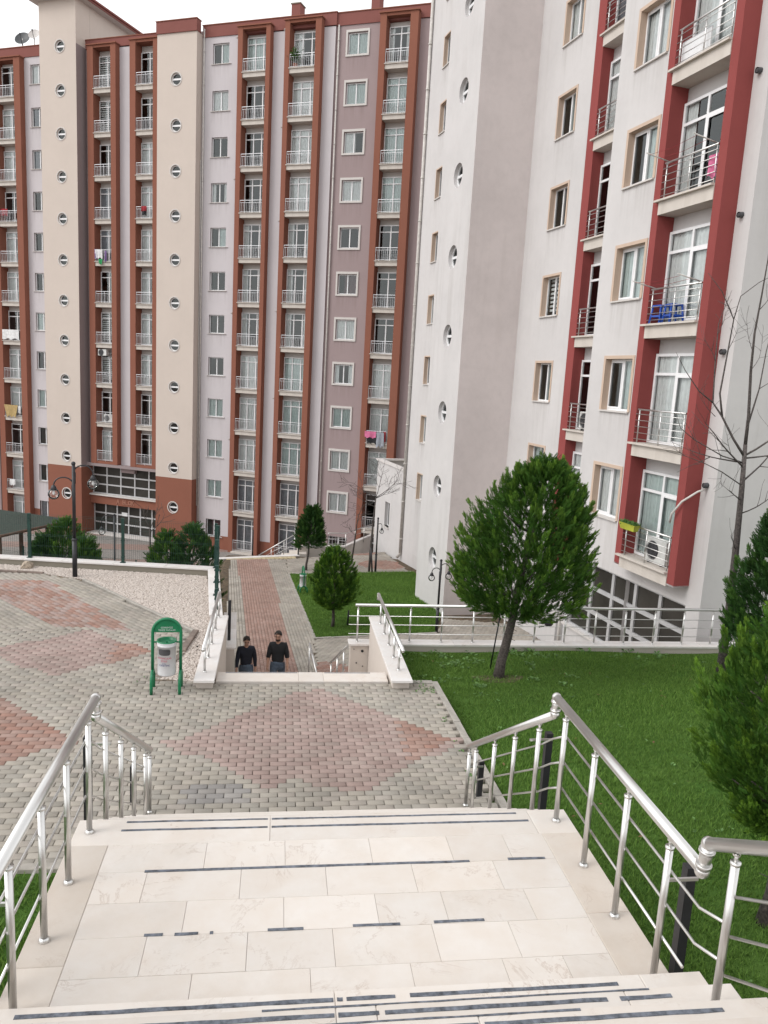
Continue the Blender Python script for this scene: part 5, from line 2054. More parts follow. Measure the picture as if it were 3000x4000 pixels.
# rising coped wall to the right of the steps
rw = thing('retaining_wall', 'cream wall with sloping white coping below the mauve wall', 'wall', (3.5, 42, zlow(42)))
q0, q1, q2 = aty(*b2(890, 690), 40.6), aty(*zd(150, 1330), 42.4), aty(*zd(505, 1140), 46.5)
q0.z = aty(*b2(890, 625), 40.6).z; q1.z = aty(*zd(150, 1290), 42.4).z; q2.z = aty(*zd(505, 1135), 46.5).z
for a, b in ((q0, q1), (q1, q2)):
    t = MB()
    t.quad((a.x, a.y, COURT), (b.x, b.y, COURT), b, a)
    t.quad((a.x, a.y + .25, COURT), (a.x, a.y + .25, a.z), (b.x, b.y + .25, b.z), (b.x, b.y + .25, COURT))
    rpart(rw, 'wall_body', t, 'slab_cream')
    t = MB()
    up3 = Vector((0, 0, .07)); bk = Vector((0, .33, 0)); fr3 = Vector((0, -.05, 0))
    t.quad(a + fr3, b + fr3, b + fr3 + up3, a + fr3 + up3)
    t.quad(a + fr3 + up3, b + fr3 + up3, b + bk + up3, a + bk + up3)
    rpart(rw, 'coping_slab', t, 'coping')
rr2 = thing('handrail', 'steel handrail climbing the cream wall towards the annex', 'handrail', (3.5, 43, zlow(43)))
h0, h1, h2 = aty(*b2(1270, 440), 40.8), aty(*zd(170, 1105), 42.5), aty(*zd(520, 985), 46.5)
for dz in (0, .3, .6):
    rail(rr2, [h0 - Vector((0, 0, dz)), h1 - Vector((0, 0, dz)), h2 - Vector((0, 0, dz))], 0.03 if dz == 0 else 0.013, 'hand_rail', 8)
for f in (0.0, 0.33, 0.66, 1.0):
    q = h1.lerp(h2, f)
    rail(rr2, [(q.x, q.y, q.z - .95), q], 0.02, 'post', 8)

# ------------------------------------------------------------------ conifers
def spray_template(pairs=8):
    """one feathery branchlet, axis along +z, length 1: narrow leaflets fanning off a thin stem"""
    v, f, tip = [], [], []
    def tri(a, b, c, t):
        n = len(v)
        v.extend([a, b, c])
        f.append((n, n + 1, n + 2))
        tip.extend(t)
    tri((-.018, 0, 0), (.018, 0, 0), (0, 0, 0.95), (0.0, 0.0, .8))
    for i in range(pairs):
        s = 0.06 + 0.82 * i / pairs
        L = 0.34 * (1 - s * 0.72)
        for sg in (-1, 1):
            z = s + (0.03 if sg > 0 else 0)
            d = Vector((sg * 0.62, 0.18 * math.sin(i * 2.1 + sg), 0.80)).normalized()
            wv = Vector((0.35 * -sg, 0.25, 0.5)).normalized() * 0.046
            a = Vector((0, 0, z))
            m_ = a + d * L * 0.5
            e = a + d * L
            tri(tuple(a), tuple(m_ + wv), tuple(e), (.25, .5, 1.0))
            tri(tuple(a), tuple(e), tuple(m_ - wv), (.25, 1.0, .5))
    return np.array(v), np.array(f), np.array(tip)


SPV, SPF, SPT = spray_template()


def sprays_mesh(name, pos, dirs, size, shade, mat, tip=None):
    n = len(pos)
    d = dirs / np.linalg.norm(dirs, axis=1, keepdims=True)
    ref = RNG.normal(size=(n, 3))
    u = np.cross(d, ref)
    u /= np.linalg.norm(u, axis=1, keepdims=True)
    w = np.cross(d, u)
    T = SPV[None] * size[:, None, None]
    V = T[:, :, 0:1] * u[:, None] + T[:, :, 1:2] * w[:, None] + T[:, :, 2:3] * d[:, None] + pos[:, None]
    F = SPF[None] + (np.arange(n) * len(SPV))[:, None, None]
    A = np.zeros((n, len(SPV), 3))
    A[:, :, 0] = shade[:, None]
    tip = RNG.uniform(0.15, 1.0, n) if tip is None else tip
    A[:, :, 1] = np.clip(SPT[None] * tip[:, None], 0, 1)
    return np_mesh(name, V.reshape(-1, 3), F.reshape(-1, 3), mat, A.reshape(-1, 3))


def conifer(label, base, height, z0, rad, lean=(0, 0), plumes=150, per=26, size=0.16, mat='conifer_leaf', trunk_r=0.07, group=None, shape=0.42, plume_len=0.42, name='conifer_tree', seed=1, squash=1.0, bark='bark'):
    """trunk to z0 above the base, then a crown of upswept feathery plumes"""
    rng = np.random.default_rng(seed)
    base = Vector(base)
    t = thing(name, label, 'tree', base, 0, group)
    lx, ly = lean
    axis = lambda h: np.array([lx * (h / height), ly * (h / height), h])
    mb = MB()
    k = 9
    pts = [tuple(Vector(axis(height * .9 * i / k)) + Vector((0.02 * math.sin(i * 1.7 + seed), 0.02 * math.cos(i * 2.3), -0.1 if i == 0 else 0))) for i in range(k + 1)]
    mb.tube(pts, [trunk_r * (1.25 if i == 0 else 1) * (1 - 0.8 * i / k) for i in range(k + 1)], 10)
    # a few limbs
    for i in range(14):
        h = z0 + (height - z0) * rng.uniform(0.02, 0.6)
        a = rng.uniform(0, 6.28)
        p = axis(h)
        r = rad * rng.uniform(.4, .75)
        q = p + np.array([math.cos(a) * r, math.sin(a) * r, r * 0.55])
        mb.tube([tuple(p), tuple((p + q) / 2 + np.array([0, 0, -.04])), tuple(q)], [trunk_r * .3, trunk_r * .2, trunk_r * .08], 6)
    for i in range(10):   # short dead stubs and shoots on the bare trunk
        h = rng.uniform(z0 * .2, z0)
        a = rng.uniform(0, 6.28)
        p = axis(h)
        mb.tube([tuple(p), tuple(p + np.array([math.cos(a) * .14, math.sin(a) * .14, rng.uniform(-.04, .06)]))], [trunk_r * .1, trunk_r * .04], 5)
    mb.build('trunk', bark, t)
    H = height - z0
    P_, D_, S_, C_, T_ = [], [], [], [], []
    def radius(s):      # egg shaped, widest low down
        return rad * (np.sin(np.pi * np.clip(s, 0, 1) ** shape) ** 0.52) * (1 - 0.10 * s)
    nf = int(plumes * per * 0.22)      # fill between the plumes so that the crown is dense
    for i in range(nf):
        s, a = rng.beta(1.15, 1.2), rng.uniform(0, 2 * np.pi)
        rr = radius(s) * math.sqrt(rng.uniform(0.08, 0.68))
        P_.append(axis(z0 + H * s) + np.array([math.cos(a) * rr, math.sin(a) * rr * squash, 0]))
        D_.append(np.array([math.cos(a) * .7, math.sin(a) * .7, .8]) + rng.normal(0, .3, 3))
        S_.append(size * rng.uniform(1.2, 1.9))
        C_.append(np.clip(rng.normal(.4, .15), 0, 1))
        T_.append(rng.uniform(0.0, .3))  # fill coloured darker than the plumes: crown-interior shade put into the colour
    for i in range(plumes):
        s = rng.beta(1.05, 1.25)
        a = rng.uniform(0, 2 * np.pi)
        inner = rng.random() < 0.2
        rr = radius(s) * (rng.uniform(0.35, 0.75) if inner else rng.uniform(0.78, 1.0)) * (1 + 0.08 * math.sin(3 * a + seed + 5 * s) + 0.07 * math.sin(7 * a + 9 * s))
        c = axis(z0 + H * s) + np.array([math.cos(a) * rr, math.sin(a) * rr * squash, 0])
        out = np.array([math.cos(a), math.sin(a), 0])
        dirv = out * (0.85 - 0.65 * s) + np.array([0, 0, 0.65 + 0.7 * s]) + rng.normal(0, 0.17, 3)
        if s < 0.12:
            dirv[2] -= 0.45
        dirv /= np.linalg.norm(dirv)
        L = plume_len * rng.uniform(0.65, 1.25) * (1 - 0.25 * s)
        sh = np.clip(rng.normal(0.5, 0.17), 0, 1)
        for j in range(per):
            f = rng.random() ** 0.8
            wdt = L * 0.24 * (1 - f) ** 0.7
            off = rng.normal(0, 1, 3)
            off -= dirv * off.dot(dirv)
            off *= wdt / (np.linalg.norm(off) + 1e-6) * rng.uniform(0.2, 1)
            P_.append(c - dirv * L * 0.5 + dirv * L * f * 0.85 + off)
            D_.append(dirv + off / (wdt + .05) * 0.42 + rng.normal(0, .14, 3))
            S_.append(size * rng.uniform(0.65, 1.15) * (1 - 0.25 * f))
            C_.append(np.clip(sh + rng.normal(0, .10), 0, 1))
            T_.append(0.08 + f ** 1.6 * rng.uniform(.5, 1.1))
    o = link('crown', sprays_mesh('crown', np.array(P_), np.array(D_), np.array(S_), np.array(C_), mat, np.array(T_)), t)
    return t


def at_dist(px, py, y):
    return aty(px, py, y)


# the tree in the middle of the right lawn
conifer('round dark green conifer with leaning trunk on the lawn near the long railing', (4.06, 12.85, -1.95), 4.05, 1.28, 1.33, lean=(0.62, 0.1), plumes=400, per=40, size=0.13, seed=3, plume_len=0.52, trunk_r=0.095, shape=0.68, name='conifer_tree')
# close to the stairs on the right
bt = onz(1640, 2030, -1.5)
conifer('bright green feathery conifer growing beside the marble stairs handrail', (4.72, 5.95, -1.5), 3.10, 0.95, 0.92, lean=(0.10, 0.15), plumes=190, per=78, size=0.085, seed=11, plume_len=0.52, trunk_r=0.075, mat='conifer_leaf_bright', shape=0.95, name='conifer_tree')
# behind it against the end wall
p_ = at_dist(1668, 1420, 12.2)
conifer('dark conifer behind the bare tree against the grey end wall', (p_.x, 12.2, -1.95), 3.75, 0.7, 0.98, plumes=230, per=34, size=0.15, seed=21, plume_len=0.5, mat='conifer_leaf_dark', name='conifer_tree')
# two small ball-shaped trees along the brick path
conifer('small round conifer on the lower lawn, lighter than the one behind', (2.02, 25.63, zlow(25.6)), 2.80, 0.72, 0.86, plumes=190, per=30, size=0.15, seed=31, plume_len=0.5, trunk_r=0.06, mat='conifer_leaf_bright', shape=0.78, name='conifer_tree')
conifer('small dark conifer on a thin trunk at the far end of the lower lawn', (1.44, 36.05, zlow(36)), 3.0, 1.15, 0.74, lean=(.25, 0), plumes=110, per=22, size=0.24, seed=41, plume_len=0.55, mat='conifer_leaf_dark', trunk_r=0.06, name='conifer_tree')
# tops of conifers that rise behind the terrace fence
zb0 = zone(0, 1800, 500)
zb1 = zone(450, 1850, 500)
def behind(px, py_top, y, rad, h_vis, label, seed, plumes=130, extra=1.2):
    tp = aty(*px(0, 0), y)
    return tp
for (zf, x, ytop, Yd, rad, label, seed) in (
        (zb0, 840, 830, 20.8, 0.78, 'pointed conifer top rising behind the fence next to the double lamp', 51),
        (zb0, 560, 1040, 20.6, 0.55, 'low conifer tip behind the fence next to the green roof', 52),
        (zb0, 1100, 1080, 20.4, 0.62, 'low conifer shoulder behind the fence right of the double lamp', 53),
        (zb1, 680, 840, 20.6, 0.80, 'bushy conifer top behind the fence near the round-window tower', 54),
        (zb1, 1010, 765, 20.4, 0.85, 'broad conifer top behind the corner post of the terrace fence', 55)):
    tp = aty(*zf(x, ytop), Yd)
    gz_ = max(bank(tp.x, Yd), COURT)
    h = tp.z - gz_ + 0.1
    conifer(label, (tp.x, Yd, gz_), h, max(0.5, h - 2.3), rad, plumes=120, per=26, size=0.17, seed=seed, plume_len=0.42, name='conifer_tree', trunk_r=0.07, mat='conifer_leaf_dark' if seed in (52, 55) else 'conifer_leaf', shape=0.55)


# ------------------------------------------------------------------ bare trees
def branch(mb, p, d, L, r, depth, rng, up=0.25, spread=0.55, min_r=0.0028):
    n = 5
    pts, rad = [tuple(p)], [r]
    q = Vector(p)
    dv = Vector(d).normalized()
    kids = []
    for i in range(n):
        dv = (dv + Vector((rng.normal(0, .10), rng.normal(0, .10), rng.normal(0, .06) + up * 0.12))).normalized()
        q = q + dv * (L / n)
        pts.append(tuple(q))
        rad.append(max(r * (1 - 0.62 * (i + 1) / n), min_r))
        if depth > 0 and i >= 1:
            kids.append((Vector(q), Vector(dv), rad[-1]))
    mb.tube(pts, rad, 6 if r > .01 else 4, True)
    for (kp, kd, kr) in kids:
        for _ in range(1 if rng.random() < .75 else 2):
            side = Vector(rng.normal(0, 1, 3))
            side = (side - kd * side.dot(kd)).normalized()
            nd = kd * (1 - spread) + side * spread + Vector((0, 0, up * .5))
            branch(mb, kp, nd, L * rng.uniform(.45, .72), kr * .62, depth - 1, rng, up, spread, min_r)


def bare_tree(label, base, path, r0, limbs, seed, depth=2, up=0.25, min_r=0.003, bark='bark_grey', name='bare_tree'):
    """path: world points of the trunk; limbs: (world point, direction, length, radius)"""
    rng = np.random.default_rng(seed)
    base = Vector(base)
    t = thing(name, label, 'tree', base)
    mb = MB()
    n = len(path)
    mb.tube([tuple(Vector(p) - base) for p in path], [r0 * (1 - 0.6 * i / (n - 1)) for i in range(n)], 10)
    mb.build('trunk', bark, t)
    mb = MB()
    for (p, d, L, r) in limbs:
        branch(mb, Vector(p) - base, d, L, r, depth, rng, up, min_r=min_r)
    mb.build('crown', bark, t)
    return t


YB = 13.2
def bp(px, py, dy=0.0):
    return aty(px, py, YB + dy)
b0_ = bp(1560, 1420)
path = [Vector((b0_.x, YB, -2.1)), bp(1572, 1345), bp(1588, 1200), bp(1602, 1060), bp(1610, 960)]
limbs = []
def limb(pts, r, seedd=0, depth=1):
    pass
tr = bare_tree('tall bare tree with thin twigs in front of the grey end wall', (b0_.x, YB, -2.0), path, 0.092,
               [(bp(1606, 1010), (-0.75, -.1, 0.55), 1.25, .018), (bp(1604, 1040), (0.8, 0.2, 0.5), 1.2, .018),
                (bp(1606, 1000), (-0.9, 0.25, 0.12), 1.0, .018), (bp(1600, 1080), (-.7, -.5, .25), .8, .014), (bp(1598, 1110), (.7, -.4, .3), .8, .014),
                (bp(1592, 1190), (-.55, -.3, .35), .75, .012), (bp(1607, 985), (.55, -.5, .6), 1.2, .022), (bp(1607, 990), (.9, .1, .1), 1.0, .018)], 5, depth=1, min_r=0.003)
# the two long leaders and the left fork, traced limb by limb
mb = MB()
def leader(pix, r0, r1, dys):
    pts = [bp(x, y, d) - tr.location for (x, y), d in zip(pix, dys)]
    k = len(pts)
    mb.tube(pts, [r0 + (r1 - r0) * i / (k - 1) for i in range(k)], 7)
leader([(1610, 960), (1617, 900), (1622, 800), (1630, 720), (1645, 640), (1659, 560), (1668, 470)], .034, .005, [0, 0, -.1, -.2, -.3, -.35, -.4])
leader([(1607, 985), (1585, 950), (1560, 900), (1540, 870), (1545, 780), (1552, 700), (1575, 640)], .026, .004, [0, 0, .1, .15, .2, .25, .3])
leader([(1560, 900), (1555, 850), (1572, 760), (1585, 690), (1560, 630), (1530, 590)], .02, .004, [.1, .1, .05, 0, -.05, -.1])
leader([(1585, 690), (1600, 640), (1640, 610), (1680, 590)], .010, .004, [0, -.05, -.1, -.15])
leader([(1612, 930), (1640, 840), (1655, 760), (1672, 690)], .018, .004, [0, .2, .35, .5])
leader([(1540, 870), (1510, 845), (1480, 800), (1460, 760)], .014, .003, [.15, .1, .05, 0])
leader([(1607, 1000), (1560, 985), (1500, 950), (1470, 925), (1462, 900)], .014, .003, [0, -.1, -.2, -.3, -.3])
leader([(1604, 1050), (1560, 1020), (1520, 1000), (1480, 985), (1440, 975)], .012, .003, [0, -.2, -.4, -.5, -.6])
mb.build('limbs', 'bark_grey', tr)
rngb = np.random.default_rng(77)
mb = MB()
for (px_, py_, d_, L) in ((1545, 780, (-.5, 0, .8), .5), (1552, 720, (.5, .2, .8), .45), (1622, 800, (.6, .1, .8), .7), (1626, 760, (-.4, .2, .9), .6), (1640, 670, (.5, -.2, .8), .5), (1572, 760, (.4, 0, .9), .45), (1585, 690, (-.3, .3, .9), .4),
                          (1500, 950, (-.5, 0, .7), .4), (1520, 1000, (-.5, -.2, .3), .45), (1560, 1020, (-.2, -.3, -.4), .4), (1580, 985, (-.3, .1, .8), .5), (1480, 985, (-.6, 0, .4), .3), (1545, 900, (-.6, .1, .4), .55), (1640, 840, (.6, 0, .6), .6)):
    branch(mb, bp(px_, py_) - tr.location, d_, L, .007, 1, rngb, 0.2, min_r=0.0025)
mb.build('twigs', 'bark_grey', tr)['kind'] = 'stuff'

# slim bare trees by the annex
zd = zone(1300, 1750, 500)
bb = Vector((4.47, 35.86, zlow(35.86)))
YD = 35.86
f2 = lambda x, y: aty(*zd(x, y), YD)
bare_tree('slim bare street tree with spreading twigs in front of the white annex', bb, [bb - Vector((0, 0, .1)), f2(490, 1290), f2(515, 1050), f2(540, 800), f2(560, 640)], 0.06,
          [(f2(560, 645), (-.8, 0, .5), 1.3, .020), (f2(560, 640), (.85, .1, .45), 1.4, .020), (f2(562, 630), (.3, -.2, .9), 1.2, .018), (f2(560, 650), (.6, .4, .15), 1.1, .02), (f2(545, 760), (-.8, .2, .2), 1.0, .02), (f2(535, 850), (-.7, -.2, -.1), 1.0, .016)], 9, depth=2, min_r=0.006)
sb_ = Vector((3.85, 38.49, zlow(38.5)))
f3 = lambda x, y: aty(*zd(x, y), 38.49)
bare_tree('thin leaning sapling beside the cream wall coping', sb_, [sb_ - Vector((0, 0, .1)), f3(285, 1200), f3(310, 1000), f3(335, 860)], 0.05,
          [(f3(335, 870), (.2, 0, .9), 0.9, .02), (f3(300, 1150), (-.5, 0, .5), .6, .015), (f3(320, 950), (.5, 0, .6), .6, .014)], 13, depth=1, min_r=.008, bark='bark')
# young tree in the court seen through the fence
yt = aty(*zb1(455, 1150), 30.0)
f4 = lambda x, y: aty(*zb1(x, y), 30.0)
bare_tree('leafless young tree behind the mesh fence in front of the entrance', (yt.x, 30.0, bank(yt.x, 30)), [Vector((yt.x, 30, bank(yt.x, 30))), f4(455, 1000), f4(450, 700)], 0.06,
          [(f4(450, 720), (.5, 0, .8), .9, .02), (f4(450, 700), (-.4, 0, .9), .8, .02), (f4(452, 760), (.6, .2, .6), .9, .018)], 15, depth=1, min_r=.007, bark='bark')

# ------------------------------------------------------------------ stakes, weeds
def stake(label, p0, p1, r=0.014, mat='black_metal'):
    t = thing('stake', label, 'stake', p0)
    MB().tube([(0, 0, -.05), tuple(Vector(p1) - Vector(p0))], r, 8).build('rod', mat, t)
stake('thin dark stake leaning beside the conifer on the right lawn', onz(1058, 1445, -1.93), aty(1080, 1332, 13.2))
stake('pale stake standing beside the conifer next to the stairs', Vector((4.62, 5.2, -1.5)), Vector((4.66, 5.2, -.35)), .02, 'pipe_white')
stake('dark stake near the small round conifer on the lower lawn', onlow(*zone(900, 1950, 500)(1515, 1640)), aty(*zone(900, 1950, 500)(1535, 1440), onlow(*zone(900, 1950, 500)(1515, 1640)).y), .03)
stake('dark planting stake at the base of the bare tree near the annex', (4.60, 35.6, zlow(35.6)), aty(*zd(495, 1290), 35.6), .04)


def weeds(spots, n, size, label):
    P_, V, F, A = [], [], [], []
    for (cx, cy, cz, rad) in spots:
        for i in range(n):
            a, r = random.uniform(0, 6.28), rad * math.sqrt(random.random())
            x, y = cx + math.cos(a) * r, cy + math.sin(a) * r
            s = size * random.uniform(.5, 1.2)
            b = random.uniform(0, 6.28)
            d = Vector((math.cos(b), math.sin(b), random.uniform(.15, .9))).normalized()
            w_ = Vector((-math.sin(b), math.cos(b), 0)) * s * .32
            p = Vector((x, y, cz))
            k = len(V)
            V += [p, p + d * s * .55 + w_, p + d * s + Vector((0, 0, -s * .1)), p + d * s * .55 - w_]
            F.append((k, k + 1, k + 2, k + 3))
            sh = random.random()
            A += [(sh, .1, 0), (sh, .6, 0), (sh, 1, 0), (sh, .6, 0)]
    me = np_mesh('weeds', np.array([tuple(v) for v in V]), np.array(F), 'weed_leaf', np.array(A))
    tag(link('weeds', me), label, 'weeds', kind='stuff')


sp = []
for i in range(26):
    x = random.uniform(2.3, 9.0)
    sp.append((x, random.uniform(13.9, 14.5), float(zlawn(x, 14.2)) + .01, .14))
for i in range(22):
    x, y = random.uniform(2.4, 5.5), random.uniform(11.8, 14)
    sp.append((x, y, float(zlawn(x, y)) + .01, .11))
weeds(sp, 16, 0.085, 'broad-leaved weeds growing along the white coped wall')
sp = [(random.uniform(2.2, 2.58), random.uniform(11.2, 11.66), P + .002, .05) for _ in range(12)] + [(2.56 + random.uniform(-.1, .02), random.uniform(8, 11.4), P + .002, .03) for _ in range(14)] + [(1.95 + random.uniform(-.1, .2), 11.55, P, .06) for _ in range(4)] + [(-1.95, 11.75, P, .1), (-1.75, 12.2, P, .05), (-2.1, 11.65, P, .08)]
weeds(sp, 7, 0.035, 'small weeds sprouting between the pavers at the plaza edge')
sp = []
for i in range(60):
    x, y = random.uniform(3, 7), random.uniform(4, 13)
    sp.append((x, y, float(zlawn(x, y)) + .02, .03))
weeds(sp, 4, 0.05, 'scattered clover and daisies in the mown lawn')
lv = MB()
for i in range(46):
    x, y = random.uniform(2.8, 8), random.uniform(3.2, 14.2)
    s_, a0 = random.uniform(.018, .04), random.uniform(0, 6.28)
    z = float(zlawn(x, y)) + random.uniform(.03, .05)
    q = [Vector((x, y, z)) + Vector((math.cos(a0 + k * 1.57) * s_ * (1 if k % 2 else .5), math.sin(a0 + k * 1.57) * s_ * (1 if k % 2 else .5), random.uniform(0, .012))) for k in range(4)]
    lv.quad(*q)
simple('dead_leaf', (0.20, 0.115, 0.05, 1), 0.9, var=0.3)
tag(lv.build('fallen_leaves', 'dead_leaf'), 'brown fallen leaves scattered over the lawn', 'leaves', kind='stuff')
# bare soil ring at the conifer foot
g = MB()
ring = [(4.06 + math.cos(a) * (.42 + .12 * math.sin(3 * a)), 12.75 + math.sin(a) * (.3 + .08 * math.cos(2 * a))) for a in np.linspace(0, 6.283, 24, endpoint=False)]
g.prism([(x, y, float(zlawn(x, y)) + .012) for x, y in ring], -2.2, 0)
tag(g.build('bare_soil', 'soil'), kind='structure')

# ------------------------------------------------------------------ street lamps
def lamp(label, base, h, arms, gr=0.125, group='double globe lamps'):
    base = Vector(base)
    t = thing('street_lamp', label, 'street lamp', base, 0, group)
    mb = MB()
    mb.tube([(0, 0, -.05), (0, 0, h * .33)], 0.055, 12)
    mb.tube([(0, 0, h * .33), (0, 0, h)], 0.038, 12)
    mb.lathe([(.058, h * .33 - .03), (.066, h * .33), (.045, h * .33 + .03)], (0, 0, 0), 12)
    mb.lathe([(.044, h - .06), (.05, h - .03), (.03, h), (0.0, h + .012)], (0, 0, 0), 12)
    mb.build('pole', 'black_metal', t)
    for (dx, dy, ztop, zg) in arms:
        L = math.hypot(dx, dy)
        ux, uy = dx / L, dy / L
        mb = MB()
        pts = [(ux * .03, uy * .03, ztop - .42)]
        for i in range(10):
            a = math.pi * i / 9
            r = L / 2
            pts.append((ux * (r - r * math.cos(a)) if i else ux * .035, uy * (r - r * math.cos(a)) if i else uy * .035, ztop - L * .45 + math.sin(a) * L * .45))
        pts.append((dx, dy, zg + gr + .03))
        mb.tube(pts, 0.015, 8)
        ao = mb.build('arm', 'black_metal', t)
        MB().lathe([(.02, gr + .075), (.045, gr + .05), (gr * .62, gr * .72), (gr * .55, gr * .66)], (dx, dy, zg), 14).build('lamp_cap', 'black_metal', t)
        go = MB().sphere((dx, dy, zg), gr, 20, 14).build('globe', 'globe_glass', t)
        bu = MB().lathe([(0.0, -.03), (.022, -.02), (.03, .02), (.02, .06), (.035, .075), (.035, .1)], (dx, dy, zg), 10)
        bu.build('bulb', 'cloth_white', t)
    return t


lamp('black lamp post with two clear globes standing in the pale gravel bed', (-4.53, 17.76, P), 2.63, [(-0.42, -.03, 2.28, 1.90), (0.41, .03, 2.56, 2.14)])
lb = onlow(*zone(1650, 2100, 500)(180, 1225))
lamp('black lamp post with two globes in front of the white stair tower', lb, 2.6, [(-0.30, -.02, 2.30, 1.95), (0.30, .02, 2.45, 2.0)], 0.115)
lb = Vector((4.78, 35.89, zlow(35.9)))
lamp('black lamp post beside the bare tree near the annex', lb, 2.7, [(0.22, .1, 2.4, 2.0)], 0.11)
tp = aty(*zb0(1483, 690), 29)
zg_ = bank(tp.x, 29)
lamp('black lamp post with one globe beyond the fence in front of the entrance', (tp.x, 29, zg_), tp.z - zg_, [(-0.45, 0, tp.z - zg_ - .05, tp.z - zg_ - .68)])

# ------------------------------------------------------------------ litter bins
def text_mesh(s, size, name='lettering'):
    cu = bpy.data.curves.new(name, 'FONT')
    cu.body = s
    cu.size = size
    cu.align_x = 'CENTER'
    cu.extrude = 0.0
    o = bpy.data.objects.new(name, cu)
    COL.objects.link(o)
    dg = bpy.context.evaluated_depsgraph_get()
    me = bpy.data.meshes.new_from_object(o.evaluated_get(dg))
    bpy.data.objects.remove(o, do_unlink=True)
    return me


def litter_bin(label, loc, rz, text=True):
    t = thing('litter_bin', label, 'litter bin', loc, rz, 'green framed litter bins')
    W, HT, zs = 0.205, 1.13, 0.30
    mb = MB()
    pts = [(-W, 0, zs)] + [(-W, 0, 0.82)]
    for i in range(13):
        a = math.pi - math.pi * i / 12
        pts.append((W * math.cos(a), 0, HT - W * 1.0 + W * math.sin(a) - .0))
    pts += [(W, 0, 0.82), (W, 0, zs)]
    mb.tube(pts, 0.024, 10)
    mb.build('arch_frame', 'green_metal', t)
    mb = MB()
    arc = [(W * math.cos(math.pi * i / 16), HT - W + W * math.sin(math.pi * i / 16)) for i in range(17)]
    poly = [(-W, .925)] + [(x, z) for x, z in reversed(arc)] + [(W, .925)]
    n = len(mb.v)
    for y in (-.008, .008):
        mb.v += [(x, y, z) for x, z in poly]
    k = len(poly)
    mb.f += [tuple(range(k)), tuple(range(2 * k - 1, k - 1, -1))]
    mb.s += [False, False]
    for i in range(k):
        j = (i + 1) % k
        mb.f.append((i, i + k, j + k, j))
        mb.s.append(False)
    so = mb.build('sign_panel', 'green_metal', t)
    if text:
        for s, z, sz in (('ÇEVREMİZİ', .985, .034), ('TEMİZ TUTALIM', .945, .034)):
            me = text_mesh(s, sz)
            me.materials.clear()
            me.materials.append(MATS['sign_text'])
            o = link('lettering', me, so, (0, -.0105, z))
            o.rotation_euler = (R_(90), 0, 0)
    for sx in (-1, 1):
        mb = MB()
        pts = [(sx * W, -.15, 0), (sx * W, -.15, .12)]
        for i in range(9):
            a = math.pi - math.pi * i / 8
            pts.append((sx * W, .15 * math.cos(a), .17 + .15 * math.sin(a)))
        pts += [(sx * W, .15, .12), (sx * W, .15, 0)]
        mb.tube(pts, 0.024, 10)
        mb.build('foot', 'green_metal', t)
    mb = MB()
    mb.tube([(-W, 0, .77), (-.14, 0, .77)], 0.014, 8)
    mb.tube([(.14, 0, .77), (W, 0, .77)], 0.014, 8)
    mb.build('pivot', 'green_metal', t)
    R = .142
    mb = MB()
    z0, z1 = .27, .79
    mb.lathe([(0, z0), (R * .93, z0), (R * .95, z0 + .02), (R * .95, z1 - .07), (R * 1.0, z1 - .07), (R, z1 - .05), (R * .97, z1 - .045), (R * 1.01, z1 - .02), (R * 1.02, z1), (R * .98, z1), (R * .95, z1 - .03)], (0, 0, 0), 28)
    bo = mb.build('bucket', 'bin_white', t)
    mb = MB().lathe([(0, z1 - .035), (R * .7, z1 - .03), (R * .86, z1 - .02), (R * .9, z1 + .012), (R * 1.03, z1 + .014), (R * 1.04, z1 - .004)], (0, 0, 0), 28)
    mb.lathe([(0.02, z1 - .02), (.02, z1 - .034)], (0, 0, 0), 8)
    mb.build('lid', 'green_metal', t)
    # opening: dark curved patch with rounded corners on the front
    mb = MB()
    rr = R * .958
    def onb(a, z, e=0.0015):
        return ((rr + e) * math.sin(a), -(rr + e) * math.cos(a), z)
    a0, a1, zA, zB = R_(-50), R_(28), .60, .695
    out = []
    for i in range(41):
        th = 2 * math.pi * i / 40
        c_, s_ = math.cos(th), math.sin(th)
        kx, kz = abs(c_) ** .45 * (1 if c_ > 0 else -1), abs(s_) ** .45 * (1 if s_ > 0 else -1)
        out.append(((a0 + a1) / 2 + (a1 - a0) / 2 * kx, (zA + zB) / 2 + (zB - zA) / 2 * kz))
    for (A_, B_) in zip(out, out[1:]):
        for s0, s1 in ((0, .5), (.5, 1)):
            cA = ((a0 + a1) / 2, (zA + zB) / 2)
            l = lambda p, s: (cA[0] + (p[0] - cA[0]) * s, cA[1] + (p[1] - cA[1]) * s)
            q = [l(A_, s0), l(A_, s1), l(B_, s1), l(B_, s0)]
            mb.quad(*[onb(*p) for p in q])
    mb.build('opening', 'grey_plastic', t)
    if text:
        for s, z, sz, mt in (('KUYUMCULAR', .545, .034, 'text_red'), ('SİTESİ', .50, .034, 'text_red'), ('SİTE', .462, .028, 'text_blue'), ('YÖNETİMİ', .432, .034, 'text_blue')):
            me = text_mesh(s, sz)
            for v in me.vertices:     # wrap round the bucket
                a = v.co.x / rr + R_(-11)
                h_ = v.co.y
                p = onb(a, z + h_, .0022)
                v.co = p
            me.materials.clear()
            me.materials.append(MATS[mt])
            link('lettering', me, bo)
    return t


litter_bin('white litter bin in a green arched frame on the brick plaza', (-1.585, 11.33, P), R_(2))
b2 = zone(900, 1950, 500)
q_ = onlow(*b2(935, 1210))
litter_bin('distant white litter bin in a green frame beside the brick path', q_, R_(-80), False)

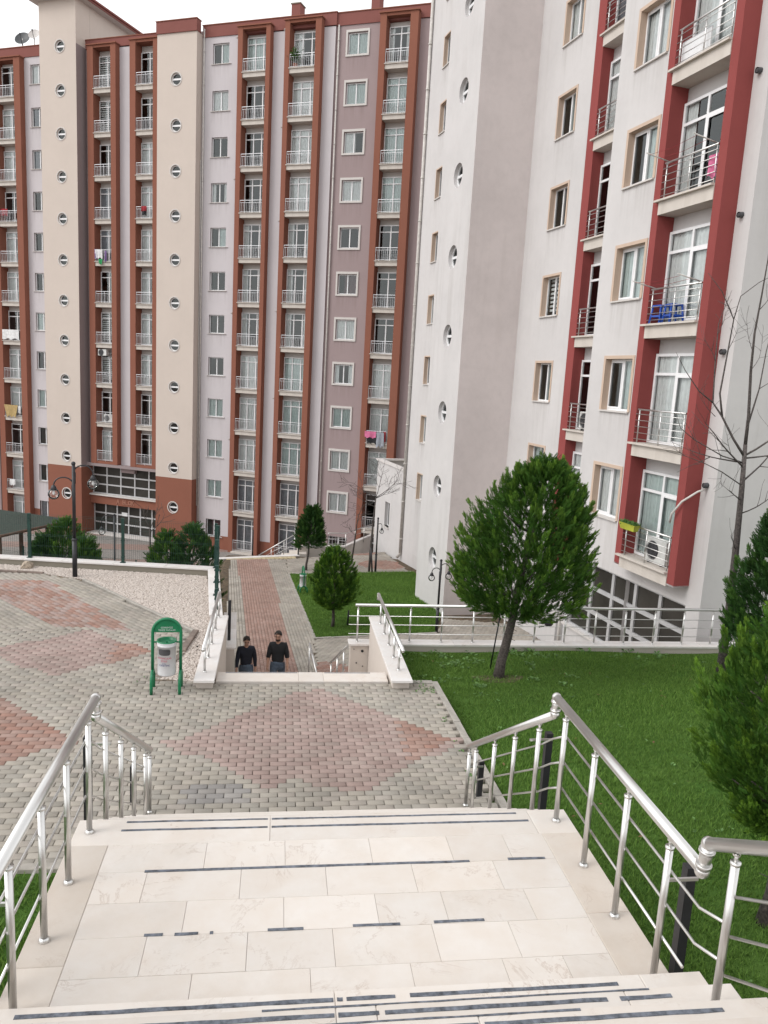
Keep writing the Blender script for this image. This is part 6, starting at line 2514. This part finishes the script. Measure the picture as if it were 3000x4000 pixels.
# ------------------------------------------------------------------ green roofed shelter
pz = COURT + 2.9
C1, C2, C3, C4 = onz(*zb0(945, 762), pz), onz(*zb0(0, 965), pz - .1), onz(*zb0(-600, 900), pz), onz(*zb0(0, 632), pz + .35)
sh_ = thing('shelter', 'dark green shingled roof on brown posts below the terrace', 'shelter', ((C1 + C3) / 2 * 1.0))
sh_.location.z = COURT
ridge = [C4, onz(*zb0(-700, 640), pz + .35)]
def spart(mb, n, mt, par=None):
    mb.xform(lambda p: p - sh_.location)
    return mb.build(n, mt, par or sh_)
dn = Vector((0, 0, -.12))
mb = MB()
mb.quad(C2, C1, C4, smooth=False)
mb.quad(C3, C2, C4, ridge[1])
mb.quad(C4 + dn, C1 + dn, C2 + dn)
mb.quad(ridge[1] + dn, C4 + dn, C2 + dn, C3 + dn)
back = C1 + (C4 - C2) * 0.25
mb.quad(C4, C1, C1 + dn, C4 + dn)
ro = spart(mb, 'roof', 'shingle')
mb = MB()
mb.tube([C2 + dn * .5, C1 + dn * .5], .09, 6)
spart(mb, 'fascia_board', 'wood_dark', ro)
ro.parent = sh_
for f in (0.30, 0.66, 0.80, 0.02):
    q = C2.lerp(C1, f) + Vector((-.3, .5, 0))
    spart(MB().box(q.x - .09, q.x + .09, q.y - .09, q.y + .09, COURT, pz - .05), 'post', 'wood_dark')
# slatted bench backs under it
bn = thing('garden_bench', 'brown slatted bench under the green shelter roof', 'bench', tuple(C2.lerp(C1, .15)))
bn.location.z = COURT
o_ = bn.location.copy()
d_ = (C1 - C2)
d_.z = 0
d_.normalize()
for i in range(16):
    q = d_ * (i * .3 - 1.2)
    MB().box(q.x - .05, q.x + .05, q.y - .03, q.y + .03, .35, 1.15).build('slat', 'wood_dark', bn)
for z in (.4, .75, 1.1):
    a, b = d_ * -1.4, d_ * 3.5
    MB().tube([(a.x, a.y - .04, z), (b.x, b.y - .04, z)], .05, 6).build('rail', 'wood_dark', bn)
for i in (0, 5, 10, 15):
    q = d_ * (i * .3 - 1.2)
    MB().box(q.x - .06, q.x + .06, q.y - .06, q.y + .06, 0, 1.2).build('leg', 'wood_dark', bn)

# ------------------------------------------------------------------ things on the balconies
def cloth(name, label, fr, x, y, z, w, h, mat, group=None, seed=0, pointed=0.0, cat='laundry'):
    """a piece of washing hung over a rail: wavy sheet with thickness, sagging hem"""
    rng = random.Random(seed)
    me = MB()
    nx_, nz_ = 14, 8
    def pt(i, j, s):
        u, v = i / nx_, j / nz_
        squeeze = 1 - pointed * v
        xx = (u - .5) * w * squeeze + rng.uniform(-.004, .004)
        zz = -v * h * (1 - .18 * abs(math.sin(u * 7 + seed)) * v)
        yy = -0.03 - .03 * math.sin(u * 9 + seed) * (0.3 + v) + s * .006
        return (xx, yy, zz)
    for s in (0, 1):
        g_ = [[pt(i, j, s) for i in range(nx_ + 1)] for j in range(nz_ + 1)]
        for j in range(nz_):
            for i in range(nx_):
                q = (g_[j][i], g_[j][i + 1], g_[j + 1][i + 1], g_[j + 1][i])
                me.quad(*(q if s else q[::-1]), smooth=True)
    o = me.build(name, mat)
    o.location = fr.world(x, y, z)
    o.rotation_euler = (0, 0, math.atan2(fr.u.y, fr.u.x))
    tag(o, label, cat, group)
    return o


# left block
zr_ = 21.82 - FL * 4 + .80
cloth('towel', 'white and lilac patterned towel hanging on a left block balcony rail', LB, -38.05, -.46, zr_, .62, .68, 'cloth_white', seed=3)
cloth('towel', 'purple cloth behind the white patterned towel', LB, -38.30, -.44, zr_ + .02, .25, .74, 'cloth_purple', seed=5)
cloth('towel', 'green cloth hanging low beneath the white patterned towel', LB, -37.85, -.52, zr_ - .66, .34, .40, 'cloth_green', seed=6, pointed=.2)
cloth('towel', 'lilac strip of washing beside the white patterned towel', LB, -37.45, -.47, zr_ - .1, .14, .85, 'cloth_purple', seed=8)
zr_ = 21.82 - FL * 3 + .80
cloth('shirt', 'dark red garment hung over the balcony rail beside the stair tower', LB, -34.25, -.47, zr_, .42, .36, 'cloth_red', seed=9)
cloth('shirt', 'dark trousers hung with the red garment', LB, -34.25, -.45, zr_ - .1, .36, .55, 'cloth_black', seed=10)
zr_ = 21.72 - FL * 8 + .82
cloth('blanket', 'large tan blanket drooping over a balcony rail', LB, -46.25, -.50, zr_ + .05, 1.35, 1.0, 'cloth_tan', seed=12, pointed=.35)
cloth('towel', 'pale washing beside the tan blanket', LB, -45.45, -.48, zr_, .22, .6, 'cloth_white', seed=13)
cloth('towel', 'white towel on the lowest balcony rail above the green shelter', LB, -46.3, -.5, 21.72 - FL * 10 + .8, .5, .5, 'cloth_white', seed=14)
cloth('sheet', 'white sheet covering a whole balcony railing', LB, -46.1, -.5, 21.72 - FL * 6 + .8, 1.55, .78, 'cloth_white', seed=15)
cloth('towel', 'red washing on the far left balcony', LB, -46.6, -.3, 21.72 - FL * 3 + .95, .7, .55, 'cloth_red', seed=16)
zr_ = 21.98 - FL * 8 + .80
cloth('towel', 'pink patterned washing on the balcony near the white block', LB, -16.95, -.40, zr_ - .05, .8, .46, 'cloth_pink', seed=17)
cloth('shirt', 'grey hooded top hanging beside the pink washing', LB, -16.25, -.42, zr_ - .08, .48, 1.05, 'cloth_grey', seed=18, pointed=-.2)
cloth('trousers', 'dark clothes hanging under the pink washing', LB, -16.8, -.37, zr_ - .3, .7, .6, 'cloth_black', seed=19)
cloth('towel', 'red scarf hanging right of the grey hooded top', LB, -15.98, -.38, zr_ - .02, .16, .75, 'cloth_red', seed=20)


def ac_unit(label, fr, x, y, z, w=.75, h=.55, d=.28):
    t = thing('air_conditioner', label, 'air conditioner', fr.world(x, y, z), math.atan2(fr.u.y, fr.u.x), 'outdoor air conditioner units')
    MB().cbox(-w / 2, w / 2, -d / 2, d / 2, 0, h, .012).build('casing', 'ac_white', t)
    g_ = MB()
    for r in (.06, .12, .18, .22):
        n = 24
        g_.tube([(-w * .12 + r * math.cos(2 * math.pi * i / n), -d / 2 - .012, h / 2 + r * math.sin(2 * math.pi * i / n)) for i in range(n + 1)], .006, 4)
    g_.tube([(-w * .12 - .22, -d / 2 - .012, h / 2), (-w * .12 + .22, -d / 2 - .012, h / 2)], .006, 4)
    g_.tube([(-w * .12, -d / 2 - .012, h / 2 - .22), (-w * .12, -d / 2 - .012, h / 2 + .22)], .006, 4)
    g_.build('fan_grille', 'grey_plastic', t)
    MB().tube([(-w * .12, -d / 2 - .004, h / 2), (-w * .12, -d / 2 + .02, h / 2)], .21, 20).build('fan_opening', 'grey_plastic', t)
    for sx in (-.3, .3):
        MB().box(sx * w - .02, sx * w + .02, -d / 2, d / 2, -.05, 0).build('foot', 'grey_plastic', t)
ac_unit('air conditioner hung under a balcony slab between terracotta piers', LB, -37.95, -0.18, 21.82 - FL * 6 - .31 - .55, .72, .45)
ac_unit('air conditioner standing on a balcony behind white railings', LB, -37.55, -0.10, 21.82 - FL * 8 + .05, .75, .55)
ac_unit('air conditioner standing on the lowest crimson-piered balcony', RB, -15.15, -1.28, slabs2[5] + .06, .78, .55, .24)
ac_unit('air conditioner on a narrow balcony beside the crimson pier', RB, -20.6, -0.14, slabs1[5] + .06, .7, .52, .24)

# window box with herbs on the crimson-piered balcony
fb = thing('flower_box', 'yellow plastic flower box of green herbs hung on a balcony rail', 'flower box', RB.world(-15.95, -1.62, slabs2[5] + .68), math.atan2(RB.u.y, RB.u.x))
mb = MB()
a, b = [(-.32, -.09), (.32, -.09), (.32, .09), (-.32, .09)], [(-.27, -.06), (.27, -.06), (.27, .06), (-.27, .06)]
for i in range(4):
    j = (i + 1) % 4
    mb.quad((*b[i], 0), (*b[j], 0), (*a[j], .16), (*a[i], .16))
mb.quad(*[(*p, 0) for p in b][::-1])
mb.quad(*[(p[0] * .96, p[1] * .96, .145) for p in a])
mb.build('box', 'yellow_plastic', fb)
n = 260
pos = np.stack([RNG.uniform(-.3, .3, n), RNG.uniform(-.08, .08, n), np.full(n, .14)], 1)
dr = RNG.normal(0, .45, (n, 3)) + np.array([0, 0, .9])
link('herbs', sprays_mesh('herbs', pos, dr, RNG.uniform(.06, .12, n), RNG.uniform(.3, 1, n), 'weed_leaf'), fb)

# stacked blue stools
def stool(label, x, y, z, tilt, fr=RB):
    t = thing('plastic_stool', label, 'stool', fr.world(x, y, z), math.atan2(fr.u.y, fr.u.x) + tilt, 'blue plastic stools on the balcony')
    MB().cbox(-.15, .15, -.15, .15, .40, .44, .015).build('seat', 'blue_plastic', t)
    for sx in (-1, 1):
        for sy in (-1, 1):
            MB().tube([(sx * .13, sy * .13, .40), (sx * .17, sy * .17, 0)], .025, 6).build('leg', 'blue_plastic', t)
    g_ = MB()
    for s_ in (-1, 1):
        g_.box(-.15, .15, s_ * .15 - .012, s_ * .15 + .012, .16, .20)
        g_.box(s_ * .15 - .012, s_ * .15 + .012, -.15, .15, .16, .20)
    g_.build('brace', 'blue_plastic', t)
stool('blue plastic stool behind the railing of the crimson-piered balcony, against the crimson pier', -16.02, -1.36, slabs2[3], .1)
stool('blue plastic stool behind the balcony railing, next to another blue stool', -15.58, -1.34, slabs2[3], -.15)
# drying poles sticking out from balcony rails
def poles(label, z, xs_, fr=RB):
    t = thing('drying_rack', label, 'drying rack', fr.world(xs_[0], -1.5, z), math.atan2(fr.u.y, fr.u.x), 'washing line arms on balcony rails')
    for x in xs_:
        MB().tube([(x - xs_[0], 0.05, 0), (x - xs_[0], -.62, .12)], .014, 6).build('arm', 'pipe_white', t)
    for k in (.25, .55):
        MB().tube([(0, -k, .03 + .1 * k), ((xs_[1] - xs_[0]) * .5, -k, -.02 + .1 * k), (xs_[1] - xs_[0], -k, .03 + .1 * k)], .004, 4).build('line', 'cloth_red', t)
poles('washing line arms on the balcony rail with pink toys', slabs2[2] + .82, (-16.15, -14.55))
poles('washing line arms on the balcony rail above the blue stools', slabs2[3] + .82, (-16.15, -14.55))
cloth('bag', 'pink and black bag on the balcony by the right crimson pier', RB, -14.62, -1.48, slabs2[2] + .62, .30, .50, 'cloth_pink', seed=31, cat='bag')
# white board inside the top balcony
t = thing('board', 'white board leaning inside a balcony railing', 'board', RB.world(-15.75, -1.42, slabs2[1] + .002), math.atan2(RB.u.y, RB.u.x))
MB().cbox(-.48, .48, -.015, .015, 0, .55, .006).build('panel', 'pvc', t)
MB().box(-.48, .48, -.02, .02, .55, .56).build('edge', 'aluminium', t)
# plants on the upper balcony of the left block
pl = thing('potted_plant', 'dark leafy potted plant on an upper left block balcony', 'plant', LB.world(-23.3, -.15, 22.12), 0)
MB().lathe([(0, 0), (.14, 0), (.18, .3), (.16, .3)], (0, 0, 0), 12).build('pot', 'terracotta', pl)
n = 300
pos = RNG.normal(0, .17, (n, 3)) + np.array([0, -.1, .75])
link('leaves', sprays_mesh('leaves', pos, RNG.normal(0, .6, (n, 3)) + np.array([0, 0, .4]), RNG.uniform(.12, .22, n), RNG.uniform(.2, .8, n), 'conifer_leaf_dark'), pl)
# white stone lump at the edge of the gravel
st_ = thing('boulder', 'pale angular stone lying against the far terrace wall', 'stone', onz(*zb0(355, 1400), P - .03))
bm = bmesh.new()
bmesh.ops.create_icosphere(bm, subdivisions=2, radius=.16)
for v in bm.verts:
    v.co *= 1 + .25 * math.sin(v.co.x * 21 + 1) * math.cos(v.co.y * 17 + v.co.z * 9)
    v.co.z = v.co.z * .8 + .06
me = bpy.data.meshes.new('stone')
bm.to_mesh(me); bm.free()
me.materials.append(MATS['gravel_base'])
link('stone', me, st_)

# ------------------------------------------------------------------ people
def skin_mesh(joints, edges, mat, name, sub=2, root=0):
    """joints: list of (x,y,z,rx,ry); grown into one surface"""
    me = bpy.data.meshes.new(name)
    me.from_pydata([j[:3] for j in joints], edges, [])
    o = bpy.data.objects.new(name, me)
    COL.objects.link(o)
    md = o.modifiers.new('skin', 'SKIN')
    md.use_smooth_shade = True
    for i, j in enumerate(joints):
        sv = me.skin_vertices[0].data[i]
        sv.radius = (j[3], j[4] if len(j) > 4 else j[3])
        sv.use_root = (i == root)
    ss = o.modifiers.new('sub', 'SUBSURF')
    ss.levels = sub
    ss.render_levels = sub
    dg = bpy.context.evaluated_depsgraph_get()
    out = bpy.data.meshes.new_from_object(o.evaluated_get(dg))
    bpy.data.objects.remove(o, do_unlink=True)
    out.materials.clear()
    out.materials.append(MATS[mat])
    out.polygons.foreach_set('use_smooth', [True] * len(out.polygons))
    out.name = name
    return out


def person(label, loc, rz, sleeve, head_pitch, head_yaw, beard, stride, armL, armR, scale=1.0):
    """figure faces -y; armL/armR: (shoulder swing forward, elbow bend) in degrees; +x is the figure's left as seen from the front"""
    hipz, shz = .93, 1.42
    J, E = [], []
    def add(p, r, par=None, ry=None):
        J.append((p[0], p[1], p[2], r, ry if ry else r))
        if par is not None:
            E.append((par, len(J) - 1))
        return len(J) - 1
    pel = add((0, 0, .96), .135, None, .10)
    wai = add((0, 0.0, 1.12), .125, pel, .095)
    che = add((0, .005, 1.30), .15, wai, .105)
    nb = add((0, .0, 1.45), .07, che, .065)
    nk = add((0, -.015, 1.52), .052, nb)
    # head: chain tilted by pitch
    cp, sp_ = math.cos(head_pitch), math.sin(head_pitch)
    def hd(y, z):
        y, z = y, z
        return (0 + math.sin(head_yaw) * -y, -.02 + (y * cp - z * sp_) * math.cos(head_yaw), 1.56 + (y * sp_ + z * cp))
    h1 = add(hd(-.02, .02), .068, nk, .075)
    h2 = add(hd(-.01, .10), .078, h1, .092)
    h3 = add(hd(.0, .165), .066, h2, .078)
    arms = {}
    for sx, (sw, el) in ((1, armL), (-1, armR)):
        s = add((sx * .175, .0, 1.405), .062, che)
        a = math.radians(sw)
        e_ = (sx * .235, -math.sin(a) * .29, 1.405 - math.cos(a) * .29)
        ei = add(e_, .045, s)
        b = math.radians(sw + el)
        w_ = (sx * .25, e_[1] - math.sin(b) * .25, e_[2] - math.cos(b) * .25)
        wi = add(w_, .029, ei)
        pm = (sx * .252, w_[1] - math.sin(b) * .085, w_[2] - math.cos(b) * .085)
        pi_ = add(pm, .036, wi, .022)
        dr = Vector((0, -math.sin(b), -math.cos(b)))
        arms[sx] = (s, ei, wi, b)
        for f, (dy, L) in enumerate(((-.030, .068), (-.010, .078), (.010, .074), (.030, .060))):
            fw2 = Vector((0, math.cos(b), -math.sin(b)))
            p0 = Vector(pm) + fw2 * dy + dr * .03
            k0 = add(tuple(p0), .0105, pi_)
            k1 = add(tuple(p0 + dr * L * .5 + Vector((-sx * .008, 0, 0))), .0095, k0)
            add(tuple(p0 + dr * L + Vector((-sx * .026, 0, 0))), .008, k1)
        fw2 = Vector((0, -math.cos(b), math.sin(b)))
        t0 = Vector(w_) + dr * .035 + fw2 * .028
        k0 = add(tuple(t0), .0115, wi)
        k1 = add(tuple(t0 + dr * .035 + fw2 * .018), .010, k0)
        add(tuple(t0 + dr * .062 + fw2 * .016 + Vector((-sx * .01, 0, 0))), .008, k1)
    legs = {}
    for sx in (1, -1):
        fwd = stride * sx
        hp = add((sx * .095, 0, .92), .105, pel)
        kn = (sx * .10, -.12 * fwd - .03 * (fwd > 0), .50)
        ki = add(kn, .062, hp)
        an = (sx * .10, -.30 * fwd + .05, .09 + (.05 if fwd < 0 else 0))
        ai = add(an, .042, ki)
        fo = add((sx * .105, an[1] - .10, .05), .042, ai, .032)
        add((sx * .11, an[1] - .19, .035), .036, fo, .024)
        legs[sx] = (hp, ki, ai, kn, an)
    body = skin_mesh(J, E, 'skin', 'person', 2)
    o = link('person', body)
    o.location = loc
    o.rotation_euler = (0, 0, rz)
    o.scale = (scale,) * 3
    tag(o, label, 'person', 'people walking up the stairs')
    # shirt
    S, SE = [], []
    def a2(p, r, par=None, ry=None):
        S.append((*p, r, ry if ry else r))
        if par is not None:
            SE.append((par, len(S) - 1))
        return len(S) - 1
    s00 = a2((0, .005, .83), .168, None, .132)
    s0 = a2((0, .005, .90), .172, s00, .134)
    s1 = a2((0, 0, 1.05), .168, s0, .130)
    s2 = a2((0, .0, 1.22), .180, s1, .130)
    s3 = a2((0, .005, 1.34), .178, s2, .124)
    s4 = a2((0, 0, 1.445), .085, s3, .08)
    for sx in (1, -1):
        s, ei, wi, b = arms[sx]
        ps, pe, pw = [Vector(J[i][:3]) for i in (s, ei, wi)]
        k = a2(tuple(ps + Vector((0, 0, .005))), .085, s3)
        k1 = a2(tuple(ps.lerp(pe, .55)), .073, k)
        k2 = a2(tuple(pe), .064, k1)
        if sleeve > .5:
            k3 = a2(tuple(pe.lerp(pw, .5)), .050, k2)
            a2(tuple(pe.lerp(pw, .92)), .042, k3)
        else:
            a2(tuple(pe.lerp(pw, .22)), .062, k2)
    link('shirt', skin_mesh(S, SE, 'cloth_navy' if sleeve > .5 else 'cloth_black', 'shirt', 2), o)
    # trousers
    T, TE = [], []
    T.append((0, .01, 1.04, .168, .130))
    T.append((0, .01, .92, .178, .138))
    TE.append((0, 1))
    for sx in (1, -1):
        hp, ki, ai, kn, an = legs[sx]
        hk = Vector((sx * .095, 0, .92)).lerp(Vector(kn), .2)
        T.append((*hk, .122, .122)); i0 = len(T) - 1
        TE.append((1, i0))
        mid = Vector((sx * .095, 0, .92)).lerp(Vector(kn), .6)
        T.append((*mid, .102)); TE.append((i0, i0 + 1))
        T.append((*kn, .082)); TE.append((i0 + 1, i0 + 2))
        mid = Vector(kn).lerp(Vector(an), .55)
        T.append((*mid, .064)); TE.append((i0 + 2, i0 + 3))
        T.append((an[0], an[1], an[2] + .01, .058)); TE.append((i0 + 3, i0 + 4))
    link('trousers', skin_mesh(T, TE, 'denim', 'trousers', 2), o)
    for sx in (1, -1):
        an = legs[sx][4]
        mb = MB().sphere((sx * .108, an[1] - .075, .05), .05, 14, 10, (1.0, 2.7, 1.0))
        mb.build('shoe', 'shoe', o)
    # head details, built in head space then tilted with the head
    def H_(p):
        x, y, z = p
        yy, zz_ = y * cp - z * sp_, y * sp_ + z * cp
        xr = x * math.cos(head_yaw) - yy * math.sin(head_yaw)
        yr = x * math.sin(head_yaw) + yy * math.cos(head_yaw)
        return Vector((xr, -.02 + yr, 1.56 + zz_))
    hm = MB()
    n, m_ = 20, 10
    for i in range(m_):
        for k in range(n):
            qs = []
            for (ii, kk) in ((i, k), (i, k + 1), (i + 1, k + 1), (i + 1, k)):
                th, an_ = math.pi * .54 * ii / m_, 2 * math.pi * kk / n
                front = max(0, -math.sin(an_))
                lim = th * (1 - .60 * front ** 2)
                r = (.098, .116, .112)
                p = (r[0] * math.sin(lim) * math.cos(an_), .006 + r[1] * math.sin(lim) * math.sin(an_), .125 + r[2] * math.cos(lim) + .006 * math.sin(7 * an_ + 3 * lim))
                qs.append(H_(p))
            hm.quad(*qs, smooth=True)
    hm.build('hair', 'hair', o)
    f_ = MB()
    f_.sphere((0, 0, 0), .016, 10, 8, (0.85, 1.2, 1.5))
    f_.xform(lambda p: H_((p.x, p.y - .108, p.z + .075)))
    f_.build('nose', 'skin', o)
    for sx in (-1, 1):
        e = MB().sphere((0, 0, 0), .0085, 10, 8)
        e.xform(lambda p, sx=sx: H_((p.x + sx * .032, p.y - .090, p.z + .105)))
        e.build('eye', 'cloth_black', o)
        b_ = MB().box(-.02, .02, -.006, .006, -.004, .004)
        b_.xform(lambda p, sx=sx: H_((p.x + sx * .034, p.y - .099, p.z + .128)))
        b_.build('eyebrow', 'hair', o)
        e = MB().sphere((0, 0, 0), .028, 10, 8, (.4, .7, 1.1))
        e.xform(lambda p, sx=sx: H_((p.x + sx * .090, p.y + .005, p.z + .085)))
        e.build('ear', 'skin', o)
    mo = MB().box(-.024, .024, -.006, .006, -.004, .004)
    mo.xform(lambda p: H_((p.x, p.y - .093, p.z + .038)))
    mo.build('mouth', 'terracotta', o)
    if beard:
        bd = MB()
        bd.sphere((0, 0, 0), 1, 16, 10)
        bd.xform(lambda p: H_((p.x * .066, p.y * .05 - .052, p.z * .042 + .012)))
        bd.build('beard', 'hair', o)
    return o


def foot_on(px, py_head, y):
    """stand a 1.78 m figure so that its head top meets the sight line at depth y"""
    p = aty(px, py_head, y)
    return Vector((p.x, y, p.z - 1.765))


def stand(px, py_head, y):
    p = aty(px, py_head, y)
    z = zl1 - 0.172 * 5
    return Vector((p.x, y, z)), (p.z - z) / 1.80


(f1, s1), (f2_, s2) = stand(533, 1371, 16.76), stand(602, 1361, 16.80)
person('person in a dark long-sleeved shirt and jeans looking down while climbing', f1, R_(3), 1.0, R_(24), R_(4), False, .8, (-6, 14), (14, 18), s1)
person('bearded person in a dark loose top and jeans beside the long-sleeved one', f2_, R_(-2), 0.0, R_(8), R_(-6), True, -.7, (4, 12), (2, 14), s2)
